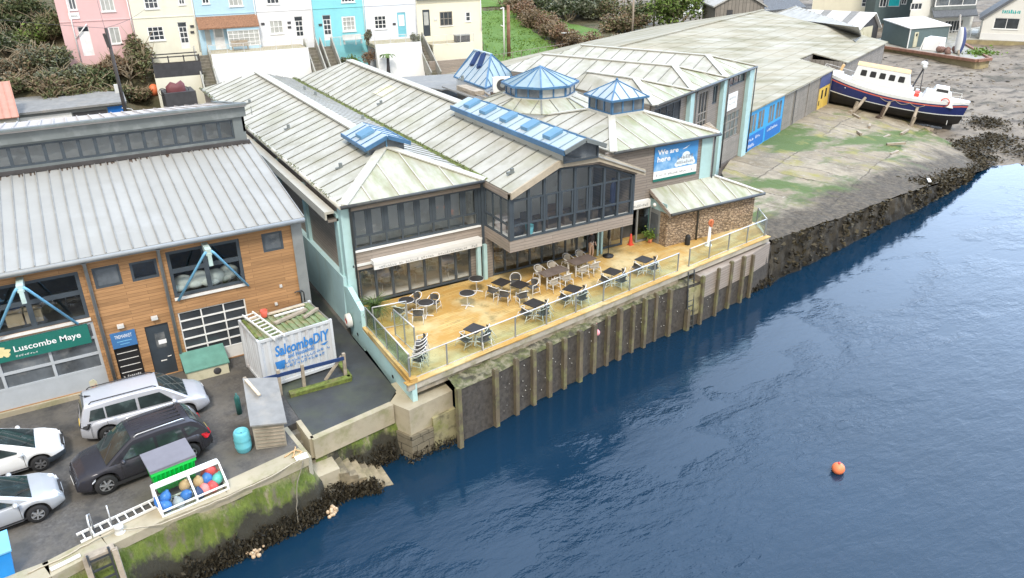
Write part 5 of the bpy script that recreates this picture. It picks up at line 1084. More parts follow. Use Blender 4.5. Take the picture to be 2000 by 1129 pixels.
for i in range(8):
    j=(i+1)%8; a,b=Vector(q0[i]),Vector(q0[j]); d=(b-a).normalized(); f8=Fr((a.x,a.y),(d.x,d.y),(d.y,-d.x)); Lg=(b-a).length
    m=MB(); 
    for k in range(3): u=min(max(Lg*k/2,.05),Lg-.05); f8.box(m,u-.05,u+.05,10.15,10.9,-.05,.03)
    f8.box(m,0,Lg,10.15,10.25,-.05,.02); f8.box(m,0,Lg,10.8,10.92,-.05,.02); w_=m.build('lantern_window','lantern_blue',lo); g=MB(); f8.quad(g,0,Lg,10.17,10.88,-.02); g.build('pane','glass_curtain' if i in (5,6) else 'glass_mid',w_)
p8=ring(2.62,10.9); ap=(OCX,OCY,11.95); m=MB()
for i in range(8): m.prism([p8[i],p8[(i+1)%8],ap],(0,0,-.05),0); m.beam(p8[i],ap,.1,.08,1); m.beam(p8[i],p8[(i+1)%8],.1,.14,1); c=Vector(p8[i]).lerp(Vector(p8[(i+1)%8]),.5); m.beam(c,ap,.06,.06,1)
m.build('lantern_roof',['lantern_side','lantern_blue'],lo)
# ------------------------------------------------------------------ blue pyramid roof with skylights
py_=thing('pyramid_roof_tower','steep blue seamed pyramid roof with two dark blue skylights','building',(31.5,59.5,YD))
l,f_,r_=Vector(G(887,150,9.6)),Vector(G(948,173,9.6)),Vector(G(1004,147,9.6)); bk=l+r_-f_; cc0=(l+r_)/2; tz=ZV((cc0.x,cc0.y),102)+.05; t0,t1=Vector(G(926,98,tz)),Vector(G(958,107,tz)); dz_=cc0-(t0+t1)/2; dz_.z=0; t0+=dz_*.4; t1+=dz_*.4
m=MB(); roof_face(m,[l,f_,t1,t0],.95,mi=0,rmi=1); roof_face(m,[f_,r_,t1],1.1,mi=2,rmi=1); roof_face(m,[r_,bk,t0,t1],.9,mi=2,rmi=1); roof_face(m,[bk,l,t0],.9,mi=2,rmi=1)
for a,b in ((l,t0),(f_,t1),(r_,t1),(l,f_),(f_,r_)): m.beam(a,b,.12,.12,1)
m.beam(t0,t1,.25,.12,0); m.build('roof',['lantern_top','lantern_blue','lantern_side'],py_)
m=MB(); m.prism([l+Vector((.15,-.1,-6.6)),f_+Vector((.05,.2,-6.6)),r_+Vector((-.2,.05,-6.6)),bk+Vector((-.1,-.2,-6.6))],(0,0,6.55)); m.build('wall','render_white',py_)
nrm=(f_-l).cross(t0-l).normalized(); nrm=nrm if nrm.z>0 else -nrm
for k in (.36,.66):
    b_=l.lerp(f_,k); tt=t0.lerp(t1,k); a=b_.lerp(tt,.5); b=b_.lerp(tt,.93); m=MB(); m.beam(a+nrm*.12,b+nrm*.12,.42,.2,up=nrm); m.build('skylight','ink_navy',py_); 
# AC unit on the flat roofs
ac=thing('air_conditioner','white outdoor air conditioning unit beside the blue pyramid roof','air conditioner',(27.3,49.9,9.6))
FA=Fr((27.1,49.7),(.93,-.37),(-.37,-.93)); m=MB(); FA.box(m,-.05,1.2,9.62,10.68,-.45,0); m.build('casing','white',ac); m=MB(); m.tube([FA.P(.62,10.15,0),FA.P(.62,10.15,.03)],.42,20); m.build('fan_guard','dark_grey',ac); m=MB(); m.tube([FA.P(.62,10.15,.031),FA.P(.62,10.15,.05)],.17,14); m.build('fan_hub','steel_grey',ac); m=MB(); FA.box(m,-.2,1.35,9.4,9.61,-.6,.12); m.build('base_frame','rust_stain',ac)
# rear flat roofs between
fr_=thing('rear_flat_roofs','jumble of low felt roofs and white walls behind the cafe','building',(27,62,YD))
m=MB(); m.prism([(25.9,44,9.15),(30,44.5,9.15),(31.5,50,9.15),(30,53,9.15),(27.5,55,9.15),(25.9,56,9.15)],(0,0,.12)); m.prism([(25.95,56,8.9),(27.5,55,8.9),(31,58,8.9),(34,70,7.4),(26,72,7.4)],(0,0,.1)); m.build('roof','felt_grey',fr_)
m=MB(); m.prism([(26,46,YD),(31,46,YD),(29.5,53,YD),(33.5,69,YD),(26,70,YD)],(0,0,4.9)); m.build('wall','render_white',fr_)
m=MB(); m.box((26.2,51,9.28),(27.0,54,9.6)); m.tube([(26.6,48,9.3),(27.2,51.6,9.45)],.08,6); m.tube([(26.4,46.5,9.32),(26.3,49.6,9.4),(26.2,53,9.4)],.05,6); m.build('roof_clutter','timber',fr_)

# ------------------------------------------------------------------ hillside terrace, turned -5 degrees
_h=R(-5); HE=Vector((math.cos(_h),math.sin(_h),0)); HN=Vector((-math.sin(_h),math.cos(_h),0)); HO=Vector((20,84,0))
FHs=Fr((20,84),(HE.x,HE.y),(-HN.x,-HN.y))
def HP(u,d,z): p=HO+HE*u+HN*d; return (p.x,p.y,z)
def hu(px,py): return FHs.at(px,py)
HS=[] 
def house(nm,label,u0,u1,col,zf=9.7,zt=16.6,roof=True):
    t=thing(nm,label,'house',HP((u0+u1)/2,3,zf)); return t
def px2(a): return a
def hwin(t,fr,tl,br,cols,rows,fm='frame_white',gm='glass_dark',fw=.09,sill='frame_white'):
    a,b=fr.at(*tl),fr.at(*br); return [min(a[0],b[0]),max(a[0],b[0]),min(a[1],b[1]),max(a[1],b[1]),cols,rows,fm,gm,fw,sill]
Z1=lambda x,y:(x/3.894,y/3.894); Z2=lambda x,y:(480+x/3.846,y/3.846)
def build_house(nm,label,pl,pr,col,wins,doors,zb=5.5,depth=8,zt=16.5):
    u0,u1=hu(*pl)[0],hu(*pr)[0]; t=thing(nm,label,'house',HP((u0+u1)/2,3,9.7))
    ws_=[hwin(t,FHs,*w) for w in wins]; ds=[hwin(t,FHs,*d[:2],1,1) for d in doors]
    m=MB(); wall_holes(m,FHs,u0+.015,u1-.015,zb,zt,[w[:4] for w in ws_]+[d[:4] for d in ds],0,.14)
    for a,b in ((u0+.015,u0+.2),(u1-.2,u1-.015)): m.hexa([HP(a,.01,zb),HP(b,.01,zb),HP(b,depth,zb),HP(a,depth,zb),HP(a,.01,zt),HP(b,.01,zt),HP(b,depth,zt),HP(a,depth,zt)])
    m.hexa([HP(u0,depth,zb),HP(u1,depth,zb),HP(u1,depth+.2,zb),HP(u0,depth+.2,zb),HP(u0,depth,zt),HP(u1,depth,zt),HP(u1,depth+.2,zt),HP(u0,depth+.2,zt)])
    FHs.box(m,u0+.02,u1-.02,13.02,13.1,.0,.05)
    m.build('wall',col,t)
    m=MB(); m.prism([HP(u0,-.3,zt),HP(u1,-.3,zt),HP(u1,depth/2,zt+2.6),HP(u0,depth/2,zt+2.6)],(0,0,.15)); m.prism([HP(u1,depth+.3,zt),HP(u0,depth+.3,zt),HP(u0,depth/2,zt+2.6),HP(u1,depth/2,zt+2.6)],(0,0,.15)); m.build('roof','tile_slate',t)
    for w in ws_: window(t,FHs,w[0],w[1],w[2],w[3],w[4],w[5],w[6],w[7],w[8],-.07,mw=.06,sill=w[9])
    for d,dd_ in zip(ds,doors):
        u0_,u1_,v0,v1=d[:4]; m=MB(); FHs.box(m,u0_,u1_,v0,v1,-.12,-.05); o=m.build('door',dd_[2],t)
        k=dd_[3] if len(dd_)>3 else 'plain'
        if k in('fan','six'): m=MB(); FHs.box(m,u0_+.06,u1_-.06,v1-.42,v1-.06,-.05,-.035); m.build('fanlight','glass_dark',o)
        if k=='six':
            m=MB(); w_=(u1_-u0_)
            for i in range(2):
                for j in range(3): FHs.box(m,u0_+.12+i*(w_-.18)/2,u0_+.12+i*(w_-.18)/2+(w_-.3)/2,v1-.95-.5*j+.05,v1-.55-.5*j+.05,-.05,-.035)
            m.build('pane','glass_dark',o)
        if k=='half': m=MB(); FHs.box(m,u0_+.15,u1_-.15,v0+1.15,v1-.25,-.05,-.035); m.build('pane','glass_curtain' if dd_[2]!='door_turq' else 'white_plain',o)
    m=MB(); m.tube([FHs.P(u1-.12,zt,.06),FHs.P(u1-.12,zb+4.2,.06)],.045,6); m.build('downpipe','white',t)
    return t,u0,u1
h1,a1,b1=build_house('terraced_house','pink end terrace house with white front door',(105,0),(250,0),'house_pink',
 [((*Z1(490,0)[:1],-22),Z1(590,75),2,1,'frame_white','glass_mid'),((Z1(735,0)[0],-22),Z1(880,85),3,1,'frame_white','glass_curtain'),(Z1(820,208),Z1(930,330),2,1,'frame_white','glass_curtain')],
 [(Z1(585,205),Z1(722,420),'door_white','fan')])
m=MB(); a,b=hu(*Z1(515,92))[0],hu(*Z1(612,150))[0]; v=hu(*Z1(560,120))[1]; m=MB(); FHs.box(m,a,b,v-.28,v+.28,.01,.07); nb2=m.build('name_plaque','white_plain',h1); scribble(FHs,a+.12,v-.08,b-a-.24,.16,'steel_grey',nb2,.075,7,51)
m=MB(); m.tube([FHs.P(a1+1.0,16,.08),FHs.P(a1+1.0,9,.08)],.055,6); m.tube([FHs.P(a1+2.2,12.8,.08),FHs.P(a1+1.05,11.6,.08)],.05,6); m.build('downpipe','white',h1)
h2,a2,b2=build_house('terraced_house','cream terrace house with black paned white windows, between the pink and pale blue ones',(250,0),(376,0),'house_cream',
 [((Z1(1075,0)[0],-20),Z1(1210,65),3,3),((Z1(1340,0)[0],-20),Z1(1410,35),2,3),(Z1(1115,205),Z1(1258,305),3,3)],[(Z1(1345,170),Z1(1452,365),'door_white','six')])
h3,a3,b3=build_house('terraced_house','pale blue terrace house with brown tiled canopy over its porch and bay window',(376,0),(497,0),'house_blue',
 [((Z1(1520,0)[0],-20),Z1(1595,28),2,1),((Z1(1720,0)[0],-25),Z1(1850,45),3,2,'frame_white','glass_curtain')],[(Z1(1535,195),Z1(1640,430),'door_lightblue','half'),(Z1(1612,190),Z1(1722,372),'door_white','half')])
a,b=hu(*Z1(1485,130))[0],hu(*Z1(1945,130))[0]; za,zb_=12.15,11.55
m=MB(); m.prism([FHs.P(a3,11.75,.9),FHs.P(b3,11.75,.9),FHs.P(b3,12.75,.0),FHs.P(a3,12.75,.0)],(0,0,.12)); m.build('canopy_roof','tile_brown',h3)
u_=hu(*Z1(1715,200))[0]; m=MB(); FHs.box(m,u_,b3-.1,9.2,9.95,0,.75); FHs.box(m,u_-.02,b3-.08,11.5,11.75,0,.8); m.build('bay','house_blue',h3)
f3=Fr(FHs.P(0,0,.75)[:2],(HE.x,HE.y),(-HN.x,-HN.y)); window(h3,f3,u_+.0,b3-.1,9.97,11.5,6,4,'frame_white','glass_curtain',.08,-.04,mw=.05)
h4,a4,b4=build_house('terraced_house','white terrace house with six-paned white door, right of the pale blue one',(497,0),(608,0),'house_white',
 [((Z2(145,0)[0],-18),Z2(255,28),3,1),(Z2(172,155),Z2(288,250),3,2,'frame_white','glass_curtain')],[(Z2(360,125),Z2(450,330),'door_white','six')])
h5,a5,b5=build_house('terraced_house','bright turquoise terrace house with bench below its window',(608,0),(710,0),'house_turquoise',
 [((Z2(710,0)[0],-18),Z2(820,15),4,2),(Z2(718,125),Z2(830,232),3,3,'frame_white','glass_curtain',.14)],[(Z2(572,115),Z2(655,300),'door_white','six')])
h6,a6,b6=build_house('terraced_house','pale lilac white terrace house with turquoise front door',(710,0),(812,0),'house_pale',
 [(Z2(962,120),Z2(1060,215),3,3)],[(Z2(1135,95),Z2(1210,275),'door_turq','half')])
h7,a7,b7=build_house('terraced_house','ivory end terrace house with sloping gable and dark glazed door',(812,0),(941,40),'house_ivory',
 [(Z2(1455,90),Z2(1555,190),3,2,'shed_boards'),(Z2(1650,90),Z2(1690,160),1,2)],[(Z2(1325,75),Z2(1390,270),'door_dark','half')],depth=7,zt=13.35)
m=MB(); m.prism([FHs.P(a7,13.35,0),FHs.P(b7,13.35,0),FHs.P(b7-2.6,15.6,0),FHs.P(a7,16.6,0)],tuple(HN*.2)); m.build('gable','house_ivory',h7)
m=MB(); m.beam(FHs.P(b7+.25,13.2,.15),FHs.P(b7-2.8,15.85,.15),.35,.12); m.prism([FHs.P(b7+.3,13.1,.1),FHs.P(b7-2.8,15.8,.1),tuple(Vector(FHs.P(b7-2.8,15.8,0))+HN*7),tuple(Vector(FHs.P(b7+.3,13.1,0))+HN*7)],(0,0,.12)); m.build('verge','tile_slate',h7)
# garden terraces: white retaining walls, steps, fences
def ret(name,label,pxs,mt,ztop,d=-3.9,zbot=4.5,lean=.5,cat='retaining wall'):
    fr=Fr(HP(0,d,0)[:2],(HE.x,HE.y),(-HN.x,-HN.y)); u0,u1=fr.at(*pxs[0])[0],fr.at(*pxs[1])[0]
    t=thing(name,label,cat,HP((u0+u1)/2,d,zbot)); m=MB(); m.prism([HP(u0,d-lean,zbot),HP(u0,d,ztop),HP(u0,d+.3,ztop),HP(u0,d+.3,zbot)],tuple(HE*(u1-u0))); m.build('wall_face',mt,t)
    m=MB(); m.hexa([HP(u0,d+.3,ztop-.4),HP(u1,d+.3,ztop-.4),HP(u1,-.02,ztop-.4),HP(u0,-.02,ztop-.4),HP(u0,d+.3,ztop-.06),HP(u1,d+.3,ztop-.06),HP(u1,-.02,ztop-.06),HP(u0,-.02,ztop-.06)]); m.build('paving','concrete_pale',t); return t,u0,u1
r1,ra,rb=ret('retaining_wall','broad white retaining wall below the pale blue and white houses',((412,105),(602,95)),'render_white',9.75,lean=.9)
r2,rc,rd=ret('retaining_wall','white retaining wall below the lilac house with the turquoise door',((733,85),(822,78)),'render_white',9.55,lean=1.2)
r3,re_,rf=ret('retaining_wall','ivory garage wall under the balcony of the end house',((846,90),(925,84)),'house_ivory',9.0,d=-3.0,lean=.05)
r4,rg,rh=ret('retaining_wall','cream garden wall under the dark slatted fence',((300,140),(395,135)),'house_cream',8.1,d=-4.5,lean=.1)
r5,ri,rj=ret('retaining_wall','low grey wall below the turquoise house garden',((655,130),(735,130)),'concrete_grey',7.2,d=-4.2,lean=.1)
def railing(label,p0,p1,h=.95,mt='steel_grey',n=None,name='railing',bars=True):
    p0,p1=Vector(p0),Vector(p1); t=thing(name,label,'railing',tuple(p0)); m=MB(); L=(p1-p0).length; n=n or max(2,int(L/1.5))
    m.beam(p0+Vector((0,0,h)),p1+Vector((0,0,h)),.05); m.build('rail',mt,t); m=MB()
    for i in range(n+1): p=p0.lerp(p1,i/n); m.beam(p,p+Vector((0,0,h)),.05)
    m.build('posts',mt,t)
    if bars:
        g=MB(); k=int(L/.14)
        for i in range(k): p=p0.lerp(p1,i/k); g.beam(p+Vector((0,0,.08)),p+Vector((0,0,h)),.012)
        g.build('bars',mt,t)
    return t
railing('thin grey railing along the top of the broad white retaining wall',HP(ra,-3.8,9.72),HP(rb,-3.8,9.72),.9,'lamp_grey')
railing('thin railing on the white wall below the turquoise door',HP(rc,-3.8,9.5),HP(rd,-3.8,9.5),.9,'lamp_grey')
railing('light railing round the balcony of the ivory end house',HP(re_,-3.1,9.0),HP(rf,-3.1,9.0),.95,'lamp_grey')
railing('railing in front of the turquoise house terrace',HP(a5+.6,-1.5,9.4),HP(b5,-1.5,9.4),.9,'lamp_grey')
def stairs(label,px0,px1,ztop,zbot,w=1.1,d0=-1.0,d1=-6.5):
    fr=Fr(HP(0,(d0+d1)/2,0)[:2],(HE.x,HE.y),(-HN.x,-HN.y)); u=fr.at(*px0)[0]; n=14; t=thing('garden_steps',label,'steps',HP(u,d1,zbot),group=None); m=MB()
    for i in range(n): f=i/n; z=zbot+(ztop-zbot)*(1-f); d=d0+(d1-d0)*f; m.hexa([HP(u-w/2,d+(d1-d0)/n,z-1.2),HP(u+w/2,d+(d1-d0)/n,z-1.2),HP(u+w/2,d,z-1.2),HP(u-w/2,d,z-1.2),HP(u-w/2,d+(d1-d0)/n,z),HP(u+w/2,d+(d1-d0)/n,z),HP(u+w/2,d,z),HP(u-w/2,d,z)])
    m.build('treads','stair_stone',t); m=MB()
    for s_ in (-1,1): m.beam(HP(u+s_*(w/2+.08),d0,ztop+.45),HP(u+s_*(w/2+.08),d1,zbot+.45),.12,1.3)
    m.build('side_walls','concrete_grey',t)
stairs('dark stone steps between the cream house fence and the white wall',(402,130),None,9.4,6.0)
stairs('stone steps right of the broad white retaining wall, left of a pair',(619,120),None,9.4,5.6,1.0)
stairs('stone steps in front of the turquoise house, right of a pair',(650,115),None,9.4,5.6,1.0)
stairs('narrow stone steps between the white wall and the ivory balcony',(832,110),None,9.2,5.8,.9)
# dark slatted fence in front of the cream house
fe=thing('slatted_fence','dark slatted fence and pergola in front of the cream house','fence',HP(-6,-4.4,8)); u0,u1=rg+.1,rh-.1
m=MB()
for i in range(34): u=u0+(u1-u0)*i/33; FHs.box(m,u-.07,u+.07,8.1,9.3,4.45,4.5)
m.build('slats','dark_grey',fe); m=MB(); m.beam(HP(u0,-4.4,9.35),HP(u1,-4.4,9.35),.1,.14); m.beam(HP(u0,-4.4,9.9),HP(u1,-4.4,9.9),.08,.1); m.beam(HP(u0,-3.0,10.0),HP(u1,-3.0,10.0),.08,.1)
for i in range(4): u=u0+(u1-u0)*i/3; m.beam(HP(u,-4.4,8.0),HP(u,-4.4,10),.1)
m.build('frame','pole_dark',fe)
# balcony furniture
def bench(label,u,d,z,mt='timber',w=1.6):
    t=thing('bench',label,'bench',HP(u,d,z)); m=MB(); m.hexa([HP(u-w/2,d-.25,z+.40),HP(u+w/2,d-.25,z+.4),HP(u+w/2,d+.25,z+.4),HP(u-w/2,d+.25,z+.4),HP(u-w/2,d-.25,z+.46),HP(u+w/2,d-.25,z+.46),HP(u+w/2,d+.25,z+.46),HP(u-w/2,d+.25,z+.46)]); m.build('seat',mt,t); m=MB(); m.beam(HP(u-w/2,d+.27,z+.7),HP(u+w/2,d+.27,z+.7),.05,.45); m.build('backrest',mt,t)
    for su in (-1,1):
        for sd in (-.2,.2): m=MB(); m.beam(HP(u+su*(w/2-.08),d+sd,z),HP(u+su*(w/2-.08),d+sd,z+.42),.07); m.build('leg',mt,t)
bench('grey wooden bench on the paving of the pale blue house',hu(*Z1(1815,360))[0],-1.6,9.7); bench('pale bench under the window of the turquoise house',hu(*Z2(785,270))[0],-.9,9.45,'lamp_grey',2.)
t=thing('storage_box','dark grey rattan storage box on the ivory house balcony','storage box',HP(0,0,0)); u=hu(*Z2(1575,290))[0]; m=MB(); m.hexa([HP(u-.8,-2.4,8.96),HP(u+.8,-2.4,8.96),HP(u+.8,-1.6,8.96),HP(u-.8,-1.6,8.96),HP(u-.8,-2.4,9.65),HP(u+.8,-2.4,9.65),HP(u+.8,-1.6,9.65),HP(u-.8,-1.6,9.65)]); m.build('body','dark_grey',t); m=MB(); m.hexa([HP(u-.84,-2.44,9.652),HP(u+.84,-2.44,9.652),HP(u+.84,-1.56,9.652),HP(u-.84,-1.56,9.652),HP(u-.84,-2.44,9.74),HP(u+.84,-2.44,9.74),HP(u+.84,-1.56,9.74),HP(u-.84,-1.56,9.74)]); m.build('lid','steel_grey',t)
# garden shed lean-to, dome cover, grey walls behind the cafe
t=thing('concrete_yard_wall','grey rough wall and terrace behind the cafe roofs','wall',HP(14,-6,4)); m=MB(); m.hexa([HP(9,-9,3),HP(21,-9,3),HP(21,-5,3),HP(9,-5,3),HP(9,-9,5.9),HP(21,-9,5.9),HP(21,-5,6.2),HP(9,-5,6.2)]); m.build('terrace','concrete_grey',t); m=MB(); m.beam(HP(15,-5.2,6.9),HP(21,-5.2,6.9),.15,1.5); m.build('fence_panel','weathered_wood',t)
t=thing('covered_motorbike','dark red covered motorbike parked by the cream wall','motorbike',(9,75,4)); p=OY(345,184,77.2); m=MB()
m.loft([[(p[0]+x,p[1]+y*w,p[2]+.12+(h-.12)*z) for y,z in ((-.42,0),(-.45,.5),(-.25,.93),(0,1),(.25,.93),(.45,.5),(.42,0))] for x,h,w in ((-.85,.12,.1),(-.8,.75,.8),(-.35,1.15,1),(.1,.95,1),(.55,1.2,1),(.8,.9,.8),(.85,.12,.1))],0); mat('cover_maroon',(.13,.035,.04),.6); m.build('cover','cover_maroon',t); m=MB(); m.lathe([(.30,-.06),(.34,-.06),(.34,.06),(.30,.06)],(p[0]-1.15,p[1]-.2,p[2]+.35),14,0,'y'); m.lathe([(.30,-.06),(.34,-.06),(.34,.06),(.30,.06)],(p[0]+.75,p[1]-.2,p[2]+.35),14,0,'y'); m.build('wheel','tyre',t)

# small fittings on the house fronts
for t_,pts_ in ((h2,(Z1(1460,200),Z1(1462,245))),(h4,(Z2(328,205),Z2(325,170),Z2(128,180))),(h6,(Z2(1115,180),)),(h7,(Z2(1425,147),)),(h5,(Z2(560,187),))):
    for q_ in pts_: u,v=hu(*q_); m=MB(); FHs.box(m,u-.17,u+.17,v-.11,v+.11,.005,.07); m.build('wall_plaque','dark_grey' if q_[1]>42 else 'lamp_grey',t_)
t=thing('garage_deck','grey boarded deck edge in front of the cream garden wall','deck',HP(-4,-6,5)); a_,b_2=OY(322,190,76.5),OY(383,187,76.5); m=MB(); m.box((a_[0],76.2,4),(b_2[0],76.4,a_[2]+.35)); m.box((a_[0],76.4,4),(b_2[0],79,a_[2]+.3)); m.build('boarding','dark_grey',t)

# ------------------------------------------------------------------ cars
def interp(P,x):
    if x<=P[0][0]: return P[0][1]
    for (a,b),(c,d) in zip(P,P[1:]):
        if x<=c: t=(x-a)/(c-a); return b+(d-b)*t
    return P[-1][1]
def car(label,paint,loc,rz,L,Wd,H,belt,prof,cab,wheels,wr,side,suv=False,rails=False,rimmat='rim',estate=False,aerial=False):
    t=thing('parked_car',label,'car',(0,0,0),0,'cars parked in the quay yard'); hl=L/2; hw0=Wd/2
    N=96; rings=[]; ar=wr+.07
    for i in range(N+1):
        x=-hl+L*i/N; e=max(0,(abs(x)-(hl-.85))/.85); hw=hw0*(1-.30*e**2.4)
        zt=interp(prof,x); zb=.22+.10*e*e
        for xw in wheels:
            if abs(x-xw)<ar: zb=max(zb,wr+math.sqrt(ar*ar-(x-xw)**2)-.0)
        zb=min(zb,zt-.1); h=zt-zb
        pts=[(hw*.9,zb),(hw*.985,zb+min(.1,h*.2)),(hw*1.0,zb+h*.45),(hw*.985,zt-h*.22),(hw*.945,zt-h*.07),(hw*.86,zt),(hw*.45,zt+.035*(1-e)),(0,zt+.045*(1-e))]
        rings.append([(x,y,z) for y,z in pts]+[(x,-y,z) for y,z in pts[-2::-1]])
    m=MB(); m.loft(rings,0); m.poly(rings[0]); m.poly(rings[-1][::-1]); 
    body=m.build('body',paint,t,sharp=38)
    m=MB(); m.box((-hl+.35,-hw0*.8,.2),(hl-.35,hw0*.8,.55)); m.build('underbody','car_trim',t)
    # cabin
    wb,wt=hw0*.915,hw0*(.76 if not suv else .80); xr,xrr,xfr,xf=cab   # tail base, roof rear, roof front, screen base
    def zr(x):
        if x>xfr: f=(x-xfr)/(xf-xfr); return H-(H-belt)*(f**1.12)-.0
        if x<xrr: f=(xrr-x)/(xrr-xr); return (H-.05)-(H-.05-belt)*(f**1.5)
        f=(x-xrr)/(xfr-xrr); return H-.05*(1-f)**2+ .03*math.sin(math.pi*f)
    def hwz(z): return wb+(wt-wb)*max(0,min(1,(z-belt)/(H-belt)))
    rings=[]; xs=[xr+(xrr-xr)*i/8 for i in range(8)]+[xrr+(xfr-xrr)*i/14 for i in range(14)]+[xfr+(xf-xfr)*i/10 for i in range(11)]
    for x in xs:
        z=zr(x); ze=max(belt-.04,z-.06); p=[(hwz(belt-.05),belt-.06),(hwz(ze),ze),(hwz(z)-.05,z-.015),(hwz(z)*.55,z+.02),(0,z+.028)]
        rings.append([(x,y,q) for y,q in p]+[(x,-y,q) for y,q in p[-2::-1]])
    m=MB(); m.loft(rings,0); m.build('cabin',paint,t,sharp=35)
    def screen(xa,xb,ia,off=.012):
        rr=[]
        for k in range(9):
            x=xa+(xb-xa)*k/8; z=zr(x); w=hwz(z)-ia; rr.append([(x+off*(1 if xa>0 else -1)*.7,y,zz+off) for y,zz in ((w,z-.005),(w*.55,z+.02),(0,z+.028),(-w*.55,z+.02),(-w,z-.005))])
        m=MB(); m.loft(rr,0); return m
    ws_=screen(xf-.02,xfr+.02,.11).build('windscreen','car_glass',t)
    m=MB(); 
    for y0 in (.5,-.15): m.beam((xf-.02,y0,zr(xf-.02)+.03),(xf-.42,y0-.5,zr(xf-.42)+.05),.025,.015)
    m.build('wiper','car_trim',ws_)
    screen(xr+.06,xrr-.02,.12).build('rear_window','car_glass',t)
    for s_ in (1,-1):
        for j,q in enumerate(side):
            m=MB(); m.poly([(x,s_*(hwz(z)+.008),z) for x,z in q]); m.build('side_window','car_glass',t,fix=False)
        # door seams, handles, mirror
        m=MB()
        for x in (side[0][0][0]-.0,side[-1][1][0]+.05,(side[len(side)//2-1][1][0]+side[len(side)//2][0][0])/2 if len(side)>1 else 0):
            m.box((x-.006,s_*hw0*.99-.012,.4),(x+.006,s_*hw0*.99+.014,belt-.06))
        m.box((-hl*.5,s_*hw0*.97-.02,.30),(hl*.5,s_*hw0*.99+.012,.36)); m.build('door_seam','car_trim',t)
        for q in side[-2:]:
            m=MB(); xh=(q[0][0])+.16; m.box((xh-.1,s_*hw0*.985-.01,belt-.15),(xh+.1,s_*hw0*.985+.03,belt-.12)); m.build('door_handle',paint if not suv else 'chrome',t)
        m=MB(); m.ball((side[-1][1][0]-.02,s_*(hw0+.09),belt+.09),.12,10,6,0,.75,1.1,.75); m.beam((side[-1][1][0]-.02,s_*hw0*.9,belt+.03),(side[-1][1][0]-.02,s_*(hw0+.05),belt+.07),.07,.05); m.build('wing_mirror',paint,t)
        # lamps
        x1=hl-.16; e1=max(0,(x1-.25-(hl-.85))/.85); w1=hw0*(1-.30*e1**2.4); zt=interp(prof,x1)
        m=MB(); m.poly([(hl-.06,s_*hw0*.60,.70),(hl-.03,s_*hw0*.45,.60),(hl-.14,s_*hw0*.73,.60)]); 
        m.hexa([(hl-.62,s_*(hw0*.93),.68),(hl-.10,s_*hw0*.50,.62),(hl-.06,s_*hw0*.62,.60),(hl-.5,s_*(hw0*.965),.62),(hl-.66,s_*(hw0*.90),.83),(hl-.22,s_*hw0*.50,.775),(hl-.14,s_*hw0*.66,.75),(hl-.54,s_*(hw0*.94),.81)]); m.build('headlight','lamp_clear',t)
        m=MB(); zl=belt-.08 if not estate else belt-.02; m.hexa([(-hl+.30,s_*hw0*.945,zl-.2),(-hl+.02,s_*hw0*.55,zl-.2),(-hl-.0,s_*hw0*.66,zl-.2),(-hl+.22,s_*hw0*.965,zl-.2),(-hl+.42,s_*hw0*.95,zl+.02),(-hl+.09,s_*hw0*.55,zl+.02),(-hl+.05,s_*hw0*.68,zl+.02),(-hl+.36,s_*hw0*.97,zl+.02)]); m.build('tail_light','lamp_red' if not estate else 'car_trim',t)
        if rails: m=MB(); m.tube([(xrr+.15,s_*(wt-.1),H-.02),(xrr+.25,s_*(wt-.1),H+.055),(xfr-.2,s_*(wt-.1),H+.065),(xfr-.05,s_*(wt-.1),H-.0)],.022,6); m.build('roof_rail','car_trim' if not suv else 'chrome',t)
    # grille, bumpers, plates
    if rimmat=='rim_dark':
        def bp(s_):
            r=[]
            for i in range(14):
                x=hl-.62+.62*i/13; e=max(0,(x-(hl-.85))/.85); hw=hw0*(1-.30*e**2.4)*1.012; zb=.22+.10*e*e
                r.append([(x+.012,s_*hw*.92,zb-.01),(x+.012,s_*hw,zb+.09),(x+.012,s_*hw,.53-.05*(1-i/13))])
            return r
        a,b=bp(1),bp(-1); m=MB(); m.loft(a,0); m.loft(b,0); m.loft([a[-1],b[-1]],0,sm=False); m.build('lower_bumper','door_dark',t)
    m=MB(); m.box((hl-.08,-hw0*.38,.50),(hl+.005,hw0*.38,.62)); m.box((hl-.10,-hw0*.5,.27),(hl-.008,hw0*.5,.40)); 
    m.build('grille','car_trim',t)
    if suv: m=MB(); m.box((-hl+.05,-hw0*.7,.28),(-hl-.005+.03,hw0*.7,.5)); m.build('rear_bumper','car_trim',t)
    m=MB(); m.box((hl-.02,-.26,.42),(hl+.018,.26,.53)); m.build('number_plate','white_plain',t); m=MB(); m.box((-hl-.012,-.26,.62),(-hl+.06,.26,.73)); m.build('number_plate','yellow_door',t)
    if suv:
        for s_ in (1,-1):
            m=MB(); m.box((-hl*.55,s_*hw0*.93,.22),(hl*.55,s_*hw0*1.005,.36)); m.build('sill_cladding','car_trim',t)
        m=MB()
        for k in range(5): y=-.5+.25*k; m.box((xrr+.2,y-.015,H+.005),(xfr-.15,y+.015,H+.045))
        m.build('roof_ribs','car_trim',t)
    if aerial: m=MB(); m.beam((xrr+.12,0,H-.03),(xrr-.12,0,H+.16),.02); m.prism([(xrr+.05,-.03,H-.03),(xrr+.28,-.03,H-.01),(xrr+.05,-.03,H+.07)],(0,.06,0)); m.build('aerial','car_trim',t)
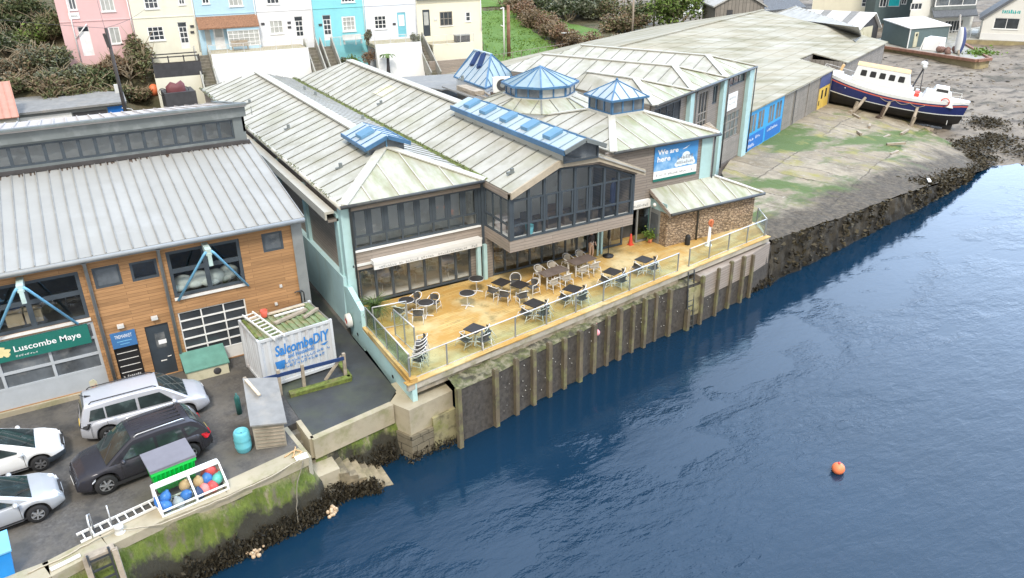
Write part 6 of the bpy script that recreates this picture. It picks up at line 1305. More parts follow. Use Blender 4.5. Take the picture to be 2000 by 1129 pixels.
    # wheels
    for xw in wheels:
        for s_ in (1,-1):
            y=s_*(hw0-.11); m=MB(); m.lathe([(wr*.62,-.11),(wr*.93,-.11),(wr,-.07),(wr,.07),(wr*.93,.11),(wr*.62,.11)],(xw,y,wr),28,0,'y'); w=m.build('tyre','tyre',t); w.name='wheel'
            m=MB(); o=s_*.085; m.lathe([(.0001,o-.05*s_),(wr*.64,o-.05*s_)],(xw,y,wr),24,1,'y'); m.lathe([(wr*.56,o),(wr*.66,o+.012*s_),(wr*.66,o-.06*s_)],(xw,y,wr),24,0,'y'); m.lathe([(.0001,o+.015*s_),(wr*.16,o+.012*s_),(wr*.16,o-.05*s_)],(xw,y,wr),12,0,'y')
            for k in range(6):
                a=k*math.pi/3+.3; m.beam((xw+.1*wr*math.cos(a),y+o-.005*s_,wr+.1*wr*math.sin(a)),(xw+.6*wr*math.cos(a),y+o-.012*s_,wr+.6*wr*math.sin(a)),.05,.085 if wr<.36 else .1,up=(0,1,0))
            m.build('rim',[rimmat,'car_trim'],w)
    t.location=loc; t.rotation_euler=(0,0,rz); return t
# heads: side polygons go (rear-bottom, front-bottom, front-top, rear-top)
car('long silver people carrier with roof rails, parked nearest the timber building','car_silver_lilac',(.12,30.48,YD+.01),R(0),4.75,1.86,1.72,1.0,[(-2.38,.62),(-2.3,.98),(-2.0,1.02),(1.0,1.0),(1.55,.97),(2.05,.86),(2.28,.72),(2.375,.5)],(-2.30,-2.02,.62,1.62),(-1.45,1.42),.34,
 [[(-2.0,1.08),(-1.42,1.06),(-1.42,1.50),(-1.86,1.50)],[(-1.36,1.06),(-.28,1.05),(-.28,1.52),(-1.36,1.51)],[(-.18,1.05),(1.08,1.04),(.62,1.52),(-.18,1.52)]],rails=True,estate=True,aerial=True)
car('dark aubergine grey off-roader between the silver people carrier and the green bin','car_dark',(-.36,27.32,YD+.01),R(180+8),4.75,1.92,1.72,1.04,[(-2.38,.6),(-2.3,1.0),(-2.0,1.06),(.9,1.05),(1.3,1.04),(1.95,.95),(2.25,.82),(2.375,.5)],(-2.26,-1.72,.30,1.32),(-1.43,1.47),.38,
 [[(-1.95,1.24),(-1.50,1.12),(-1.42,1.50),(-1.62,1.48)],[(-1.40,1.11),(-.45,1.09),(-.45,1.54),(-1.30,1.52)],[(-.35,1.09),(.82,1.08),(.36,1.52),(-.35,1.54)]],suv=True,rails=True)
car('white hatchback with black lower bumper nosing in at the left edge, behind the silver one','car_white',(-4.98,29.72,YD+.01),R(2),4.2,1.78,1.45,.93,[(-2.1,.6),(-2.0,.9),(.8,.93),(1.1,.93),(1.6,.84),(1.95,.70),(2.1,.48)],(-2.0,-1.5,.15,1.25),(-1.25,1.24),.32,
 [[(-1.3,1.0),(-.4,.98),(-.4,1.30),(-1.15,1.28)],[(-.3,.98),(.75,.97),(.2,1.29),(-.3,1.30)]],rimmat='rim_dark')
car('silver hatchback nosing in at the left edge, nearest the water','car_silver',(-5.2,26.55,YD+.01),R(6),4.3,1.8,1.46,.93,[(-2.15,.6),(-2.05,.9),(.8,.94),(1.1,.94),(1.65,.86),(2.0,.72),(2.15,.48)],(-2.05,-1.5,.15,1.28),(-1.28,1.27),.33,
 [[(-1.3,1.0),(-.4,.98),(-.4,1.30),(-1.15,1.28)],[(-.3,.98),(.78,.97),(.22,1.30),(-.3,1.31)]])

# ------------------------------------------------------------------ container and yard clutter
ct=thing('shipping_container','short white rusty shipping container with blue hand-painted lettering','container',(4.85,30.12,YD+.1),R(6))
def relm(t): return t
cx,cy,ch=3.25,2.36,2.35
def rbuild(m,name,mt,par,M):
    m.move(M); return m.build(name,mt,par)
CM=Matrix.Translation((4.85,30.12,YD+.1))@Matrix.Rotation(R(6),4,'Z')
ct.rotation_euler=(0,0,0)
def corr(p0,p1,z0,z1,n,dep,outv):
    p0,p1,o=Vector(p0),Vector(p1),Vector(outv); m=MB(); prev=None; L=[]
    for i in range(n):
        for f,d in ((0,0),(.18,0),(.3,-dep),(.7,-dep),(.82,0)): L.append(p0.lerp(p1,(i+f)/n)+o*d)
    L.append(p1)
    for a,b in zip(L,L[1:]): m.poly([(a.x,a.y,z0),(b.x,b.y,z0),(b.x,b.y,z1),(a.x,a.y,z1)])
    return m
m=corr((.06,.0,0),(cx-.06,.0,0),.12,ch-.1,9,.06,(0,-1,0)); m2=corr((0,cy,0),(0,.06,0),.12,ch-.1,8,.04,(-1,0,0)); m.mesh(m2.v,m2.f)
m.poly([(cx,0,.1),(cx,cy,.1),(cx,cy,ch),(cx,0,ch)]); m.poly([(0,cy,.1),(cx,cy,.1),(cx,cy,ch),(0,cy,ch)]); rbuild(m,'wall','container_white',ct,CM)
m=MB()
for x in (0,cx):
    for y in (0,cy): m.box((x-.06,y-.05,0),(x+.06,y+.05,ch+.02))
m.box((0,-.03,ch-.12),(cx,.03,ch)); m.box((0,-.03,0),(cx,.03,.14)); m.box((-.04,0,ch-.12),(.04,cy,ch)); m.box((-.04,0,0),(.04,cy,.14)); rbuild(m,'frame','container_white',ct,CM)
m=MB()
for i in range(12): x=.08+(cx-.16)*i/12; m.box((x,.06,ch-.06),(x+(cx-.16)/24,cy-.06,ch+.0)); 
m.box((.05,.05,ch-.1),(cx-.05,cy-.05,ch-.045)); rbuild(m,'roof','container_roof',ct,CM)
cxd=CM.to_3x3()@Vector((1,0,0)); o_=CM@Vector((0,-.012,0)); FCt=Fr((o_.x,o_.y),(cxd.x,cxd.y),(cxd.y,-cxd.x)); z_=YD+.1
text('SalcombeDIY',FCt,.62,z_+1.35,2.5,.52,'ink_blue',ct,.0,bold=.03,slant=.1,arc=.08); text('and Household',FCt,1.15,z_+1.12,1.2,.22,'ink_blue',ct,.0,bold=.02,arc=.04); scribble(FCt,.98,z_+.9,1.6,.14,'ink_blue',ct,.0,11,61,arc=.05); scribble(FCt,.85,z_+.70,2.0,.15,'ink_blue',ct,.0,12,62,arc=.06); scribble(FCt,2.5,z_+1.0,.6,.16,'ink_blue',ct,.0,4,63)
m=MB(); m.poly([FCt.P(.6,z_+.72,.0),FCt.P(.92,z_+.72,.0),FCt.P(1.0,z_+1.12,.0),FCt.P(.55,z_+1.12,.0)]); m.poly([FCt.P(.64,z_+1.0,.002),FCt.P(.88,z_+1.0,.002),FCt.P(.9,z_+1.06,.002),FCt.P(.62,z_+1.06,.002)]); m.poly([FCt.P(2.65,z_+1.3,0),FCt.P(3.05,z_+1.36,0),FCt.P(2.85,z_+1.2,0)]); m.build('painted_motif','ink_blue',ct,fix=False)
def plank(label,a,b,w,h,mt='timber',name='plank',cat='plank',group=None):
    m=MB(); c=(Vector(a)+Vector(b))/2; m.beam(Vector(a)-c,Vector(b)-c,w,h); o=m.build(name,mt,None,tuple(c)); return tag(o,label,cat,group)
ztop=z_+ch+.03
def cpt(x,y,z=0): p=CM@Vector((x,y,0)); return (p.x,p.y,ztop+z)
plank('long pale plank lying along the back of the container roof',cpt(.3,2.1,.03),cpt(2.9,2.05,.03),.16,.05,'timber_pale'); plank('white plastic pipe length on the container roof',cpt(1.35,1.72,.03),cpt(2.75,1.72,.03),.09,.07,'alu_white'); plank('brown timber baulk lying diagonally on the container roof',cpt(1.1,1.0,.05),cpt(2.75,1.45,.05),.18,.1); plank('short knotted timber offcut at the right edge of the container roof',cpt(2.35,.75,.05),cpt(3.15,1.1,.12),.13,.1)
plank('mossy timber edge along the left of the container roof',cpt(.05,.2,.03),cpt(.1,2.2,.03),.12,.06,'moss')
def ladder(label,a,b,w,n,mt='alu_white',side=None,r=.035,name='ladder',cat='ladder'):
    a,b=Vector(a),Vector(b); t=thing(name,label,cat,tuple(a)); d=(b-a).normalized(); s_=Vector(side).normalized() if side else d.cross(Vector((0,0,1))).normalized(); nn=d.cross(s_)
    for k in (-1,1): m=MB(); m.beam(a+s_*k*w/2,b+s_*k*w/2,r*1.3,r*2.4,up=tuple(nn)); m.build('stile',mt,t)
    m=MB()
    for i in range(n): p=a.lerp(b,(i+.6)/n); m.beam(p-s_*w/2,p+s_*w/2,r*1.2,r*1.2)
    m.build('rungs',mt,t); return t
ladder('white wooden ladder lying across the container roof and over its front edge',cpt(.82,-.35,.02),cpt(.35,2.2,.28),.48,9,'alu_white')
p=cpt(.75,2.0); m=MB(); m.lathe([(.12,0),(.17,.32),(.155,.32),(.11,.02),(.001,.02)],(0,0,0),14); o=m.build('bucket','bucket_red',None,(p[0]+.25,p[1],p[2]+.02)); tag(o,'rust red bucket standing at the back of the container roof','bucket')
# timber frame in front of the container
tf=thing('timber_barrier','broken timber fence frame with navy top rail in front of the container','fence',(4.2,29.4,YD))
FP=[(3.95,29.55),(5.3,29.45),(6.3,29.35),(8.15,29.35)]
for i,(x,y) in enumerate(FP): m=MB(); m.beam((x,y,YD),(x+.03,y,YD+1.25),.13); m.build('post','timber',tf)
m=MB(); m.beam((7.25,29.4,YD+.15),(8.1,29.4,YD+1.1),.1); m.build('brace','timber',tf); m=MB(); m.beam((3.95,29.47,YD+.98),(8.15,29.27,YD+1.05),.05,.16); m.build('navy_rail','ink_navy',tf); m=MB(); m.beam((5.6,29.15,YD+.08),(8.3,29.1,YD+.08),.35,.2); m.beam((8.28,29.1,YD+.08),(8.3,30.6,YD+.08),.2,.2); m.build('mossy_baulk','moss',tf)
# green tank under the shutter
tk=thing('water_tank','cream tank with sloping sea green lid under the glazed shutter','tank',(2.9,33.1,YD)); m=MB(); m.prism([(2.05,32.55,YD+.0),(2.05,33.65,YD+.0),(2.05,33.65,YD+.85),(2.05,32.55,YD+.5)],(1.75,0,0)); m.build('body','tank_cream',tk); m=MB(); m.prism([(1.98,32.5,YD+.51),(3.87,32.5,YD+.51),(3.87,33.68,YD+.92),(1.98,33.68,YD+.92)],(0,0,.05)); m.build('lid','tank_green',tk); m=MB(); m.ball((3.3,32.53,YD+.25),.17,10,8,0,1,.25,1); m.build('drain_stain','dark_grey',tk)
# lean-to cupboard
ls=thing('plywood_locker','weathered plywood locker with grey felt lean-to roof beside the steps','locker',(4.1,27,YD))
A,B,Cc,D=(3.45,26.1),(4.55,25.75),(4.95,28.2),(3.85,28.5)
m=MB(); m.hexa([(*A,YD),(*B,YD),(*Cc,YD),(*D,YD),(*A,YD+1.15),(*B,YD+1.05),(*Cc,YD+1.5),(*D,YD+1.7)]); m.build('body','shed_ply',ls)
m=MB(); m.prism([(A[0]-.08,A[1]-.15,YD+1.16),(B[0]+.1,B[1]-.15,YD+1.06),(Cc[0]+.1,Cc[1]+.1,YD+1.52),(D[0]-.08,D[1]+.1,YD+1.72)],(0,0,.06)); m.build('roof','felt_grey',ls)
m=MB(); 
for k in range(6): z=YD+.12+.16*k; m.beam((A[0]+.06,A[1]-.04,z),(B[0]-.06,B[1]-.04,z+.0),.02,.05)
m.build('slats','timber',ls)
plank('pale timber length lying on the locker roof',(3.85,28.4,YD+1.80),(4.1,27.3,YD+1.58),.12,.06,'timber_pale')
m=MB(); m.lathe([(.001,0),(.11,0),(.11,.75),(.08,.86),(.04,.9),(.04,.98),(.001,.98)],(0,0,0),14); tag(m.build('gas_cylinder',mat('cyl_green',(.03,.13,.12),.45),None,(3.45,28.95,YD)),'dark green gas cylinder behind the plywood locker','gas cylinder')
# barrel
br=thing('plastic_barrel','turquoise plastic barrel with open top by the locker','barrel',(3.05,26.3,YD+.01))
m=MB(); m.lathe([(.24,0),(.28,.06),(.30,.2),(.32,.24),(.30,.28),(.315,.45),(.30,.50),(.325,.54),(.30,.60),(.305,.78),(.28,.86),(.25,.9),(.22,.9),(.22,.84),(.001,.80)],(3.05,26.3,YD+.01),26); m.build('body','barrel_teal',br); m=MB(); m.lathe([(.001,.0),(.19,0)],(3.05,26.3,YD+.815),18); m.build('dark_water','black',br)
# green chest bin
gb=thing('wheeled_bin','bright green chest bin with flat grey lid in front of the dark car','bin',(.45,25.5,YD))
GM=Matrix.Translation((.42,25.5,YD+.12))@Matrix.Rotation(R(9),4,'Z')
m=MB(); a=.74; m.hexa([(-a+.1,-.38,.08),(a-.1,-.38,.08),(a-.1,.38,.08),(-a+.1,.38,.08),(-a,-.48,1.05),(a,-.48,1.05),(a,.48,1.05),(-a,.48,1.05)])
for k in range(9): x=-a+.12+k*(2*a-.24)/8; m.beam((x*.93,-.405,.12),(x,-.495,.95),.06,.05)
m.box((-a-.03,-.53,.92),(a+.03,-.44,1.06)); rbuild(m,'body','bin_green',gb,GM); m=MB(); m.prism([(-a-.05,-.56,1.07),(a+.05,-.56,1.07),(a+.05,.54,1.22),(-a-.05,.54,1.22)],(0,0,.07)); m.beam((-a-.04,-.54,1.15),(a+.04,-.54,1.15),.04,.05); rbuild(m,'lid','bin_lid',gb,GM)
m=MB(); 
for x in (-.6,.6):
    for y in (-.3,.3): m.lathe([(.001,-.03),(.09,-.03),(.09,.03),(.001,.03)],(x,y,.09),12,0,'y')
rbuild(m,'castor','tyre',gb,GM)
# display rack of buoys
rk=thing('fender_rack','white framed mesh rack with sloping clear front on the quay coping','rack',(.9,24.4,YD+.1))
RM=Matrix.Translation((-.2,23.78,YD+.1))@Matrix.Scale(.8,4,(0,0,1))@Matrix.Rotation(R(9),4,'Z'); rl=2.25
for k,x in enumerate((0,rl*.52,rl)):
    m=MB()
    for a,b in (((x,0,.0),(x,0,.28)),((x,0,.28),(x,.62,1.0)),((x,.62,1.0),(x,.85,1.0)),((x,.85,1.0),(x,.85,0)),((x,0,0.02),(x,.85,.02))): m.beam(a,b,.06)
    if k!=1: m.poly([(x,.03,.03),(x,.82,.03),(x,.82,.97),(x,.62,.97),(x,.03,.26)])
    rbuild(m,'end_frame','frame_white',rk,RM)
m=MB()
for y,z in ((0,.02),(0,.28),(.62,1.0),(.85,1.0),(.85,.02)): m.beam((0,y,z),(rl,y,z),.06)
m.beam((0,.74,1.0),(rl,.74,1.0),.2,.04); rbuild(m,'frame','frame_white',rk,RM)
m=MB(); m.poly([(.03,0,.3),(rl-.03,0,.3),(rl-.03,.6,.99),(.03,.6,.99)]); m.poly([(.03,-.01,.04),(rl-.03,-.01,.04),(rl-.03,-.01,.27),(.03,-.01,.27)]); rbuild(m,'clear_front','glass_rail',rk,RM)
cans=[(.22,.30,.2,'can_blue','blue buoy at the bottom left of the rack'),(.30,.55,.42,'can_blue','blue buoy leaning in the upper left of the rack'),(.62,.22,.17,'can_grey','grey buoy in the middle of the left bay'),(.92,.33,.3,'can_blue','blue buoy right of the grey one in the left bay'),(1.0,.62,.55,'can_tan','brown tan buoy at the back of the left bay'),(1.32,.25,.18,'ink_navy','small navy buoy low in the right bay'),(1.45,.55,.5,'can_tan','tan buoy high in the right bay'),(1.55,.3,.22,'can_pink','pink buoy in the right bay'),(1.82,.28,.22,'can_red','red buoy low in the right bay'),(1.75,.55,.5,'can_blue','blue buoy high in the right bay'),(2.05,.42,.38,'can_teal','sea green buoy at the right end of the rack'),(1.95,.68,.72,'can_red','red buoy at the top right of the rack'),(2.08,.66,.4,'can_red','red buoy behind the sea green one'),(.12,.62,.22,'can_blue','blue buoy at the back left corner of the rack')]
for x,y,z,mt,lab in cans:
    p=RM@Vector((x,y,z)); m=MB(); r=.19; m.lathe([(.001,-r*1.1),(r*.6,-r*.98),(r*.95,-r*.45),(r,0),(r*.92,r*.5),(r*.55,r),(r*.3,r*1.15),(r*.28,r*1.4),(.001,r*1.42)],(0,0,0),14); m.lathe([(r*1.005,-.02),(r*1.03,0),(r*1.005,.02)],(0,0,0),14)
    o=m.build('mooring_buoy',mt,None,tuple(p)); o.rotation_euler=(random.uniform(-.9,.9),random.uniform(-.9,.9),0); tag(o,lab,'buoy','coloured buoys stacked in the rack')
m=MB(); m.lathe([(.001,0),(.16,0),(.19,.2),(.16,.36),(.06,.42),(.05,.5),(.001,.5)],(0,0,0),14); tag(m.build('fuel_can','can_red',None,(1.45,25.2,YD)),'red plastic can on the ground between the bin and the rack','can')
ladder('long white aluminium ladder lying on the coping left of the rack',(-2.75,24.05,YD+.16),(.15,24.72,YD+.16),.46,11,'alu_white'); 
m=MB(); m.tube([(-2.35,23.9,YD+.1),(-2.35,23.9,YD+.75),(-2.35,24.1,YD+.9),(-2.3,24.35,YD+.75),(-2.3,24.35,YD+.1)],.03,6); tag(m.build('grab_rail','aluminium',None),'bent metal grab rail at the head of the quay ladder','grab rail'); m=MB(); m.tube([(-1.75,24.25,YD+.1),(-1.75,24.3,YD+.9)],.025,6); tag(m.build('steel_post','aluminium',None),'thin upright steel post beside the white ladder on the coping','post')
bo=thing('mooring_bollard','squat grey mooring bollard on the coping below the white ladder','bollard',(-1.55,23.75,YD+.1)); m=MB(); m.lathe([(.17,0),(.14,.06),(.10,.14),(.15,.2),(.14,.27),(.001,.29)],(-1.55,23.75,YD+.1),14); m.build('post','lamp_grey',bo)
def rope(label,pts,r=.02,mt='rope'):
    P=[]
    for a,b in zip(pts,pts[1:]):
        for k in range(6): f=k/6; P.append(Vector(a).lerp(Vector(b),f)+Vector((random.gauss(0,.015),random.gauss(0,.015),0)))
    P.append(Vector(pts[-1])); m=MB(); m.tube(P,r,6); return tag(m.build('mooring_rope',mt,None),label,'rope')
rope('mooring rope running along the mossy wall from the bollard to the coping end',[(-1.5,23.7,YD+.2),(-.3,23.35,YD+.18),(1.5,23.6,YD+.14),(3.5,24.0,YD+.13),(4.8,24.5,YD+.14)],.022)
rope('rope hanging straight down the quay wall into the water',[(4.75,24.35,YD+.12),(4.3,23.95,1.6),(4.15,23.75,.8),(4.1,23.65,-.2)],.02,'rope_dark'); rope('loose orange rope heap on the coping corner',[(4.2,24.9,YD+.13),(4.7,25.1,YD+.15),(4.9,24.8,YD+.16),(4.5,24.7,YD+.15),(4.75,25.3,YD+.14)],.03,'can_tan')
rope('rope along the coping left of the quay ladder',[(-4.2,23.2,YD+.14),(-3.2,23.4,YD+.13),(-2.5,23.65,YD+.15),(-1.6,23.72,YD+.3)],.025)
m=MB(); m.box((4.55,24.42,YD+.11),(5.02,24.75,YD+.14)); tag(m.build('coping_plate','white',None),'white painted plate at the end of the coping','plate')
plank('white plastic gutter length on the coping left of the quay ladder',(-3.6,22.98,YD+.15),(-2.75,23.2,YD+.15),.12,.06,'alu_white')
# quay ladder recess
ql=ladder('dark metal ladder going down the mossy quay wall at the bottom left',(-2.25,22.95,YD+.25),(-2.15,22.45,-.8),.62,9,'gutter_dark',(1,.15,0),.05); m=MB(); 
for s_ in (-1,1): m.beam((-2.2+s_*.42,22.95,YD+.15),(-2.1+s_*.42,22.3,-.9),.22,.16)
m.beam((-2.62,23.0,YD+.12),(-1.78,23.1,YD+.12),.3,.1); m.build('guard_timbers','timber',ql)
# blue bin
bb=thing('blue_bin','bright blue plastic bin cut by the lower left corner of the picture','bin',(-4.9,23.9,YD)); m=MB(); BM=Matrix.Translation((-5.02,23.75,YD))@Matrix.Rotation(R(6),4,'Z'); m.hexa([(-.5,-.35,.05),(.42,-.35,.05),(.42,.4,.05),(-.5,.4,.05),(-.55,-.42,1.0),(.5,-.42,1.0),(.5,.46,1.0),(-.55,.46,1.0)]); rbuild(m,'body','bin_blue',bb,BM); m=MB(); m.prism([(-.6,-.46,1.01),(.55,-.46,1.01),(.55,.52,1.12),(-.6,.52,1.12)],(0,0,.05)); rbuild(m,'lid','davit_blue',bb,BM)
# feather sign by the door
ab=thing('swing_sign','small cream and red swing sign on the forecourt behind the people carrier','sign',(-1.6,32.6,YD)); FB_=Fr((-1.55,32.75),(1,0),(0,-1)); m=MB(); m.prism([FB_.P(-.15,YD+.05,0),FB_.P(.18,YD+.05,0),FB_.P(.16,YD+1.1,0),FB_.P(.05,YD+1.22,0),FB_.P(-.12,YD+1.15,0)],(0,.05,0)); m.build('board','tank_cream',ab); m=MB(); m.beam(FB_.P(-.08,YD+.95,.012),FB_.P(.1,YD+.7,.012),.05,.01); m.beam(FB_.P(.1,YD+1.0,.012),FB_.P(-.02,YD+.45,.012),.05,.01); m.build('mark','can_red',ab)
# cardboard and driftwood on slab, lumps in the water
for (x,y,s_,lab) in ((2.35,23.2,.16,'tan lump of sponge weed at the water line, left of two'),(5.5,23.85,.17,'tan lump of sponge weed at the water line, right of two')):
    m=MB(); 
    for k in range(16): m.ball((random.gauss(0,s_*.8),random.gauss(0,s_*.5),random.uniform(0,s_*1.6)),s_*random.uniform(.3,.55),7,5)
    tag(m.build('weed_lump',mat('weed_tan',(.5,.37,.24),.9,var=.3,scale=8,dirt=(.3,.2,.12)) if 'weed_tan' not in MATS else 'weed_tan',None,(x,y,0)),lab,'weed lump','tan lumps on the wall foot')
# ------------------------------------------------------------------ mooring buoy in open water
by=thing('mooring_float','round coral orange buoy floating alone on the open water','buoy',(24.2,15.6,0)); m=MB(); m.ball((24.2,15.6,.16),.26,22,14,0,1,1,.95); m.build('float','orange',by); m=MB(); m.lathe([(.05,0),(.05,.06),(.001,.06)],(24.2,15.6,.40),10); m.build('cap','can_red',by)
# ------------------------------------------------------------------ terrace side wall, glass balustrade
sd=thing('terrace_side_wall','pale aqua rendered wall along the left side of the deck','wall',(10,30,YD))
FSW=Fr((9.95,0),(0,-1),(-1,0))
m=MB(); m.prism([FSW.P(-34.2,YD-.4,0),FSW.P(-34.2,4.55,0),FSW.P(-33.6,4.7,0),FSW.P(-31.9,4.15,0),FSW.P(-31.9,YD-.4,0)],(.25,0,0)); m.build('tall_panel','teal_paint',sd)
m=MB(); m.prism([FSW.P(-31.9,YD-.2,.0),FSW.P(-31.9,3.1,.0),FSW.P(-31.2,3.1,.0),FSW.P(-31.0,3.42,0),FSW.P(-26.0,3.3,0),FSW.P(-26.0,1.75,0)],(.22,0,0)); m.build('low_panel','teal_paint',sd)
m=MB(); FSW.box(m,-31.0,-26.0,3.36,3.5,-.28,.05); m.build('coping','deck_boards',sd)
m=MB(); 
for y,z in ((-32.7,2.55),(-28.2,2.5)): m.lathe([(.001,0),(.08,0),(.09,-.02)],(9.94,-y,z),12,0,'x')
m.build('drain_hole','black',sd)
lr=thing('lifebuoy','white and red lifebuoy hung on the aqua terrace wall','lifebuoy',(9.8,33.8,3.2)); LZ=3.05; m=MB(); m.lathe([(.22+.13*math.cos(a),.13*math.sin(a)) for a in [i*math.pi/5 for i in range(11)]],(9.75,33.4,LZ),22,0,'x'); 
m.lathe([(.001,-.10),(.34,-.10),(.36,.1)],(9.76,33.4,LZ),22,0,'x'); m.build('housing','ring_white',lr); m=MB(); FSW.box(m,-33.62,-33.2,LZ-.05,LZ+.05,.30,.31); FSW.box(m,-33.45,-33.36,LZ-.22,LZ+.2,.305,.315); m.build('mark','red_paint',lr)
def glass_run(label,p0,p1,n,h=1.1,inset=0,gm='glass_rail',post='steel_grey'):
    p0,p1=Vector(p0),Vector(p1); t=thing('glass_balustrade',label,'balustrade',tuple(p0)); d=(p1-p0).normalized(); m=MB(); m.tube([p0+Vector((0,0,h)),p1+Vector((0,0,h))],.03,8); m.build('handrail','aluminium',t)
    for i in range(n+1): p=p0.lerp(p1,i/n); m=MB(); m.beam(p,p+Vector((0,0,h)),.05,.06); m.build('post',post,t)
    for i in range(n):
        a,b=p0.lerp(p1,i/n)+d*.06,p0.lerp(p1,(i+1)/n)-d*.06; m=MB(); m.prism([tuple(a+Vector((0,0,.08))),tuple(b+Vector((0,0,.08))),tuple(b+Vector((0,0,h-.06))),tuple(a+Vector((0,0,h-.06)))],tuple(Vector((-d.y,d.x,0))*.012)); m.build('glass_pane',gm,t)
        m=MB(); m.beam(a+Vector((0,0,.07)),b+Vector((0,0,.07)),.03,.04); m.build('clamp_strip','aluminium',t)
    return t
off=-dn*.12
glass_run('long clear glass balustrade with steel posts along the water edge of the deck',DA+off+dd*.15,DA+off+dd*17.35,9)
glass_run('short clear glass balustrade right of the wall ladder, ending at the slipway',DA+off+dd*18.3,DB+off-dd*.1,4)
glass_run('frosted green glass balustrade above the aqua wall on the left side of the deck',(10.05,26.35,3.45),(10.05,31.5,3.45),4,1.05,gm='glass_frost')
glass_run('glass return panel at the right end of the deck',tuple(DB+off),(36.0,32.0,DKZ),1)
glass_run('tall glass wind screen standing inside the left of the deck, nearest the water',(11.1,28.2,DKZ),(11.0,30.3,DKZ),2,1.35)
glass_run('glass wind screen beside the palm planter',(10.3,31.2,DKZ),(11.9,31.0,DKZ),1,1.25)
pl=thing('palm_planter','bushy green palm in a pot beside the folding doors','potted plant',(10.9,32.6,DKZ)); m=MB(); m.lathe([(.2,0),(.3,.45),(.27,.45),(.2,.35),(.001,.35)],(10.9,32.6,DKZ),14); m.build('pot','dark_grey',pl); m=MB()
for k in range(150):
    a=random.random()*6.28; el=random.uniform(.35,1.4); L=random.uniform(.7,1.35); c=Vector((10.9,32.6,DKZ+.4)); pr=c; w=.03
    for j in range(4):
        d=Vector((math.cos(a)*math.cos(el),math.sin(a)*math.cos(el),math.sin(el))); q=pr+d*L/4; s_=Vector((-math.sin(a),math.cos(a),0))*w; m.poly([pr-s_,pr+s_,q+s_*.7,q-s_*.7]); pr=q; el-=.42; w*=.7
m.build('fronds','leaf_palm',pl,fix=False)
# ------------------------------------------------------------------ deck furniture
def mk_chair(nm,label,fr_m,seat_m,group):
    t=thing(nm,label,'chair',(0,0,0),0,group)
    m=MB(); m.box((-.23,-.22,.43),(.23,.24,.46)); m.build('seat',seat_m,t)
    m=MB(); m.loft([[(.24*math.sin(a)*1.02,-.24*math.cos(a)*.9-.0,z) for a in [(-1.25+2.5*i/8) for i in range(9)]] for z in (.5,.66,.80)],0); m.build('backrest',seat_m,t,fix=False)
    m=MB(); m.tube([(.27,.2,.64),(.29,.0,.66),(.26,-.16,.74),(.15,-.27,.82),(0,-.30,.84),(-.15,-.27,.82),(-.26,-.16,.74),(-.29,0,.66),(-.27,.2,.64)],.018,6); m.build('armrest',fr_m,t)
    for sx in (-1,1):
        for y0,y1,z in ((.2,.25,.64),(-.2,-.29,.46)): m=MB(); m.tube([(sx*.25,y0,z),(sx*.26,(y0+y1)/2,.25),(sx*.27,y1,0)],.016,6); m.build('leg',fr_m,t)
    m=MB(); m.beam((-.24,0,.4),(.24,0,.4),.03); m.beam((-.26,.22,.2),(-.26,-.24,.2),.02); m.beam((.26,.22,.2),(.26,-.24,.2),.02); m.build('stretcher',fr_m,t); return t
def mk_table(nm,label,top_m,kind,group):
    t=thing(nm,label,'table',(0,0,0),0,group); m=MB()
    if kind=='round': m.lathe([(.001,.70),(.36,.70),(.38,.715),(.38,.735),(.36,.74),(.001,.74)],(0,0,0),24)
    elif kind=='square': m.box((-.38,-.38,.71),(.38,.38,.745))
    else:
        for k in range(6): y=-.4+.135*k; m.box((-.78,y,.71),(.78,y+.125,.745))
    m.build('tabletop',top_m,t)
    if kind in('round','square'):
        if kind=='round': m=MB(); m.lathe([(.375,.70),(.395,.70),(.395,.75),(.375,.75)],(0,0,0),24); m.build('rim','aluminium',t)
        m=MB(); m.tube([(0,0,.05),(0,0,.71)],.03,8); m.build('pedestal','chair_alu',t); m=MB()
        for k in range(4): a=k*math.pi/2+.6; m.beam((0,0,.06),(.34*math.cos(a),.34*math.sin(a),.02),.05,.035)
        m.build('foot','chair_alu',t)
    else:
        for sx in (-.68,.68):
            for sy in (-.3,.3): m=MB(); m.beam((sx,sy,0),(sx,sy,.71),.06); m.build('leg','chair_alu',t)
        m=MB(); m.beam((-.68,0,.62),(.68,0,.62),.04,.1); m.build('apron','chair_alu',t)
    return t
chA=mk_chair('terrace_chair','x','chair_alu','rattan_dark','aluminium armchairs on the deck'); chB=mk_chair('terrace_chair','x','chair_alu','rattan','aluminium armchairs on the deck')
tR=mk_table('terrace_table','x','table_dark','round','tables on the deck'); tS=mk_table('terrace_table','x','table_dark','square','tables on the deck'); tB=mk_table('terrace_table','x','table_brown','long','tables on the deck')
used=set()
def put(proto,x,y,rz,label,tilt=None,z=DKZ):
    if proto.name not in used: used.add(proto.name); o=proto
    else: o=dup(proto)
    o.location=(x,y,z+.004); o.rotation_euler=(tilt[0] if tilt else 0,tilt[1] if tilt else 0,rz); o['label']=label; return o
rd='round black table '
put(tR,12.35,32.1,0,rd+'nearest the palm, against the folding doors'); put(tR,13.05,31.35,.4,rd+'with two chairs, in front of the one by the palm'); put(tR,15.25,31.25,.2,rd+'standing alone on the open deck'); put(tR,16.45,32.55,.3,rd+'by the pale porch columns')
for x,y,r,l in ((11.75,31.7,-.9,'chair left of the round table by the palm'),(12.95,32.35,1.9,'chair behind the round table by the palm'),(12.45,30.95,-.5,'chair in front left of the round table with two chairs'),(13.65,31.75,2.2,'chair right of the round table with two chairs')): put(chA,x,y,r,'aluminium '+l)
put(tS,17.35,31.5,.35,'square black table by the bay corner, back one of a pair'); put(tS,18.0,30.75,.35,'square black table by the bay corner, front one of a pair')
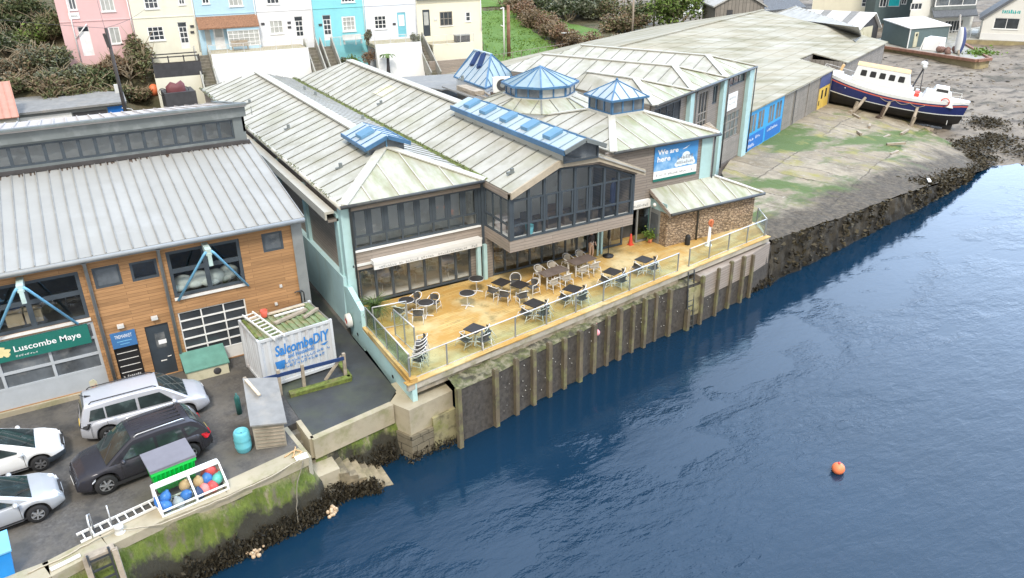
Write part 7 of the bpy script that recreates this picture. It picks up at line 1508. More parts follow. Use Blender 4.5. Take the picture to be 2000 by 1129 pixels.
for x,y,r,l in ((16.75,31.35,-1.2,'left of the pair of square tables by the bay corner'),(17.0,30.6,-.8,'in front of the pair of square tables by the bay corner'),(17.7,30.0,-.1,'nearest the water at the bay corner table pair'),(18.75,30.7,1.7,'right of the pair of square tables by the bay corner'),(18.3,31.7,2.6,'behind the pair of square tables by the bay corner')): put(chA,x,y,r,'dark seated aluminium chair '+l)
for (cx_,cy_,nm_) in ((20.35,31.25,'left'),(22.5,31.75,'right')):
    put(tB,cx_,cy_,.13,'long brown slatted table under the bay, '+nm_+' one of two')
    for k,(dx,dy,r) in enumerate(((-.45,-.72,.1),(.4,-.65,0),(-.4,.72,3.2),(.45,.75,3.1))): put(chB,cx_+dx,cy_+dy,r+.1,'pale woven chair at the '+('front' if k<2 else 'back')+' '+('left' if k%2==0 else 'right')+' corner of the '+nm_+' brown table')
for i,(x,y,nm_) in enumerate(((13.85,27.75,'nearest the left corner of the deck'),(17.5,28.55,'second from the left along the balustrade'),(20.0,28.95,'third from the left along the balustrade'),(22.95,29.6,'fourth from the left along the balustrade'),(25.4,30.0,'nearest the stone hut, by the balustrade'))):
    put(tS,x,y,.35+random.uniform(-.1,.1),'square black table, '+nm_); 
    put(chA,x-.62,y-.05,-1.2,'chair tipped left against the square table '+nm_,(0,.25)); put(chA,x+.55,y-.42,.95,'chair leaning right on the table '+nm_,(-.35,0),DKZ+.06); put(chA,x+.1,y-.66,.25,'chair on the water side of the square table '+nm_)
# stack of chairs in the corner
for k in range(5): put(chA,10.75+.05*k,27.0+.03*k,.6+.1*k,'aluminium chair in the corner stack, '+['bottom','second','middle','fourth','top'][k]+' of five',None,DKZ+.17*k)
# life ring post and red box on the far end of the deck
lp=thing('lifebuoy_post','white post with orange lifebuoy bracket on the narrow end of the deck','lifebuoy post',(31.05,31.0,DKZ)); m=MB(); m.lathe([(.22,0),(.22,.05),(.09,.08),(.07,1.25),(.001,1.25)],(31.05,31.0,DKZ),14); m.build('post','white',lp); m=MB(); m.lathe([(.15+.06*math.cos(a),.06*math.sin(a)) for a in [i*math.pi/4 for i in range(9)]],(31.05,30.95,DKZ+1.45),16,0,'y'); m.box((31.0,30.85,DKZ+1.2),(31.1,31.05,DKZ+1.6)); m.build('holder','brick_orange',lp)
m=MB(); m.box((-.15,-.15,0),(.15,.15,.04)); m.lathe([(.13,.04),(.10,.3),(.06,.62),(.03,.7),(.001,.7)],(0,0,0),16); cn=m.build('traffic_cone','red_paint',None,(27.25,33.5,DKZ)); tag(cn,'red cone standing in the dark doorway beside the frosted screen','cone')
fp=thing('potted_plant','small leafy plant in a terracotta pot by the stone hut door','potted plant',(28.45,33.2,DKZ)); m=MB(); m.lathe([(.12,0),(.18,.28),(.15,.28),(.001,.25)],(28.45,33.2,DKZ),12); m.build('pot','brick_orange',fp); leaves('foliage','leaf_bright',[(28.45+random.gauss(0,.18),33.2+random.gauss(0,.18),DKZ+.35+abs(random.gauss(0,.22))) for i in range(260)],.08,None,.7,fp)
m=MB(); m.lathe([(.16,0),(.16,.5),(.1,.62),(.001,.64)],(0,0,0),12); tag(m.build('black_bin','black',None,(30.1,31.75,DKZ)),'small black bin against the stone hut wall','bin')
m=MB(); m.lathe([(.3,0),(.32,.08),(.05,.14),(.035,.16)],(0,0,0),18); m.lathe([(.03,.1),(.03,1.9)],(0,0,0),8); m.lathe([(.03,1.0),(.10,1.2),(.06,2.0),(.001,2.05)],(0,0,0),10); tag(m.build('folded_parasol','black',None,(25.05,32.75,DKZ)),'closed black parasol on a round base beside the pale porch post','parasol')
# pink buoy, wall ladder
p=OY(1163,648,27.35); m=MB(); m.ball((0,0,0),.17,14,10); m.beam((0,0,.15),(0.02,.05,.5),.02); tag(m.build('hanging_buoy','buoy_pink',None,(p[0],p[1]-.1,p[2])),'faded pink buoy hanging on a pile below the deck','buoy')
wl=DA+dd*17.75; ladder('rusty ladder fixed on the quay wall in the gap of the balustrade',tuple(wl+dn*.5+Vector((0,0,.15))),tuple(wl+dn*.85+Vector((-.05,0,-4.2))),.5,14,'gutter_dark',tuple(dd),.03)
# ------------------------------------------------------------------ person
def person(label,loc,rz):
    t=thing('person',label,'person',(0,0,0)); V_=[(0,0,.95,.14,.11),(0,0,1.12,.15,.11),(0,.0,1.32,.17,.115),(0,0,1.44,.10,.09),(0,0,1.52,.055,.055),(0,.01,1.60,.075,.09),(0,.01,1.70,.078,.095),
      (.10,0,.86,.095,.1),(.11,.03,.5,.065,.07),(.11,.0,.09,.042,.045),(.12,.15,.04,.04,.03),(-.10,0,.86,.095,.1),(-.11,.06,.5,.065,.07),(-.12,.02,.09,.042,.045),(-.13,.17,.04,.04,.03),
      (.20,0,1.38,.06,.06),(.25,.02,1.12,.042,.042),(.20,.18,1.0,.032,.034),(.16,.26,1.02,.03,.04),(-.20,0,1.38,.06,.06),(-.26,.0,1.12,.042,.042),(-.24,.12,.92,.032,.034),(-.23,.17,.85,.02,.04)]
    E_=[(0,1),(1,2),(2,3),(3,4),(4,5),(5,6),(0,7),(7,8),(8,9),(9,10),(0,11),(11,12),(12,13),(13,14),(2,15),(15,16),(16,17),(17,18),(2,19),(19,20),(20,21),(21,22)]
    # fingers
    for base,sx in ((18,1),(22,-1)):
        b=Vector(V_[base][:3])
        for k in range(4): V_.append((b.x-.024+.016*k,b.y+.02,b.z-.035-.004*(k in(1,2)),.008,.008)); V_.append((b.x-.024+.016*k,b.y+.035,b.z-.07-.006*(k in(1,2)),.007,.007)); E_+= [(base,len(V_)-2),(len(V_)-2,len(V_)-1)]
        V_.append((b.x-sx*.04,b.y+.03,b.z-.02,.009,.009)); E_.append((base,len(V_)-1))
    me=bpy.data.meshes.new('body'); me.from_pydata([v[:3] for v in V_],E_,[]); ob=bpy.data.objects.new('body',me); C.objects.link(ob); md=ob.modifiers.new('s','SKIN'); me.skin_vertices[0].data if me.skin_vertices else None
    if not me.skin_vertices: 
        bm=bmesh.new(); bm.from_mesh(me); bm.verts.layers.skin.verify(); bm.to_mesh(me); bm.free()
    for i,v in enumerate(V_): me.skin_vertices[0].data[i].radius=v[3:5]; me.skin_vertices[0].data[i].use_root=(i==0)
    ob.modifiers.new('d','SUBSURF').levels=1; ob.modifiers['d'].render_levels=1
    me2=bpy.data.meshes.new_from_object(ob.evaluated_get(bpy.context.evaluated_depsgraph_get())); ob.modifiers.clear(); ob.data=me2; ob.data.name='body'
    for n_ in ('skin','trousers','shirt_dark','shirt_white','black'): me2.materials.append(MATS[n_])
    for p_ in me2.polygons:
        c=p_.center; p_.material_index=4 if c.z<.12 else (1 if c.z<.97 and abs(c.x)<.19 else (3 if c.z<1.04 and abs(c.x)<.2 else (2 if 1.0<=c.z<1.49 and not(abs(c.x)>.12 and c.y>.1) else 0))); p_.use_smooth=True
    local(ob,t)
    m=MB(); m.ball((0,-.012,1.70),.105,12,8,0,.86,1.05,.95); m.build('hair','hair',t); m=MB(); m.beam((0,.095,1.635),(0,.12,1.625),.025,.04); m.build('nose','skin',t); m=MB(); 
    for sx in (-.032,.032): m.ball((sx,.092,1.66),.011,6,4)
    m.build('eyes','black',t); m=MB(); m.beam((-.025,.094,1.59),(.025,.094,1.59),.012,.012); m.build('mouth','can_pink',t); m=MB(); 
    for sx in (-1,1): m.ball((sx*.082,.0,1.65),.025,6,5,0,.4,.8,1.2)
    m.build('ears','skin',t); t.location=loc; t.rotation_euler=(0,0,rz); return t
person('person in beige trousers and dark top standing by the glazed doors under the bay',(24.0,33.0,DKZ+.005),R(195))
# furniture glimpsed inside the cafe, ground floor
for k,(x,y) in enumerate(((12.6,36.0),(14.6,36.3),(16.3,35.8))):
    o=put(tR,x,y,0,['white clothed round table inside the folding doors, left of three','white clothed round table inside the folding doors, middle of three','white clothed round table inside the folding doors, right of three'][k]); 
    m=MB(); m.lathe([(.001,.76),(.42,.76),(.44,.6),(.46,.45)],(x,y,DKZ),18); tag(m.build('tablecloth','cloth_white',None),'pale tablecloth on the '+['left','middle','right'][k]+' round table inside the folding doors','tablecloth')
    for j,a in enumerate((.4,2.6,4.6)): put(chB,x+.75*math.cos(a),y+.75*math.sin(a),a+math.pi/2,'pale chair '+['right of','behind','in front of'][j]+' the '+['left','middle','right'][k]+' clothed table indoors')
for k,(x,y) in enumerate(((19.2,35.4),(21.4,35.6),(23.3,35.3))):
    put(tR,x,y,0,'round table inside the glazed doors under the bay, '+['left','middle','right'][k]+' of three')
    for j,a in enumerate((.2,2.4,4.4)): put(chB,x+.7*math.cos(a),y+.7*math.sin(a),a+math.pi/2,'pale chair '+['right of','behind','in front of'][j]+' the '+['left','middle','right'][k]+' table indoors under the bay')
# upstairs in the bay
m=MB(); p=FBY.P(19.15,6.29,-.45); m.lathe([(.17,0),(.22,.45),(.19,.45),(.15,.05),(.001,.05)],(0,0,0),16); tag(m.build('waste_bin','barrel_teal',None,p),'light turquoise bin on the floor behind the bay glass','bin')
for k,(u,w,c_) in enumerate(((18.3,-.9,'dark_grey'),(24.3,-.8,'black'),(17.95,-2.0,'cloth_white'))):
    p=FBY.P(max(u,18.55),ZB+.17,w); m=MB(); m.ball((0,0,.45),.45,10,8,0,1,.9,1.); m.box((-.35,-.1,.2),(.35,.35,1.05)); tag(m.build('armchair',c_,None,p),['dark grey armchair at the left corner inside the bay','black armchair near the right end inside the bay','pale armchair by the side window inside the bay'][k],'armchair')
m=MB(); p=FBY.P(24.55,ZB+.17,-.7); m.beam((0,0,.9),(.1,0,2.4),.3,.2); m.ball((0,0,1.7),.25,8,8,0,.7,.6,2.6); tag(m.build('hanging_coat','ink_navy',None,p),'navy blue coat hanging inside the right end of the bay','coat')
for k,(u,w) in enumerate(((19.6,-1.6),(21.5,-1.9),(23.2,-1.7))):
    p=FBY.P(u,ZB+.17,w); m=MB(); m.box((-.6,-.35,.7),(.6,.35,.74)); m.box((-.55,-.3,0),(-.5,.3,.7)); m.box((.5,-.3,0),(.55,.3,.7)); m.box((-.25,.1,.76),(.25,.16,1.15)); tag(m.build('desk',['interior_dark','table_brown','interior_dark'][k],None,p),'desk inside the bay, '+['left','middle','right'][k]+' of three','desk')

# ------------------------------------------------------------------ lifeboat on the slip
lbt=thing('lifeboat','navy and white wooden lifeboat with black bottom propped up on the slipway','boat',(73,57,2.4))
Lp=Vector((72.0,58.3,2.55)); Rp=Vector((80.0,46.3,0.75)); L_=(Rp-Lp).length; dxy=Rp-Lp
BM_=Matrix.Translation(Lp)@Matrix.Rotation(math.atan2(dxy.y,dxy.x),4,'Z')@Matrix.Rotation(math.asin(-dxy.z/L_),4,'Y')
BW=2.0
def hb(x):
    f=x/L_; return BW*max(.02,(1-abs(2*f-1.02)**2.9))**.62
def sheer(x): f=x/L_; return 2.35+1.0*(max(0,.55-f)/.55)**1.7+.35*(max(0,f-.6)/.4)**2
def rocker(x): f=x/L_; return .9*max(0,(.12-f)/.12)**1.5+.55*max(0,(f-.9)/.1)**1.4
rings=[];NR=48
for i in range(NR+1):
    x=L_*i/NR; b=hb(x); s_=sheer(x); k=rocker(x); r=[]
    for f,z in ((.03,k),(.45,k+.28+.1*(1-b/BW)),(.80,k+.62),(.93,1.25+.5*(s_-2.35)),(.94,1.34+.5*(s_-2.35)),(.985,s_-.34),(.99,s_-.22),(1.0,s_-.1),(1.0,s_+.22)):
        z=min(max(z,k),s_+.22); r.append((x+(-.5*(z/ s_) if i==0 else (.35*(z/s_) if i==NR else 0)),b*f,z))
    rings.append(r+[(p[0],-p[1],p[2]) for p in r[::-1]])
def hm(i,j):
    j=j if j<8 else 16-j
    return [0,0,0,1,2,2,3,1][j] if j<8 else 0
m=MB(); m.loft(rings,0,mf=lambda i,j:[0,0,0,1,2,3,2,1][j if j<8 else 16-j if 16-j<8 else 0] if j!=8 else 1); m.move(BM_); m.build('hull',['hull_black','boat_white','hull_navy','stripe_red'],lbt,sharp=50)
m=MB(); dk_=[]
for i in range(NR+1): x=L_*i/NR; dk_.append([(x,hb(x)*.97,sheer(x)-.12),(x,0,sheer(x)-.03),(x,-hb(x)*.97,sheer(x)-.12)])
m.loft(dk_,0); m.move(BM_); m.build('deck','boat_deck',lbt)
def bbuild(m,n,mt,p=None): m.move(BM_); return m.build(n,mt,p or lbt)
def cabin(x0,x1,w,z0,z1,rk0=.25,rk1=.35,tp=.84,name='wheelhouse',roofm='boat_white',ov=.0):
    m=MB(); m.hexa([(x0,-w,z0),(x1,-w,z0),(x1,w,z0),(x0,w,z0),(x0+rk0,-w*tp,z1),(x1-rk1,-w*tp,z1),(x1-rk1,w*tp,z1),(x0+rk0,w*tp,z1)]); o=bbuild(m,name,'boat_white'); m=MB(); a,b=x0+rk0-ov,x1-rk1+ov; ww=w*tp+ov*.5; m.loft([[(a,y,z1+.005+h) for y,h in ((-ww,0),(-ww*.6,.10),(0,.14),(ww*.6,.10),(ww,0))],[(b,y,z1+.005+h) for y,h in ((-ww,0),(-ww*.6,.10),(0,.14),(ww*.6,.10),(ww,0))]],0); m.poly([(a,-ww,z1),(a,-ww*.6,z1+.1),(a,0,z1+.14),(a,ww*.6,z1+.1),(a,ww,z1)]); m.poly([(b,-ww,z1),(b,-ww*.6,z1+.1),(b,0,z1+.14),(b,ww*.6,z1+.1),(b,ww,z1)]); bbuild(m,'roof',roofm,o); return o
cabin(2.9,9.6,1.66,2.25,3.2,.3,.2,.92,'lower_cabin'); wh=cabin(3.3,9.1,1.5,3.2,4.75,.25,.5,.86,'wheelhouse','boat_tan',.08)
for i in range(5):
    x=4.3+i*.93; m=MB()
    for s_ in (-1,1): wy=lambda z:s_*(1.5-.21*(z-3.2)/1.55+.012); m.poly([(x-.3,wy(3.8),3.85),(x-.25,wy(3.78),3.78),(x+.25,wy(3.78),3.78),(x+.3,wy(3.85),3.85),(x+.28,wy(4.3),4.3),(x+.23,wy(4.37),4.37),(x-.23,wy(4.37),4.37),(x-.28,wy(4.3),4.3)])
    bbuild(m,'window','black',wh)
cabin(10.3,13.5,1.45,2.2,3.3,.35,.5,.8,'fore_cabin'); hc=cabin(11.2,12.9,.75,3.35,3.85,.2,.25,.85,'hatch'); m=MB(); m.poly([(11.5,-.745,3.45),(12.65,-.745,3.45),(12.6,-.67,3.72),(11.55,-.67,3.72)]); bbuild(m,'window','black',hc)
cabin(1.2,2.4,.6,2.9,3.5,.1,.1,.9,'engine_casing')
m=MB(); m.lathe([(.36,0),(.44,.02),(.44,.08),(.36,.10)],(0,0,0),20); MM=Matrix.Translation((12.6,-1.42,2.65))@Matrix.Rotation(R(90),4,'X'); m.move(MM); 
bbuild(m,'lifebuoy','red_paint')
m=MB(); m.tube([(9.2,.3,2.9),(9.7,.3,5.2),(9.8,.3,6.2)],[.09,.07,.05],8); m.tube([(9.2,-.3,2.9),(9.7,-.25,5.2)],.06,6); m.tube([(10.1,.0,2.9),(9.75,.0,5.3)],.05,6); m.beam((9.65,-.9,5.35),(9.65,.9,5.35),.14,.12); bbuild(m,'mast','dark_grey')
m=MB(); m.ball((9.65,.35,5.75),.34,12,8,0,1,1,.8); m.ball((9.75,-.75,5.6),.22,10,8); bbuild(m,'radome','boat_white')
m=MB(); m.box((9.65,-.9,2.3),(10.1,-.3,3.1)); bbuild(m,'locker','red_paint'); m=MB(); m.box((9.7,.3,2.4),(10.1,.9,3.1)); bbuild(m,'locker','lamp_grey'); m=MB(); m.tube([(1.8,.3,3),(2.1,.3,4.3)],.15,8); m.box((1.5,.0,2.9),(2.4,.6,3.2)); bbuild(m,'tan_cover','boat_tan')
m=MB(); m.box((13.2,-.5,2.3),(14.2,.5,2.75)); m.ball((14.0,.0,2.7),.5,12,8,0,1.5,1.5,.35); bbuild(m,'foredeck_locker','boat_white')
m=MB()
for s_ in (-1,1):
    P=[(x,s_*hb(x)*.96,sheer(x)+.22) for x in [.3+k*(L_-.8)/18 for k in range(19)]]
    for p in P[::2]: m.beam(p,(p[0],p[1],p[2]+.55),.03)
    m.tube([(p[0],p[1],p[2]+.55) for p in P],.018,5)
bbuild(m,'guard_rail','alu_white')
m=MB(); pr=None
for k in range(25): x=6.6+k*.18; z=1.95-.22*abs(math.sin(k*math.pi/6)); q=(x,-hb(x)-.02,z); 
P=[(6.6+k*.18,-(hb(6.6+k*.18)*.99+.03),2.05-.28*abs(math.sin(k*math.pi/8))) for k in range(25)]; m.tube(P,.025,5); bbuild(m,'grab_line','rope')
m=MB(); m.box((13.3,-.05,-.25),(14.1,.05,.9)); m.box((.5,-.09,-.12),(13.5,.09,.2)); bbuild(m,'keel_and_rudder','hull_black')
m=MB(); 
b0=BM_@Vector((13.4,-1.1,.62)); m.beam(b0+Vector((0,-.06,-.2)),b0+Vector((0,-.06,.25)),.06,.03); m.build('anode','white_plain',lbt)
# shoring legs and trolley
SP=[(5.2,'timber shoring prop against the lifeboat, nearest the yellow door'),(7.6,'thick timber shoring prop at the middle of the lifeboat'),(10.3,'timber shoring prop under the fore cabin of the lifeboat')]
def slipz(x,y):
    best=None
    for i in range(0,91):
        for j in (0,4,8,12,16,20,24,30,36,44,50):
            p=slipf(i/90,j/50); d=(p[0]-x)**2+(p[1]-y)**2
            if best is None or d<best[0]: best=(d,p[2])
    return best[1]
for k,(x,lab) in enumerate(SP):
    tp=BM_@Vector((x,-hb(x)-.05,1.75)); ft=BM_@Vector((x-.7+.3*k,-hb(x)-1.3,0)); fz=slipz(ft.x,ft.y)-.1; t=thing('shoring_prop',lab,'prop',(ft.x,ft.y,fz),group='props beside the lifeboat'); m=MB(); m.tube([(ft.x,ft.y,fz),(tp.x,tp.y,tp.z)],[.2,.15],8); m.build('post','timber',t); m=MB(); m.beam((ft.x-.5,ft.y,fz+.15),(ft.x+.5,ft.y+.2,fz+.15),.35,.3); m.beam((ft.x,ft.y,fz+.2),(ft.x+.25,ft.y-.15,fz+1.2),.26,.22); m.build('foot_block','rust_stain' if k==1 else 'timber',t)
cr=thing('launching_cradle','low rusty rail cradle beams lying under the lifeboat','cradle',(74,53,2))
m=MB(); 
for y in (-1.2,1.2): a=BM_@Vector((1.5,y,-.28));b=BM_@Vector((12.5,y,-.28)); m.beam(a,b,.22,.24)
for x in (3,6,9,12): a=BM_@Vector((x,-2.4,-.35));b=BM_@Vector((x,2.2,-.35)); m.beam(a,b,.3,.25)
m.build('beams','timber',cr)
for i,(u,v,a_,l_) in enumerate(((17,-8,.2,1.5),(19,-6,.6,1.2),(14,-9.5,-.4,1.8),(22,-4,1.1,1.6),(11,-10,.2,1.4),(15,-6,1.0,1.0),(20.5,-9,.3,2.0))):
    p=WP(u,v,0); z=slipz(p[0],p[1])+.1; d=Vector((math.cos(a_),math.sin(a_),0)); plank(['dark timber baulk nearest the lifeboat props','short dark baulk on the slip before the yellow door','long dark baulk on the slip below the grey boards','slanting baulk close to the yellow door','baulk on the slip below the cobalt doors','short baulk in the middle of the upper slip','rust brown baulk at the foot of the middle prop'][i],tuple(Vector((p[0],p[1],z))-d*l_/2),tuple(Vector((p[0],p[1],z+.03))+d*l_/2),.22,.2,'timber','timber_baulk','timber')
plank('blue and white plank end lying on the weedy wall top',tuple(lerpn(OUT,.52)[:2])+(1.95,),(lerpn(OUT,.54)[0],lerpn(OUT,.53)[1]+.5,1.95),.22,.08,'white')
# ------------------------------------------------------------------ far quay, sheds and houses at the right
def GF(pl,pr,z=3.):
    a,b=G(*pl,z),G(*pr,z); d=Vector((b[0]-a[0],b[1]-a[1],0)).normalized(); n=Vector((d.y,-d.x,0)); 
    if n.dot(Vector((-a[0],-a[1],0)))<0:n=-n
    return Fr((a[0],a[1]),(d.x,d.y),(n.x,n.y))
pr_=thing('stone_pier','yellowed stone pier with timber capping beyond the lifeboat','pier',(110,70,0))
PP=[(113.5,90),(110.6,77.5),(109.3,62.6),(112,62.3),(123.5,73.5),(128.5,75.8),(133.3,68.6),(150,55),(160,100),(118,100)]
m=MB(); m.prism([(x,y,-1) for x,y in PP],(0,0,3.95)); m.build('wall','stone_pier_mat' if 'stone_pier_mat' in MATS else mat('stone_pier_mat',(.36,.30,.17),.9,var=.2,scale=.9,dirt=[(.25,.22,.1),(.16,.14,.10)],dlo=.48,dhi=.75,dscale=.4,world=True,bump=.6,bscale=5),pr_)
m=MB(); m.beam((110.3,78,3.05),(109.0,62.4,3.05),.5,.35); m.beam((109.2,62.4,3.05),(112,62.2,3.05),.5,.35); m.beam((112,62.2,3.05),(123.5,73.4,3.05),.4,.3); m.build('timber_capping','pole_rust',pr_); m=MB(); m.poly([(x,y,2.96) for x,y in PP]); m.build('top','concrete_grey',pr_)
def fbox(t,name,mt,fr,u0,u1,z0,z1,dep):
    m=MB(); fr.box(m,u0,u1,z0,z1,-dep,0); return m.build(name,mt,t)
# green grey shed with white roof
t=thing('green_grey_shed','grey green shed with flat white roof on the stone pier','shed',(113,77,3)); c,l,r=[Vector(G(*p,3)) for p in ((1771,94),(1720,80),(1848,85))]; bk=l+r-c; up3=lambda v,z:(v.x,v.y,z)
m=MB(); m.hexa([up3(c,3),up3(r,3),up3(bk,3),up3(l,3),up3(c,5.75),up3(r,5.6),up3(bk,6.1),up3(l,6.2)]); mat('shed_green_grey',(.11,.155,.16),.7,var=.06); m.build('wall','shed_green_grey',t)
cc_=(c+bk)/2; ex=lambda v,z:up3(cc_+(v-cc_)*1.05,z); m=MB(); m.slab([ex(c,5.9),ex(r,5.75),ex(bk,6.25),ex(l,6.35)],.14); m.build('roof','render_white',t)
fr=GF((1771,94),(1848,85)); m=MB(); u0=fr.at(1781,95)[0]; fr.box(m,u0,u0+.85,3.05,5.2,.005,.06); d_=m.build('door','tank_cream',t); m=MB(); fr.box(m,u0+.25,u0+.6,4.6,5.0,.06,.07); m.build('pane','black',d_); m=MB(); fr.box(m,-.06,.12,3,5.8,0,.08); m.build('corner_trim','white',t)
# gabled white house at far right
t=thing('white_gabled_house','white gabled house with dark window and worn teal lettering at the top right corner','house',(132,72,3)); fr=GF((1911,76),(2000,80)); a0=0; ul,vl=fr.at(1921,34); 
ur=fr.at(2045,60)[0]; ev=fr.at(1921,34)[1]; ap_=fr.at(1985,-12)
wr=R4(fr,(1942,35),(1990,57)); wr=[fr.at(1940,50)[0],fr.at(1990,50)[0],fr.at(1960,57)[1],fr.at(1960,35)[1]]
m=MB(); wall_holes(m,fr,0,ur,2.0,ev,[wr],0,.2); m.prism([fr.P(0,ev,0),fr.P(ur,ev,0),fr.P(ur/2,ap_[1],0)],tuple(-fr.n*.2)); m.prism([fr.P(0,2,-.01),fr.P(0,ev,-.01),fr.P(0,ev,-9),fr.P(0,2,-9)],tuple(fr.u*.2)); m.build('wall','house_offwhite',t); window(t,fr,*wr,2,1,'frame_white','glass_dark',.1,-.1,sill='white')
m=MB(); m.beam(fr.P(-.4,ev-.3,.25),fr.P(ur/2,ap_[1]+.1,.25),.35,.4); m.prism([fr.P(-.5,ev-.35,.3),fr.P(ur/2,ap_[1]+.15,.3),fr.P(ur/2,ap_[1]+.15,-9),fr.P(-.5,ev-.35,-9)],(0,0,.15)); m.prism([fr.P(ur+.5,ev-.35,.3),fr.P(ur/2,ap_[1]+.15,.3),fr.P(ur/2,ap_[1]+.15,-9),fr.P(ur+.5,ev-.35,-9)],(0,0,.15)); m.build('roof','tile_slate',t)
a,b=fr.at(1958,22),fr.at(1995,22); scribble(fr,a[0],a[1]-.3,b[0]-a[0],.6,'teal_ink',t,.02,9,71); m=MB(); m.tube([fr.P(.05,ev,.1),fr.P(.05,3,.1)],.06,6); m.build('downpipe','steel_grey',t); m=MB(); fr.box(m,0,ur,2.0,fr.at(1960,66)[1],.005,.08); m.build('plinth','render_white',t)
fs_=Fr(fr.P(0,0,0)[:2],tuple(-fr.n)[:2],tuple(-fr.u)[:2])
# middle house with bay
t=thing('grey_bay_house','white rendered house with grey glazed upper bay and slate canopy behind the green shed','house',(131,80,3)); fm_=GF((1800,78),(1911,72)); fm_=Fr(fm_.P(0,0,-6)[:2],tuple(fm_.u)[:2],tuple(fm_.n)[:2])
q=lambda x,y:fm_.at(x,y); u0,u1=q(1775,40)[0],q(1900,40)[0]; dw=[q(1843,60)[0],q(1878,60)[0],q(1860,68)[1],q(1860,40)[1]]; w1=[q(1780,10)[0],q(1802,10)[0],q(1790,19)[1],q(1790,6)[1]]
m=MB(); wall_holes(m,fm_,u0,u1,2,16,[dw,w1],0,.2); m.prism([fm_.P(u1,2,-.01),fm_.P(u1,16,-.01),fm_.P(u1,16,-7),fm_.P(u1,2,-7)],tuple(-fm_.u*.2)); m.build('wall','house_offwhite',t); window(t,fm_,*dw,6,1,'frame_white','glass_dark',.1,-.1); window(t,fm_,*w1,3,1,'frame_white','glass_dark',.1,-.1)
ba,bb2=q(1813,20)[0],q(1898,20)[0]; z0,z1,z2,z3=q(1850,32)[1],q(1850,18)[1],q(1850,16)[1],q(1850,-8)[1]
m=MB(); m.prism([fm_.P(ba,z0,1.6),fm_.P(bb2,z0,1.6),fm_.P(bb2,z1,.8),fm_.P(ba,z1,.8)],(0,0,.2)); m.build('canopy','tile_slate',t); m=MB(); fm_.box(m,ba+.3,bb2-.2,z1,z2+.4,0,1.0); m.build('bay','fascia_grey',t); fb=Fr(fm_.P(0,0,1.)[:2],tuple(fm_.u)[:2],tuple(fm_.n)[:2]); window(t,fb,ba+.3,bb2-.3,z2+.4,z3,3,1,'frame_white','glass_mid',.15,-.1); m=MB(); fm_.box(m,ba,bb2,z3,z3+.5,-.5,1.3); fm_.box(m,u0,u1,16,16.3,-7,.3); m.build('roof','tile_slate',t)
railing('glass and steel railing on the pier in front of the grey bay house',G(1850,80,3),G(1908,74,3),1.5,'lamp_grey',4,'railing',False)
# tall dark building with turquoise panel
t=thing('dark_clad_house','dark grey green clad house with bright turquoise window blind','house',(128,88,3)); fd=GF((1708,60),(1776,60)); fd=Fr(fd.P(0,0,-3)[:2],tuple(fd.u)[:2],tuple(fd.n)[:2]); q=lambda x,y:fd.at(x,y); u0,u1=q(1706,30)[0],q(1779,30)[0]; ws2=[[q(1718,5)[0],q(1732,5)[0],q(1725,14)[1],q(1725,-8)[1]],[q(1735,5)[0],q(1758,5)[0],q(1745,13)[1],q(1745,-8)[1]],[q(1760,5)[0],q(1771,5)[0],q(1765,9)[1],q(1765,-8)[1]]]
m=MB(); wall_holes(m,fd,u0,u1,2,17,ws2,0,.2); m.prism([fd.P(u1,2,-.01),fd.P(u1,17,-.01),fd.P(u1,17,-8),fd.P(u1,2,-8)],tuple(-fd.u*.2)); m.prism([fd.P(u0,2,-.01),fd.P(u0,17,-.01),fd.P(u0,17,-8),fd.P(u0,2,-8)],tuple(fd.u*.2)); m.build('wall','shed_green_grey',t); window(t,fd,*ws2[0],2,1,'frame_white','glass_dark',.14,-.1); window(t,fd,*ws2[2],2,1,'frame_white','glass_dark',.14,-.1); mat('blind_turq',(.02,.58,.62),.5); window(t,fd,*ws2[1],1,1,'frame_white','blind_turq',.1,-.05,label='window covered by a bright turquoise blind'); m=MB(); fd.box(m,u0-.2,u1+.2,17,17.3,-8.2,.3); m.build('roof','tile_slate',t)
# cream house behind shed
t=thing('cream_rendered_house','plain cream rendered house behind the shed roofs at the top','house',(128,95,3)); fe_=GF((1590,50),(1712,55)); fe_=Fr(fe_.P(0,0,-4)[:2],tuple(fe_.u)[:2],tuple(fe_.n)[:2]); q=lambda x,y:fe_.at(x,y); u0,u1=q(1585,20)[0],q(1708,20)[0]; wv=[q(1683,5)[0],q(1692,5)[0],q(1687,13)[1],q(1687,-2)[1]]; m=MB(); wall_holes(m,fe_,u0,u1,2,17,[wv],0,.2); m.build('wall','house_ivory',t); window(t,fe_,*wv,1,2,'frame_white','glass_dark',.1,-.1); m=MB(); fe_.box(m,u0,u1,17,17.3,-8,.3); m.build('roof','tile_slate',t)
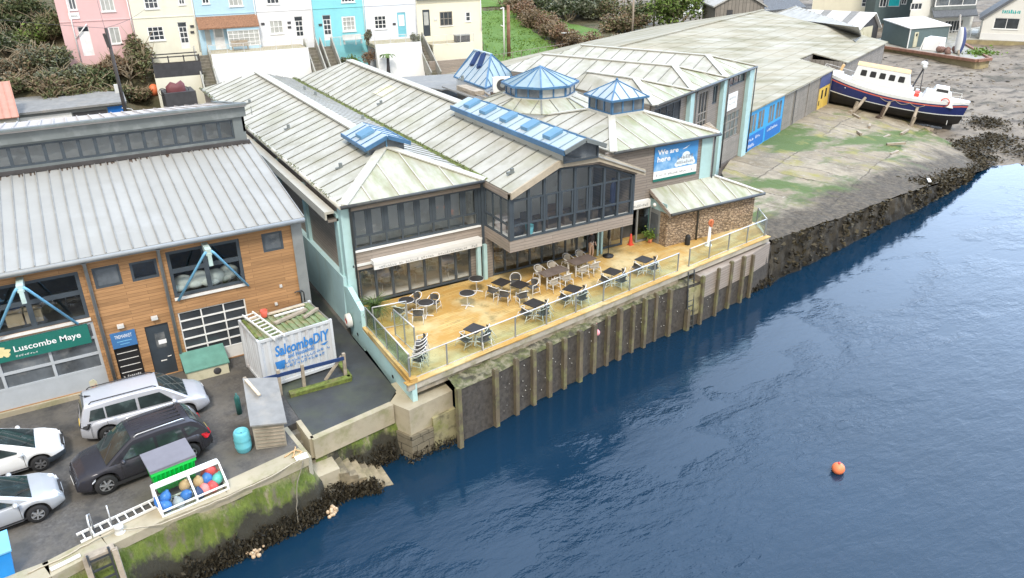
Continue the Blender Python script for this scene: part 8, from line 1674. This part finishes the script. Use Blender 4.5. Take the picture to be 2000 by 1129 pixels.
# sheds with light roofs between
t=thing('white_roof_boathouse','narrow boathouse with pale ridged roof and yellow boarded gable end','shed',(100,80,3)); fy=GF((1668,95),(1717,83)); q=lambda x,y:fy.at(x,y); ua,ub=q(1676,50)[0],q(1716,50)[0]; e1=q(1678,58)[1]; ea=q(1716,52)[1]; apx=q(1707,26)
m=MB(); dv=-fy.n*16; m.prism([fy.P(ua,2,0),fy.P(ub,2,0),fy.P(ub,ea,0),fy.P(apx[0],apx[1]-.2,0),fy.P(ua,e1,0)],tuple(-fy.n*.2)); m.build('gable_wall','dark_grey',t); m=MB(); fy.box(m,ua+.2,apx[0]+.3,2,q(1690,53)[1],.005,.08); m.build('boarded_door','tank_cream',t)
m=MB(); m.prism([fy.P(ua-.5,e1-.2,.4),fy.P(apx[0],apx[1],.4),fy.P(apx[0]-2.2,apx[1],-10),fy.P(ua-2.5,e1-.2,-10)],(0,0,.15)); m.prism([fy.P(ub+.4,ea-.2,.4),fy.P(apx[0],apx[1],.4),fy.P(apx[0]-2.2,apx[1],-10),fy.P(ub-2.,ea-.2,-10)],(0,0,.15)); m.build('roof','render_white',t)
m=MB(); 
for k in range(2): w=-2-4*k; f=-w/10; m.prism([fy.P(ua-.5-2.0*f,e1-.03,w),fy.P(apx[0]-2.2*f,apx[1]+.17,w),fy.P(apx[0]-2.2*(f+.12),apx[1]+.17,w-1.2),fy.P(ua-.5-2.0*(f+.12),e1-.03,w-1.2)],(0,0,.02))
m.build('translucent_strips','felt_grey',t)
t=thing('ribbed_grey_shed','long shed with dull grey ribbed roof behind the slipway shed','shed',(95,70,3)); rp=[Vector(G(*p)) for p in ((1500,32,7.0),(1682,70,7.0),(1676,53,8.6),(1556,12,8.6))]; m=MB(); seam_roof(m,[tuple(p) for p in rp],14,0,.1,.12); m.build('roof','roof_dull',t); m=MB(); m.prism([(p.x,p.y,2) for p in rp],(0,0,4.9)); m.build('wall','steel_grey',t)
def facing(px,py,depth):
    d=ray(px,py); k=depth/sum(a*b for a,b in zip(d,FW)); h=Vector((FW[0],FW[1],0)).normalized(); return Fr((d[0]*k,d[1]*k),(h.y,-h.x),(-h.x,-h.y))
t=thing('grey_timber_house','grey boarded gable house with slate roof above the slipway shed ridge','house',(90,80,3)); fg=facing(1440,30,116); q=lambda x,y:fg.at(x,y); ul,ur_=q(1396,35)[0],q(1492,25)[0]; el,er,ap_=q(1400,12)[1],q(1490,12)[1],q(1450,-14)
m=MB(); m.prism([fg.P(ul,2,0),fg.P(ur_,2,0),fg.P(ur_,er,0),fg.P(ap_[0],ap_[1],0),fg.P(ul,el,0)],tuple(-fg.n*8)); m.build('wall','shed_boards',t); m=MB(); m.prism([fg.P(ul-.4,el-.2,.3),fg.P(ap_[0],ap_[1]+.15,.3),fg.P(ap_[0],ap_[1]+.15,-8.3),fg.P(ul-.4,el-.2,-8.3)],(0,0,.2)); m.prism([fg.P(ur_+.4,er-.2,.3),fg.P(ap_[0],ap_[1]+.15,.3),fg.P(ap_[0],ap_[1]+.15,-8.3),fg.P(ur_+.4,er-.2,-8.3)],(0,0,.2)); m.build('roof','roof_dull',t); a_=q(1418,36); m=MB(); fg.box(m,a_[0],a_[0]+.9,a_[1]-1,a_[1]+1.2,.005,.06); m.build('door','dark_grey',t)
t=thing('slate_roof_house','slate grey roof with two dark skylights beyond the shed gable','house',(100,90,3)); fk=facing(1530,15,124); q=lambda x,y:fk.at(x,y); a_,b_,c_,d_=q(1492,24),q(1575,16),q(1562,-6),q(1505,-6); m=MB(); m.prism([fk.P(a_[0],a_[1],0),fk.P(b_[0],b_[1],0),fk.P(c_[0],c_[1],-4),fk.P(d_[0],d_[1],-4)],(0,0,.2)); m.build('roof','tile_slate',t); m=MB(); fk.box(m,a_[0]+.3,b_[0]-.3,2,b_[1]-.1,-6,-.3); m.build('wall','house_offwhite',t)
# pier clutter
t=thing('leaning_dinghy','blue and white dinghy leaning upright on the pier against a spar','boat',(113,68,3)); c=Vector(G(1872,104,3)); m=MB(); rg=[]
for i in range(9): f=i/8; w=.75*math.sin(math.pi*(.12+.8*f))**.7; rg.append([(c.x-.1,c.y-w,3+3.6*f),(c.x-.5,c.y-w*.7,3.05+3.6*f),(c.x-.75,c.y,3.05+3.6*f),(c.x-.5,c.y+w*.7,3.05+3.6*f),(c.x-.1,c.y+w,3+3.6*f)])
m.loft(rg,0,mf=lambda i,j:1 if j in(1,2) else 0); m.poly(rg[0]); m.poly(rg[-1]); m.build('hull',['panel_navy','boat_white'],t); m=MB(); a=G(1872,108,3);b=G(1925,68,3); m.tube([(a[0],a[1],3.1),(b[0]-10,b[1]-1,6.8)],.14,8); m.build('spar','timber',t)
t=thing('white_sheeted_stack','white sheeted stack standing on the pier in front of the green shed','stack',(111,72,3)); c,r=Vector(G(1800,97,3)),Vector(G(1832,100,3)); d_=(r-c); b_=Vector((2.5,.6,0)); m=MB(); m.hexa([tuple(c),tuple(r),tuple(r+b_),tuple(c+b_),up3(c+b_*.2,4.6),up3(r+b_*.1,4.5),up3(r+b_*.9,4.7),up3(c+b_,4.75)]); m.build('sheet','frame_white',t); m=MB(); m.beam(c+Vector((-.4,0,0)),up3(c+b_*.2,4.7),.12,.12); m.build('leg','alu_white',t)
m=MB(); 
for k in range(9): m.ball((random.uniform(-1.3,1.3),random.uniform(-1,1),random.uniform(0,.6)),random.uniform(.35,.6),7,5)
c=G(1847,103,3); tag(m.build('net_heap',mat('net_brown',(.2,.12,.1),.95,var=.4,scale=5),None,c),'heap of brown nets on the pier beside the leaning dinghy','net heap')
leaves('pier_weeds','grass_blade',[(c[0]+3+random.gauss(0,1),c[1]-3.5+random.gauss(0,1),3+abs(random.gauss(0,.3))) for i in range(400)],.22,'stuff')
t=thing('parked_boats','white motor cruisers laid up ashore behind the tree','boat',(97,112,4)); 
bpy.data.objects.remove(t)
for k,(px,py,lab) in enumerate(((1358,12,'white motor boat stored ashore beside the green tree, upper of two'),(1352,36,'white motor boat stored ashore beside the green tree, lower of two'))):
    p=G(px,py,5.5 if k==0 else 5.); t=thing('stored_boat',lab,'boat',p); m=MB(); rg=[]
    for i in range(7): f=i/6; w=1.3*(1-abs(2*f-.8)**3*.5); rg.append([(p[0]-3+6.5*f,p[1]-w,p[2]+1.3),(p[0]-3+6.5*f,p[1]-w*.7,p[2]+.3),(p[0]-3+6.5*f,p[1],p[2]),(p[0]-3+6.5*f,p[1]+w*.7,p[2]+.3),(p[0]-3+6.5*f,p[1]+w,p[2]+1.3)])
    m.loft(rg,0); m.poly([q[0] for q in rg]+[q[-1] for q in rg[::-1]]); m.build('hull','boat_white',t); m=MB(); m.hexa([(p[0]-1.5,p[1]-.9,p[2]+1.3),(p[0]+1.8,p[1]-.9,p[2]+1.3),(p[0]+1.8,p[1]+.9,p[2]+1.3),(p[0]-1.5,p[1]+.9,p[2]+1.3),(p[0]-1,p[1]-.7,p[2]+2.3),(p[0]+1.,p[1]-.7,p[2]+2.3),(p[0]+1,p[1]+.7,p[2]+2.3),(p[0]-1,p[1]+.7,p[2]+2.3)]); c_=m.build('cabin','boat_white',t); m=MB(); m.box((p[0]-1.0,p[1]-.86,p[2]+1.6),(p[0]+1.0,p[1]-.8,p[2]+2.0)); m.build('window','black',c_)

# ------------------------------------------------------------------ bushes, tree, hedge, poles
def bush(label,c,rad,n,mt,size,name='bush',cat='bush',group=None,stems=6,twigs=0,mt2=None,lumps=7,trunk_h=0):
    c=Vector(c); t=thing(name,label,cat,tuple(c),0,group); rx,ry,rz=rad
    L=[]; 
    for k in range(lumps):
        a=random.random()*6.28; rr=random.uniform(.1,.75); L.append((Vector((math.cos(a)*rr*rx,math.sin(a)*rr*ry,trunk_h+rz*random.uniform(.35,.95))),random.uniform(.32,.6)))
    pts=[];pts2=[]
    for i in range(n):
        o,s_=random.choice(L); d=Vector((random.gauss(0,1),random.gauss(0,1),random.gauss(0,1))).normalized()*(random.random()**.4)*s_
        p=c+o+Vector((d.x*rx,d.y*ry,d.z*rz*.85)); p.z=max(p.z,c.z+.03)
        (pts2 if mt2 and random.random()<.35 else pts).append(p)
    leaves('crown',mt,pts,size,None,.7,t)
    if mt2 and pts2: leaves('crown',mt2,pts2,size,None,.7,t)
    m=MB()
    for o,s_ in L[:stems]:
        p=c+o; mid=c.lerp(p,.5)+Vector((random.gauss(0,.1)*rx,random.gauss(0,.1)*ry,0)); m.tube([c-Vector((0,0,.3)),mid,p],[.05*rz+.02,.03*rz+.015,.015],5)
        for k in range(twigs):
            q=p+Vector((random.gauss(0,.4)*rx,random.gauss(0,.4)*ry,random.uniform(.15,.75)*rz)); m.tube([mid.lerp(p,.6),p.lerp(q,.6)+Vector((random.gauss(0,.1),0,0)),q],[.04,.026,.012],4)
    m.build('stems' if trunk_h==0 else 'trunk','twig' if twigs else 'bark',t); return t
BL=[((20,28),(3.2,2.2,2.2),'leaf_dark','leaf_olive','dark evergreen bush at the top left corner'),((75,20),(3.6,2.4,2.6),'leaf_dark','leaf_olive','dark green shrub left of the pink house roof line'),((15,90),(2.8,2.2,2.0),'leaf_dark','leaf_grey','dark shrub at the left edge below the corner bush'),((60,75),(2.4,2.2,2.2),'leaf_olive','leaf_bright','yellow green rounded shrub left of the pink house'),((100,60),(2.4,1.8,2.0),'leaf_olive','leaf_dark','olive shrub tight against the pink house corner'),((20,145),(2.6,2.0,2.2),'leaf_brown','leaf_grey','brown leafless scrub at the left edge above the red roof'),((60,130),(2.6,2.0,2.2),'leaf_grey','leaf_brown','grey green scrub above the flat garage roof'),((100,120),(2.4,2.,2.0),'leaf_olive','leaf_grey','grey olive bush below the pink house corner'),((80,165),(2.4,2.,1.6),'leaf_brown','leaf_olive','rust tinged scrub right behind the flat garage roof'),((125,150),(2.4,1.8,1.8),'leaf_grey','leaf_olive','bushy grey shrub between the garage roof and the pink house'),((160,165),(2.2,1.8,1.5),'leaf_olive','leaf_brown','low olive bush left of the dark leaning pole'),((195,155),(2.,1.6,1.7),'leaf_dark','leaf_olive','dark green bush beside the leaning pole'),((275,125),(1.5,1.4,3.4),'leaf_olive','leaf_brown','tall clipped olive hedge bush at the corner of the cream house'),((225,135),(1.7,1.3,1.8),'leaf_brown','leaf_rust','rust brown bush below the pink house steps'),((265,185),(1.8,1.4,1.2),'leaf_brown','leaf_olive','brown bank of scrub right of the leaning pole'),((215,185),(1.8,1.4,1.2),'leaf_olive','leaf_brown','low olive bush at the foot of the leaning pole'),((130,185),(2.2,1.5,1.4),'leaf_olive','leaf_brown','olive scrub along the garage roof edge'),((35,165),(2.2,1.6,1.4),'leaf_olive','leaf_brown','scrub close behind the red roof'),((45,45),(2.6,2,1.8),'leaf_dark','leaf_grey','dark mid bank shrub at upper left')]
for (px,rad,m1,m2,lab) in BL:
    p=T(px[0],px[1]+rad[2]*9,.0); bush(lab,(p[0],p[1],p[2]-.2),rad,2600,m1,.16,mt2=m2,twigs=9 if 'scrub' in lab or 'brown' in lab else 4,group='shrubs on the left bank',lumps=9)
# bare little tree
p=T(262,178,.2); t=thing('bare_tree','pale leafless small tree in front of the cream house fence','tree',p); m=MB()
def branch(m,a,d,L,r,n):
    b=a+d*L; m.tube([a,a.lerp(b,.5)+Vector((random.gauss(0,.05),random.gauss(0,.05),0))*L,b],[r,r*.8,r*.6],5)
    if n:
        for k in range(3): branch(m,a.lerp(b,random.uniform(.6,1)),(d+Vector((random.gauss(0,.55),random.gauss(0,.55),random.gauss(.1,.3)))).normalized(),L*.68,r*.6,n-1)
branch(m,Vector(p)-Vector((0,0,.3)),Vector((-.1,0,1)).normalized(),1.6,.12,1); 
o=m.build('trunk','twig',t); m=MB()
for k in range(6): branch(m,Vector(p)+Vector((-.1,0,1.1)),Vector((random.gauss(0,.7),random.gauss(0,.6),.7)).normalized(),1.5,.06,3)
m.build('crown','twig',t)
# gardens below the terrace
for i,(px,py,rad,m1,m2,lab) in enumerate(((690,118,(.9,.8,1.0),'leaf_bright','leaf_olive','bright green garden bush below the turquoise house'),(720,108,(1.3,.9,1.2),'leaf_rust','leaf_brown','rust coloured garden bush right of the bright green one'),(668,122,(.6,.6,.8),'leaf_grey','leaf_olive','small grey bush left of the bright green garden bush'),(812,75,(.7,.6,.9),'leaf_olive','leaf_grey','small dark shrub between the lilac and ivory houses'),(718,70,(.5,.5,1.0),'leaf_grey','leaf_brown','wispy shrub at the corner of the turquoise house'))):
    fr=Fr(HP(0,-3.2,0)[:2],(HE.x,HE.y),(-HN.x,-HN.y)); q=OP(px,py,fr.P(0,0),tuple(fr.n)); bush(lab,(q[0],q[1],q[2]-rad[2]*.6),rad,900,m1,.09,mt2=m2,group='garden shrubs')
q=OP(757,118,fr.P(0,0,2),tuple(fr.n)); pt=thing('palm_tree','small palm with a shaggy trunk in front of the white retaining wall','tree',(q[0],q[1],q[2]-1.2)); m=MB(); m.tube([(q[0],q[1],q[2]-1.6),(q[0]+.05,q[1],q[2]+.3)],[.22,.14],8); m.build('trunk','pole_dark',pt); m=MB()
for k in range(26):
    a=random.random()*6.28; pr=Vector((q[0],q[1],q[2]+.3)); el=.9; 
    for j in range(4): d=Vector((math.cos(a)*math.cos(el),math.sin(a)*math.cos(el),math.sin(el))); nx=pr+d*.28; s_=Vector((-math.sin(a),math.cos(a),0))*.09; m.poly([pr-s_,pr+s_,nx+s_*.7,nx-s_*.7]); pr=nx; el-=.55
m.build('crown','leaf_palm',pt,fix=False)
# right hillside: hedge, undergrowth, tree
HP_=[(1010,10),(1025,28),(1045,45),(1065,60),(1085,72),(1105,82),(1128,88)]
for i,(px,py) in enumerate(HP_):
    p=T(px,py+8,0); bush(['topmost clump of the brown hedge','second clump from the top of the brown hedge','third clump from the top of the brown hedge','middle clump of the brown hedge beside the lawn','third clump from the bottom of the brown hedge','second clump from the bottom of the brown hedge','lowest clump of the brown hedge by the street lamp'][i],(p[0],p[1],p[2]-.2),(2.9,2.6,2.6),1700,'leaf_rust' if i%2 else 'leaf_brown',.2,'hedge_bush','hedge','brown hedge clumps along the lawn',5,4,'leaf_brown')
UB=[(1110,22,(5,4,3.6),'leaf_grey','leaf_dark','dense grey green thicket above the second lawn'),(1150,14,(5,4,4.0),'leaf_grey','leaf_olive','thicket at the top, left of the pale pole'),(1190,20,(4.5,4,3.5),'leaf_olive','leaf_brown','olive thicket left of the pale pole'),(1220,50,(4,3,2.6),'leaf_brown','leaf_olive','bramble patch at the foot of the pale pole'),(1255,30,(4,3,3.4),'leaf_dark','leaf_olive','dark thicket between the two telegraph poles'),(1200,85,(3,2.5,1.5),'leaf_brown','leaf_grey','low brown brambles by the workshop roof'),(1165,95,(2.5,2,1.),'leaf_bright','leaf_olive','low green ground plants beside the street lamp'),(1080,8,(4,3,2.5),'leaf_dark','leaf_grey','dark bush at the top above the hedge'),(1260,68,(3,2.5,1.6),'leaf_dark','leaf_brown','dark low scrub between the poles near the shed ridge')]
for px,py,rad,m1,m2,lab in UB:
    p=T(px,py+rad[2]*5,0); bush(lab,(p[0],p[1],p[2]-.3),rad,2600,m1,.26,mt2=m2,group='thicket on the right hillside',twigs=3,lumps=10)
p=T(1312,66,0); bush('bright green leafy tree at the top, left of the slipway shed ridge',(p[0],p[1],p[2]),(5.2,4.6,5.4),8000,'leaf_bright',.27,'broadleaf_tree','tree',None,9,1,'leaf_olive',16,1.2)
def pole(label,px,py,top,r,mt,name='telegraph_pole',cat='telegraph pole',base=None,lean=0,z=None):
    p=base or T(px,py,0); zt=ZV(p,top); t=thing(name,label,cat,p); m=MB(); m.tube([(p[0],p[1],p[2]-.5),(p[0]+lean,p[1],zt)],[r,r*.75],8); m.build('shaft',mt,t); return t,p,zt
pole('pale wooden telegraph pole rising above the shed roof, left of two',1234,78,-20,.16,'pole_wood'); pole('brown telegraph pole beside the green tree, right of two',1276,62,-20,.16,'pole_wood')
pole('rusty brown post beside the white mast at the lawn edge',994,112,10,.28,'pole_rust','rusty_post','post')
t,p,zt=pole('tall white mast with a small arm at the edge of the lawn',985,112,15,.13,'frame_white','white_mast','mast'); m=MB(); m.beam((p[0],p[1],zt),(p[0]-.5,p[1],zt-.1),.1); m.beam((p[0],p[1],p[2]+4.0),(p[0]-.45,p[1],p[2]+4.2),.12); m.build('arm','frame_white',t)
t,p,zt=pole('small grey street lamp by the end of the brown hedge',1111,92,64,.07,'lamp_grey','street_lamp','street lamp'); m=MB(); m.beam((p[0],p[1],zt),(p[0]-1.2,p[1]-.3,zt+.1),.12); m.beam((p[0]-.8,p[1]-.2,zt+.06),(p[0]-1.5,p[1]-.4,zt+.12),.35,.14); m.build('lamp_head','lamp_grey',t)
b_=OY(241,196,74.5); b_=(b_[0],b_[1],4.); t,p,zt=pole('dark leaning telegraph pole in front of the pink house',0,0,55,.17,'pole_dark',base=b_,lean=-.1); m=MB(); m.tube([(p[0]-.25,p[1],zt-6.5),(p[0]+.5,p[1],zt-6.7),(p[0]+.9,p[1],p[2])],.04,6); m.build('conduit','lamp_grey',t); m=MB(); m.box((p[0]-.5,p[1]-.3,zt-5.2),(p[0]-.2,p[1],zt-4.5)); m.build('junction_box','lamp_grey',t)
m=MB(); m.beam((p[0]-.35,p[1]-.02,zt-.4),(p[0]-.2,p[1]-.02,zt-1.5),.3,.2); m.build('transformer','pole_dark',t)
# wall and orange float by the cream wall
m=MB(); p=T(303,186,.0); m.ball((0,0,0),.5,14,10,0,1,1,1.15); tag(m.build('fishing_float','orange',None,(p[0],p[1],p[2]+.5)),'red orange float resting on the stone bank by the cafe roof','buoy')
railing('thin wooden post and wire fence along the lower edge of the lawn',T(945,130,0),T(1110,100,0),1.1,'pole_wood',10,'wire_fence',False)
# small lawn rag: tufts
pts=[]
for i in range(5200):
    px,py=random.uniform(938,1090),random.uniform(18,125)
    if py>125-.19*(px-945) or py<(px-1000)*.95+12: continue
    p=T(px,py,0) if i%3==0 else p
    pts.append((p[0]+random.gauss(0,.7),p[1]+random.gauss(0,.7),p[2]+.1))
leaves('lawn_tufts','grass_blade',pts,.16,'stuff',1.)

# overhead wires from the dark pole
wt=Vector(OY(205,55,74.5)); 
for k,(q_,lab) in enumerate(((FHs.P(a1+3.5,15.5,.1),'thin overhead wire from the dark pole to the pink house'),(FHs.P(a2+3.0,15.2,.1),'thin overhead wire from the dark pole to the cream house'),((-16,78,17.5),'thin overhead wire from the dark pole out of the left edge'))):
    q_=Vector(q_); P=[wt.lerp(q_,i/10)-Vector((0,0,1.0*math.sin(math.pi*i/10)*.5)) for i in range(11)]; m=MB(); m.tube([tuple(p-P[0]) for p in P],.014,4); tag(m.build('overhead_wire','dark_grey',None,tuple(P[0])),lab,'wire')

for o in list(bpy.data.objects):
    if o.name.startswith('tmp'): bpy.data.objects.remove(o)
for o in bpy.data.objects:
    if o.parent is None and o.type in('MESH','EMPTY') and not o.get('label'):
        o['label']={'water':'dark blue rippled harbour water','yard':'dark asphalt yard','slipway':'stained concrete slipway','mudflat':'grey mud shore','hillside':'scrubby hillside','lawn':'green lawn'}.get(o.name.split('.')[0],o.name.split('.')[0].replace('_',' '))
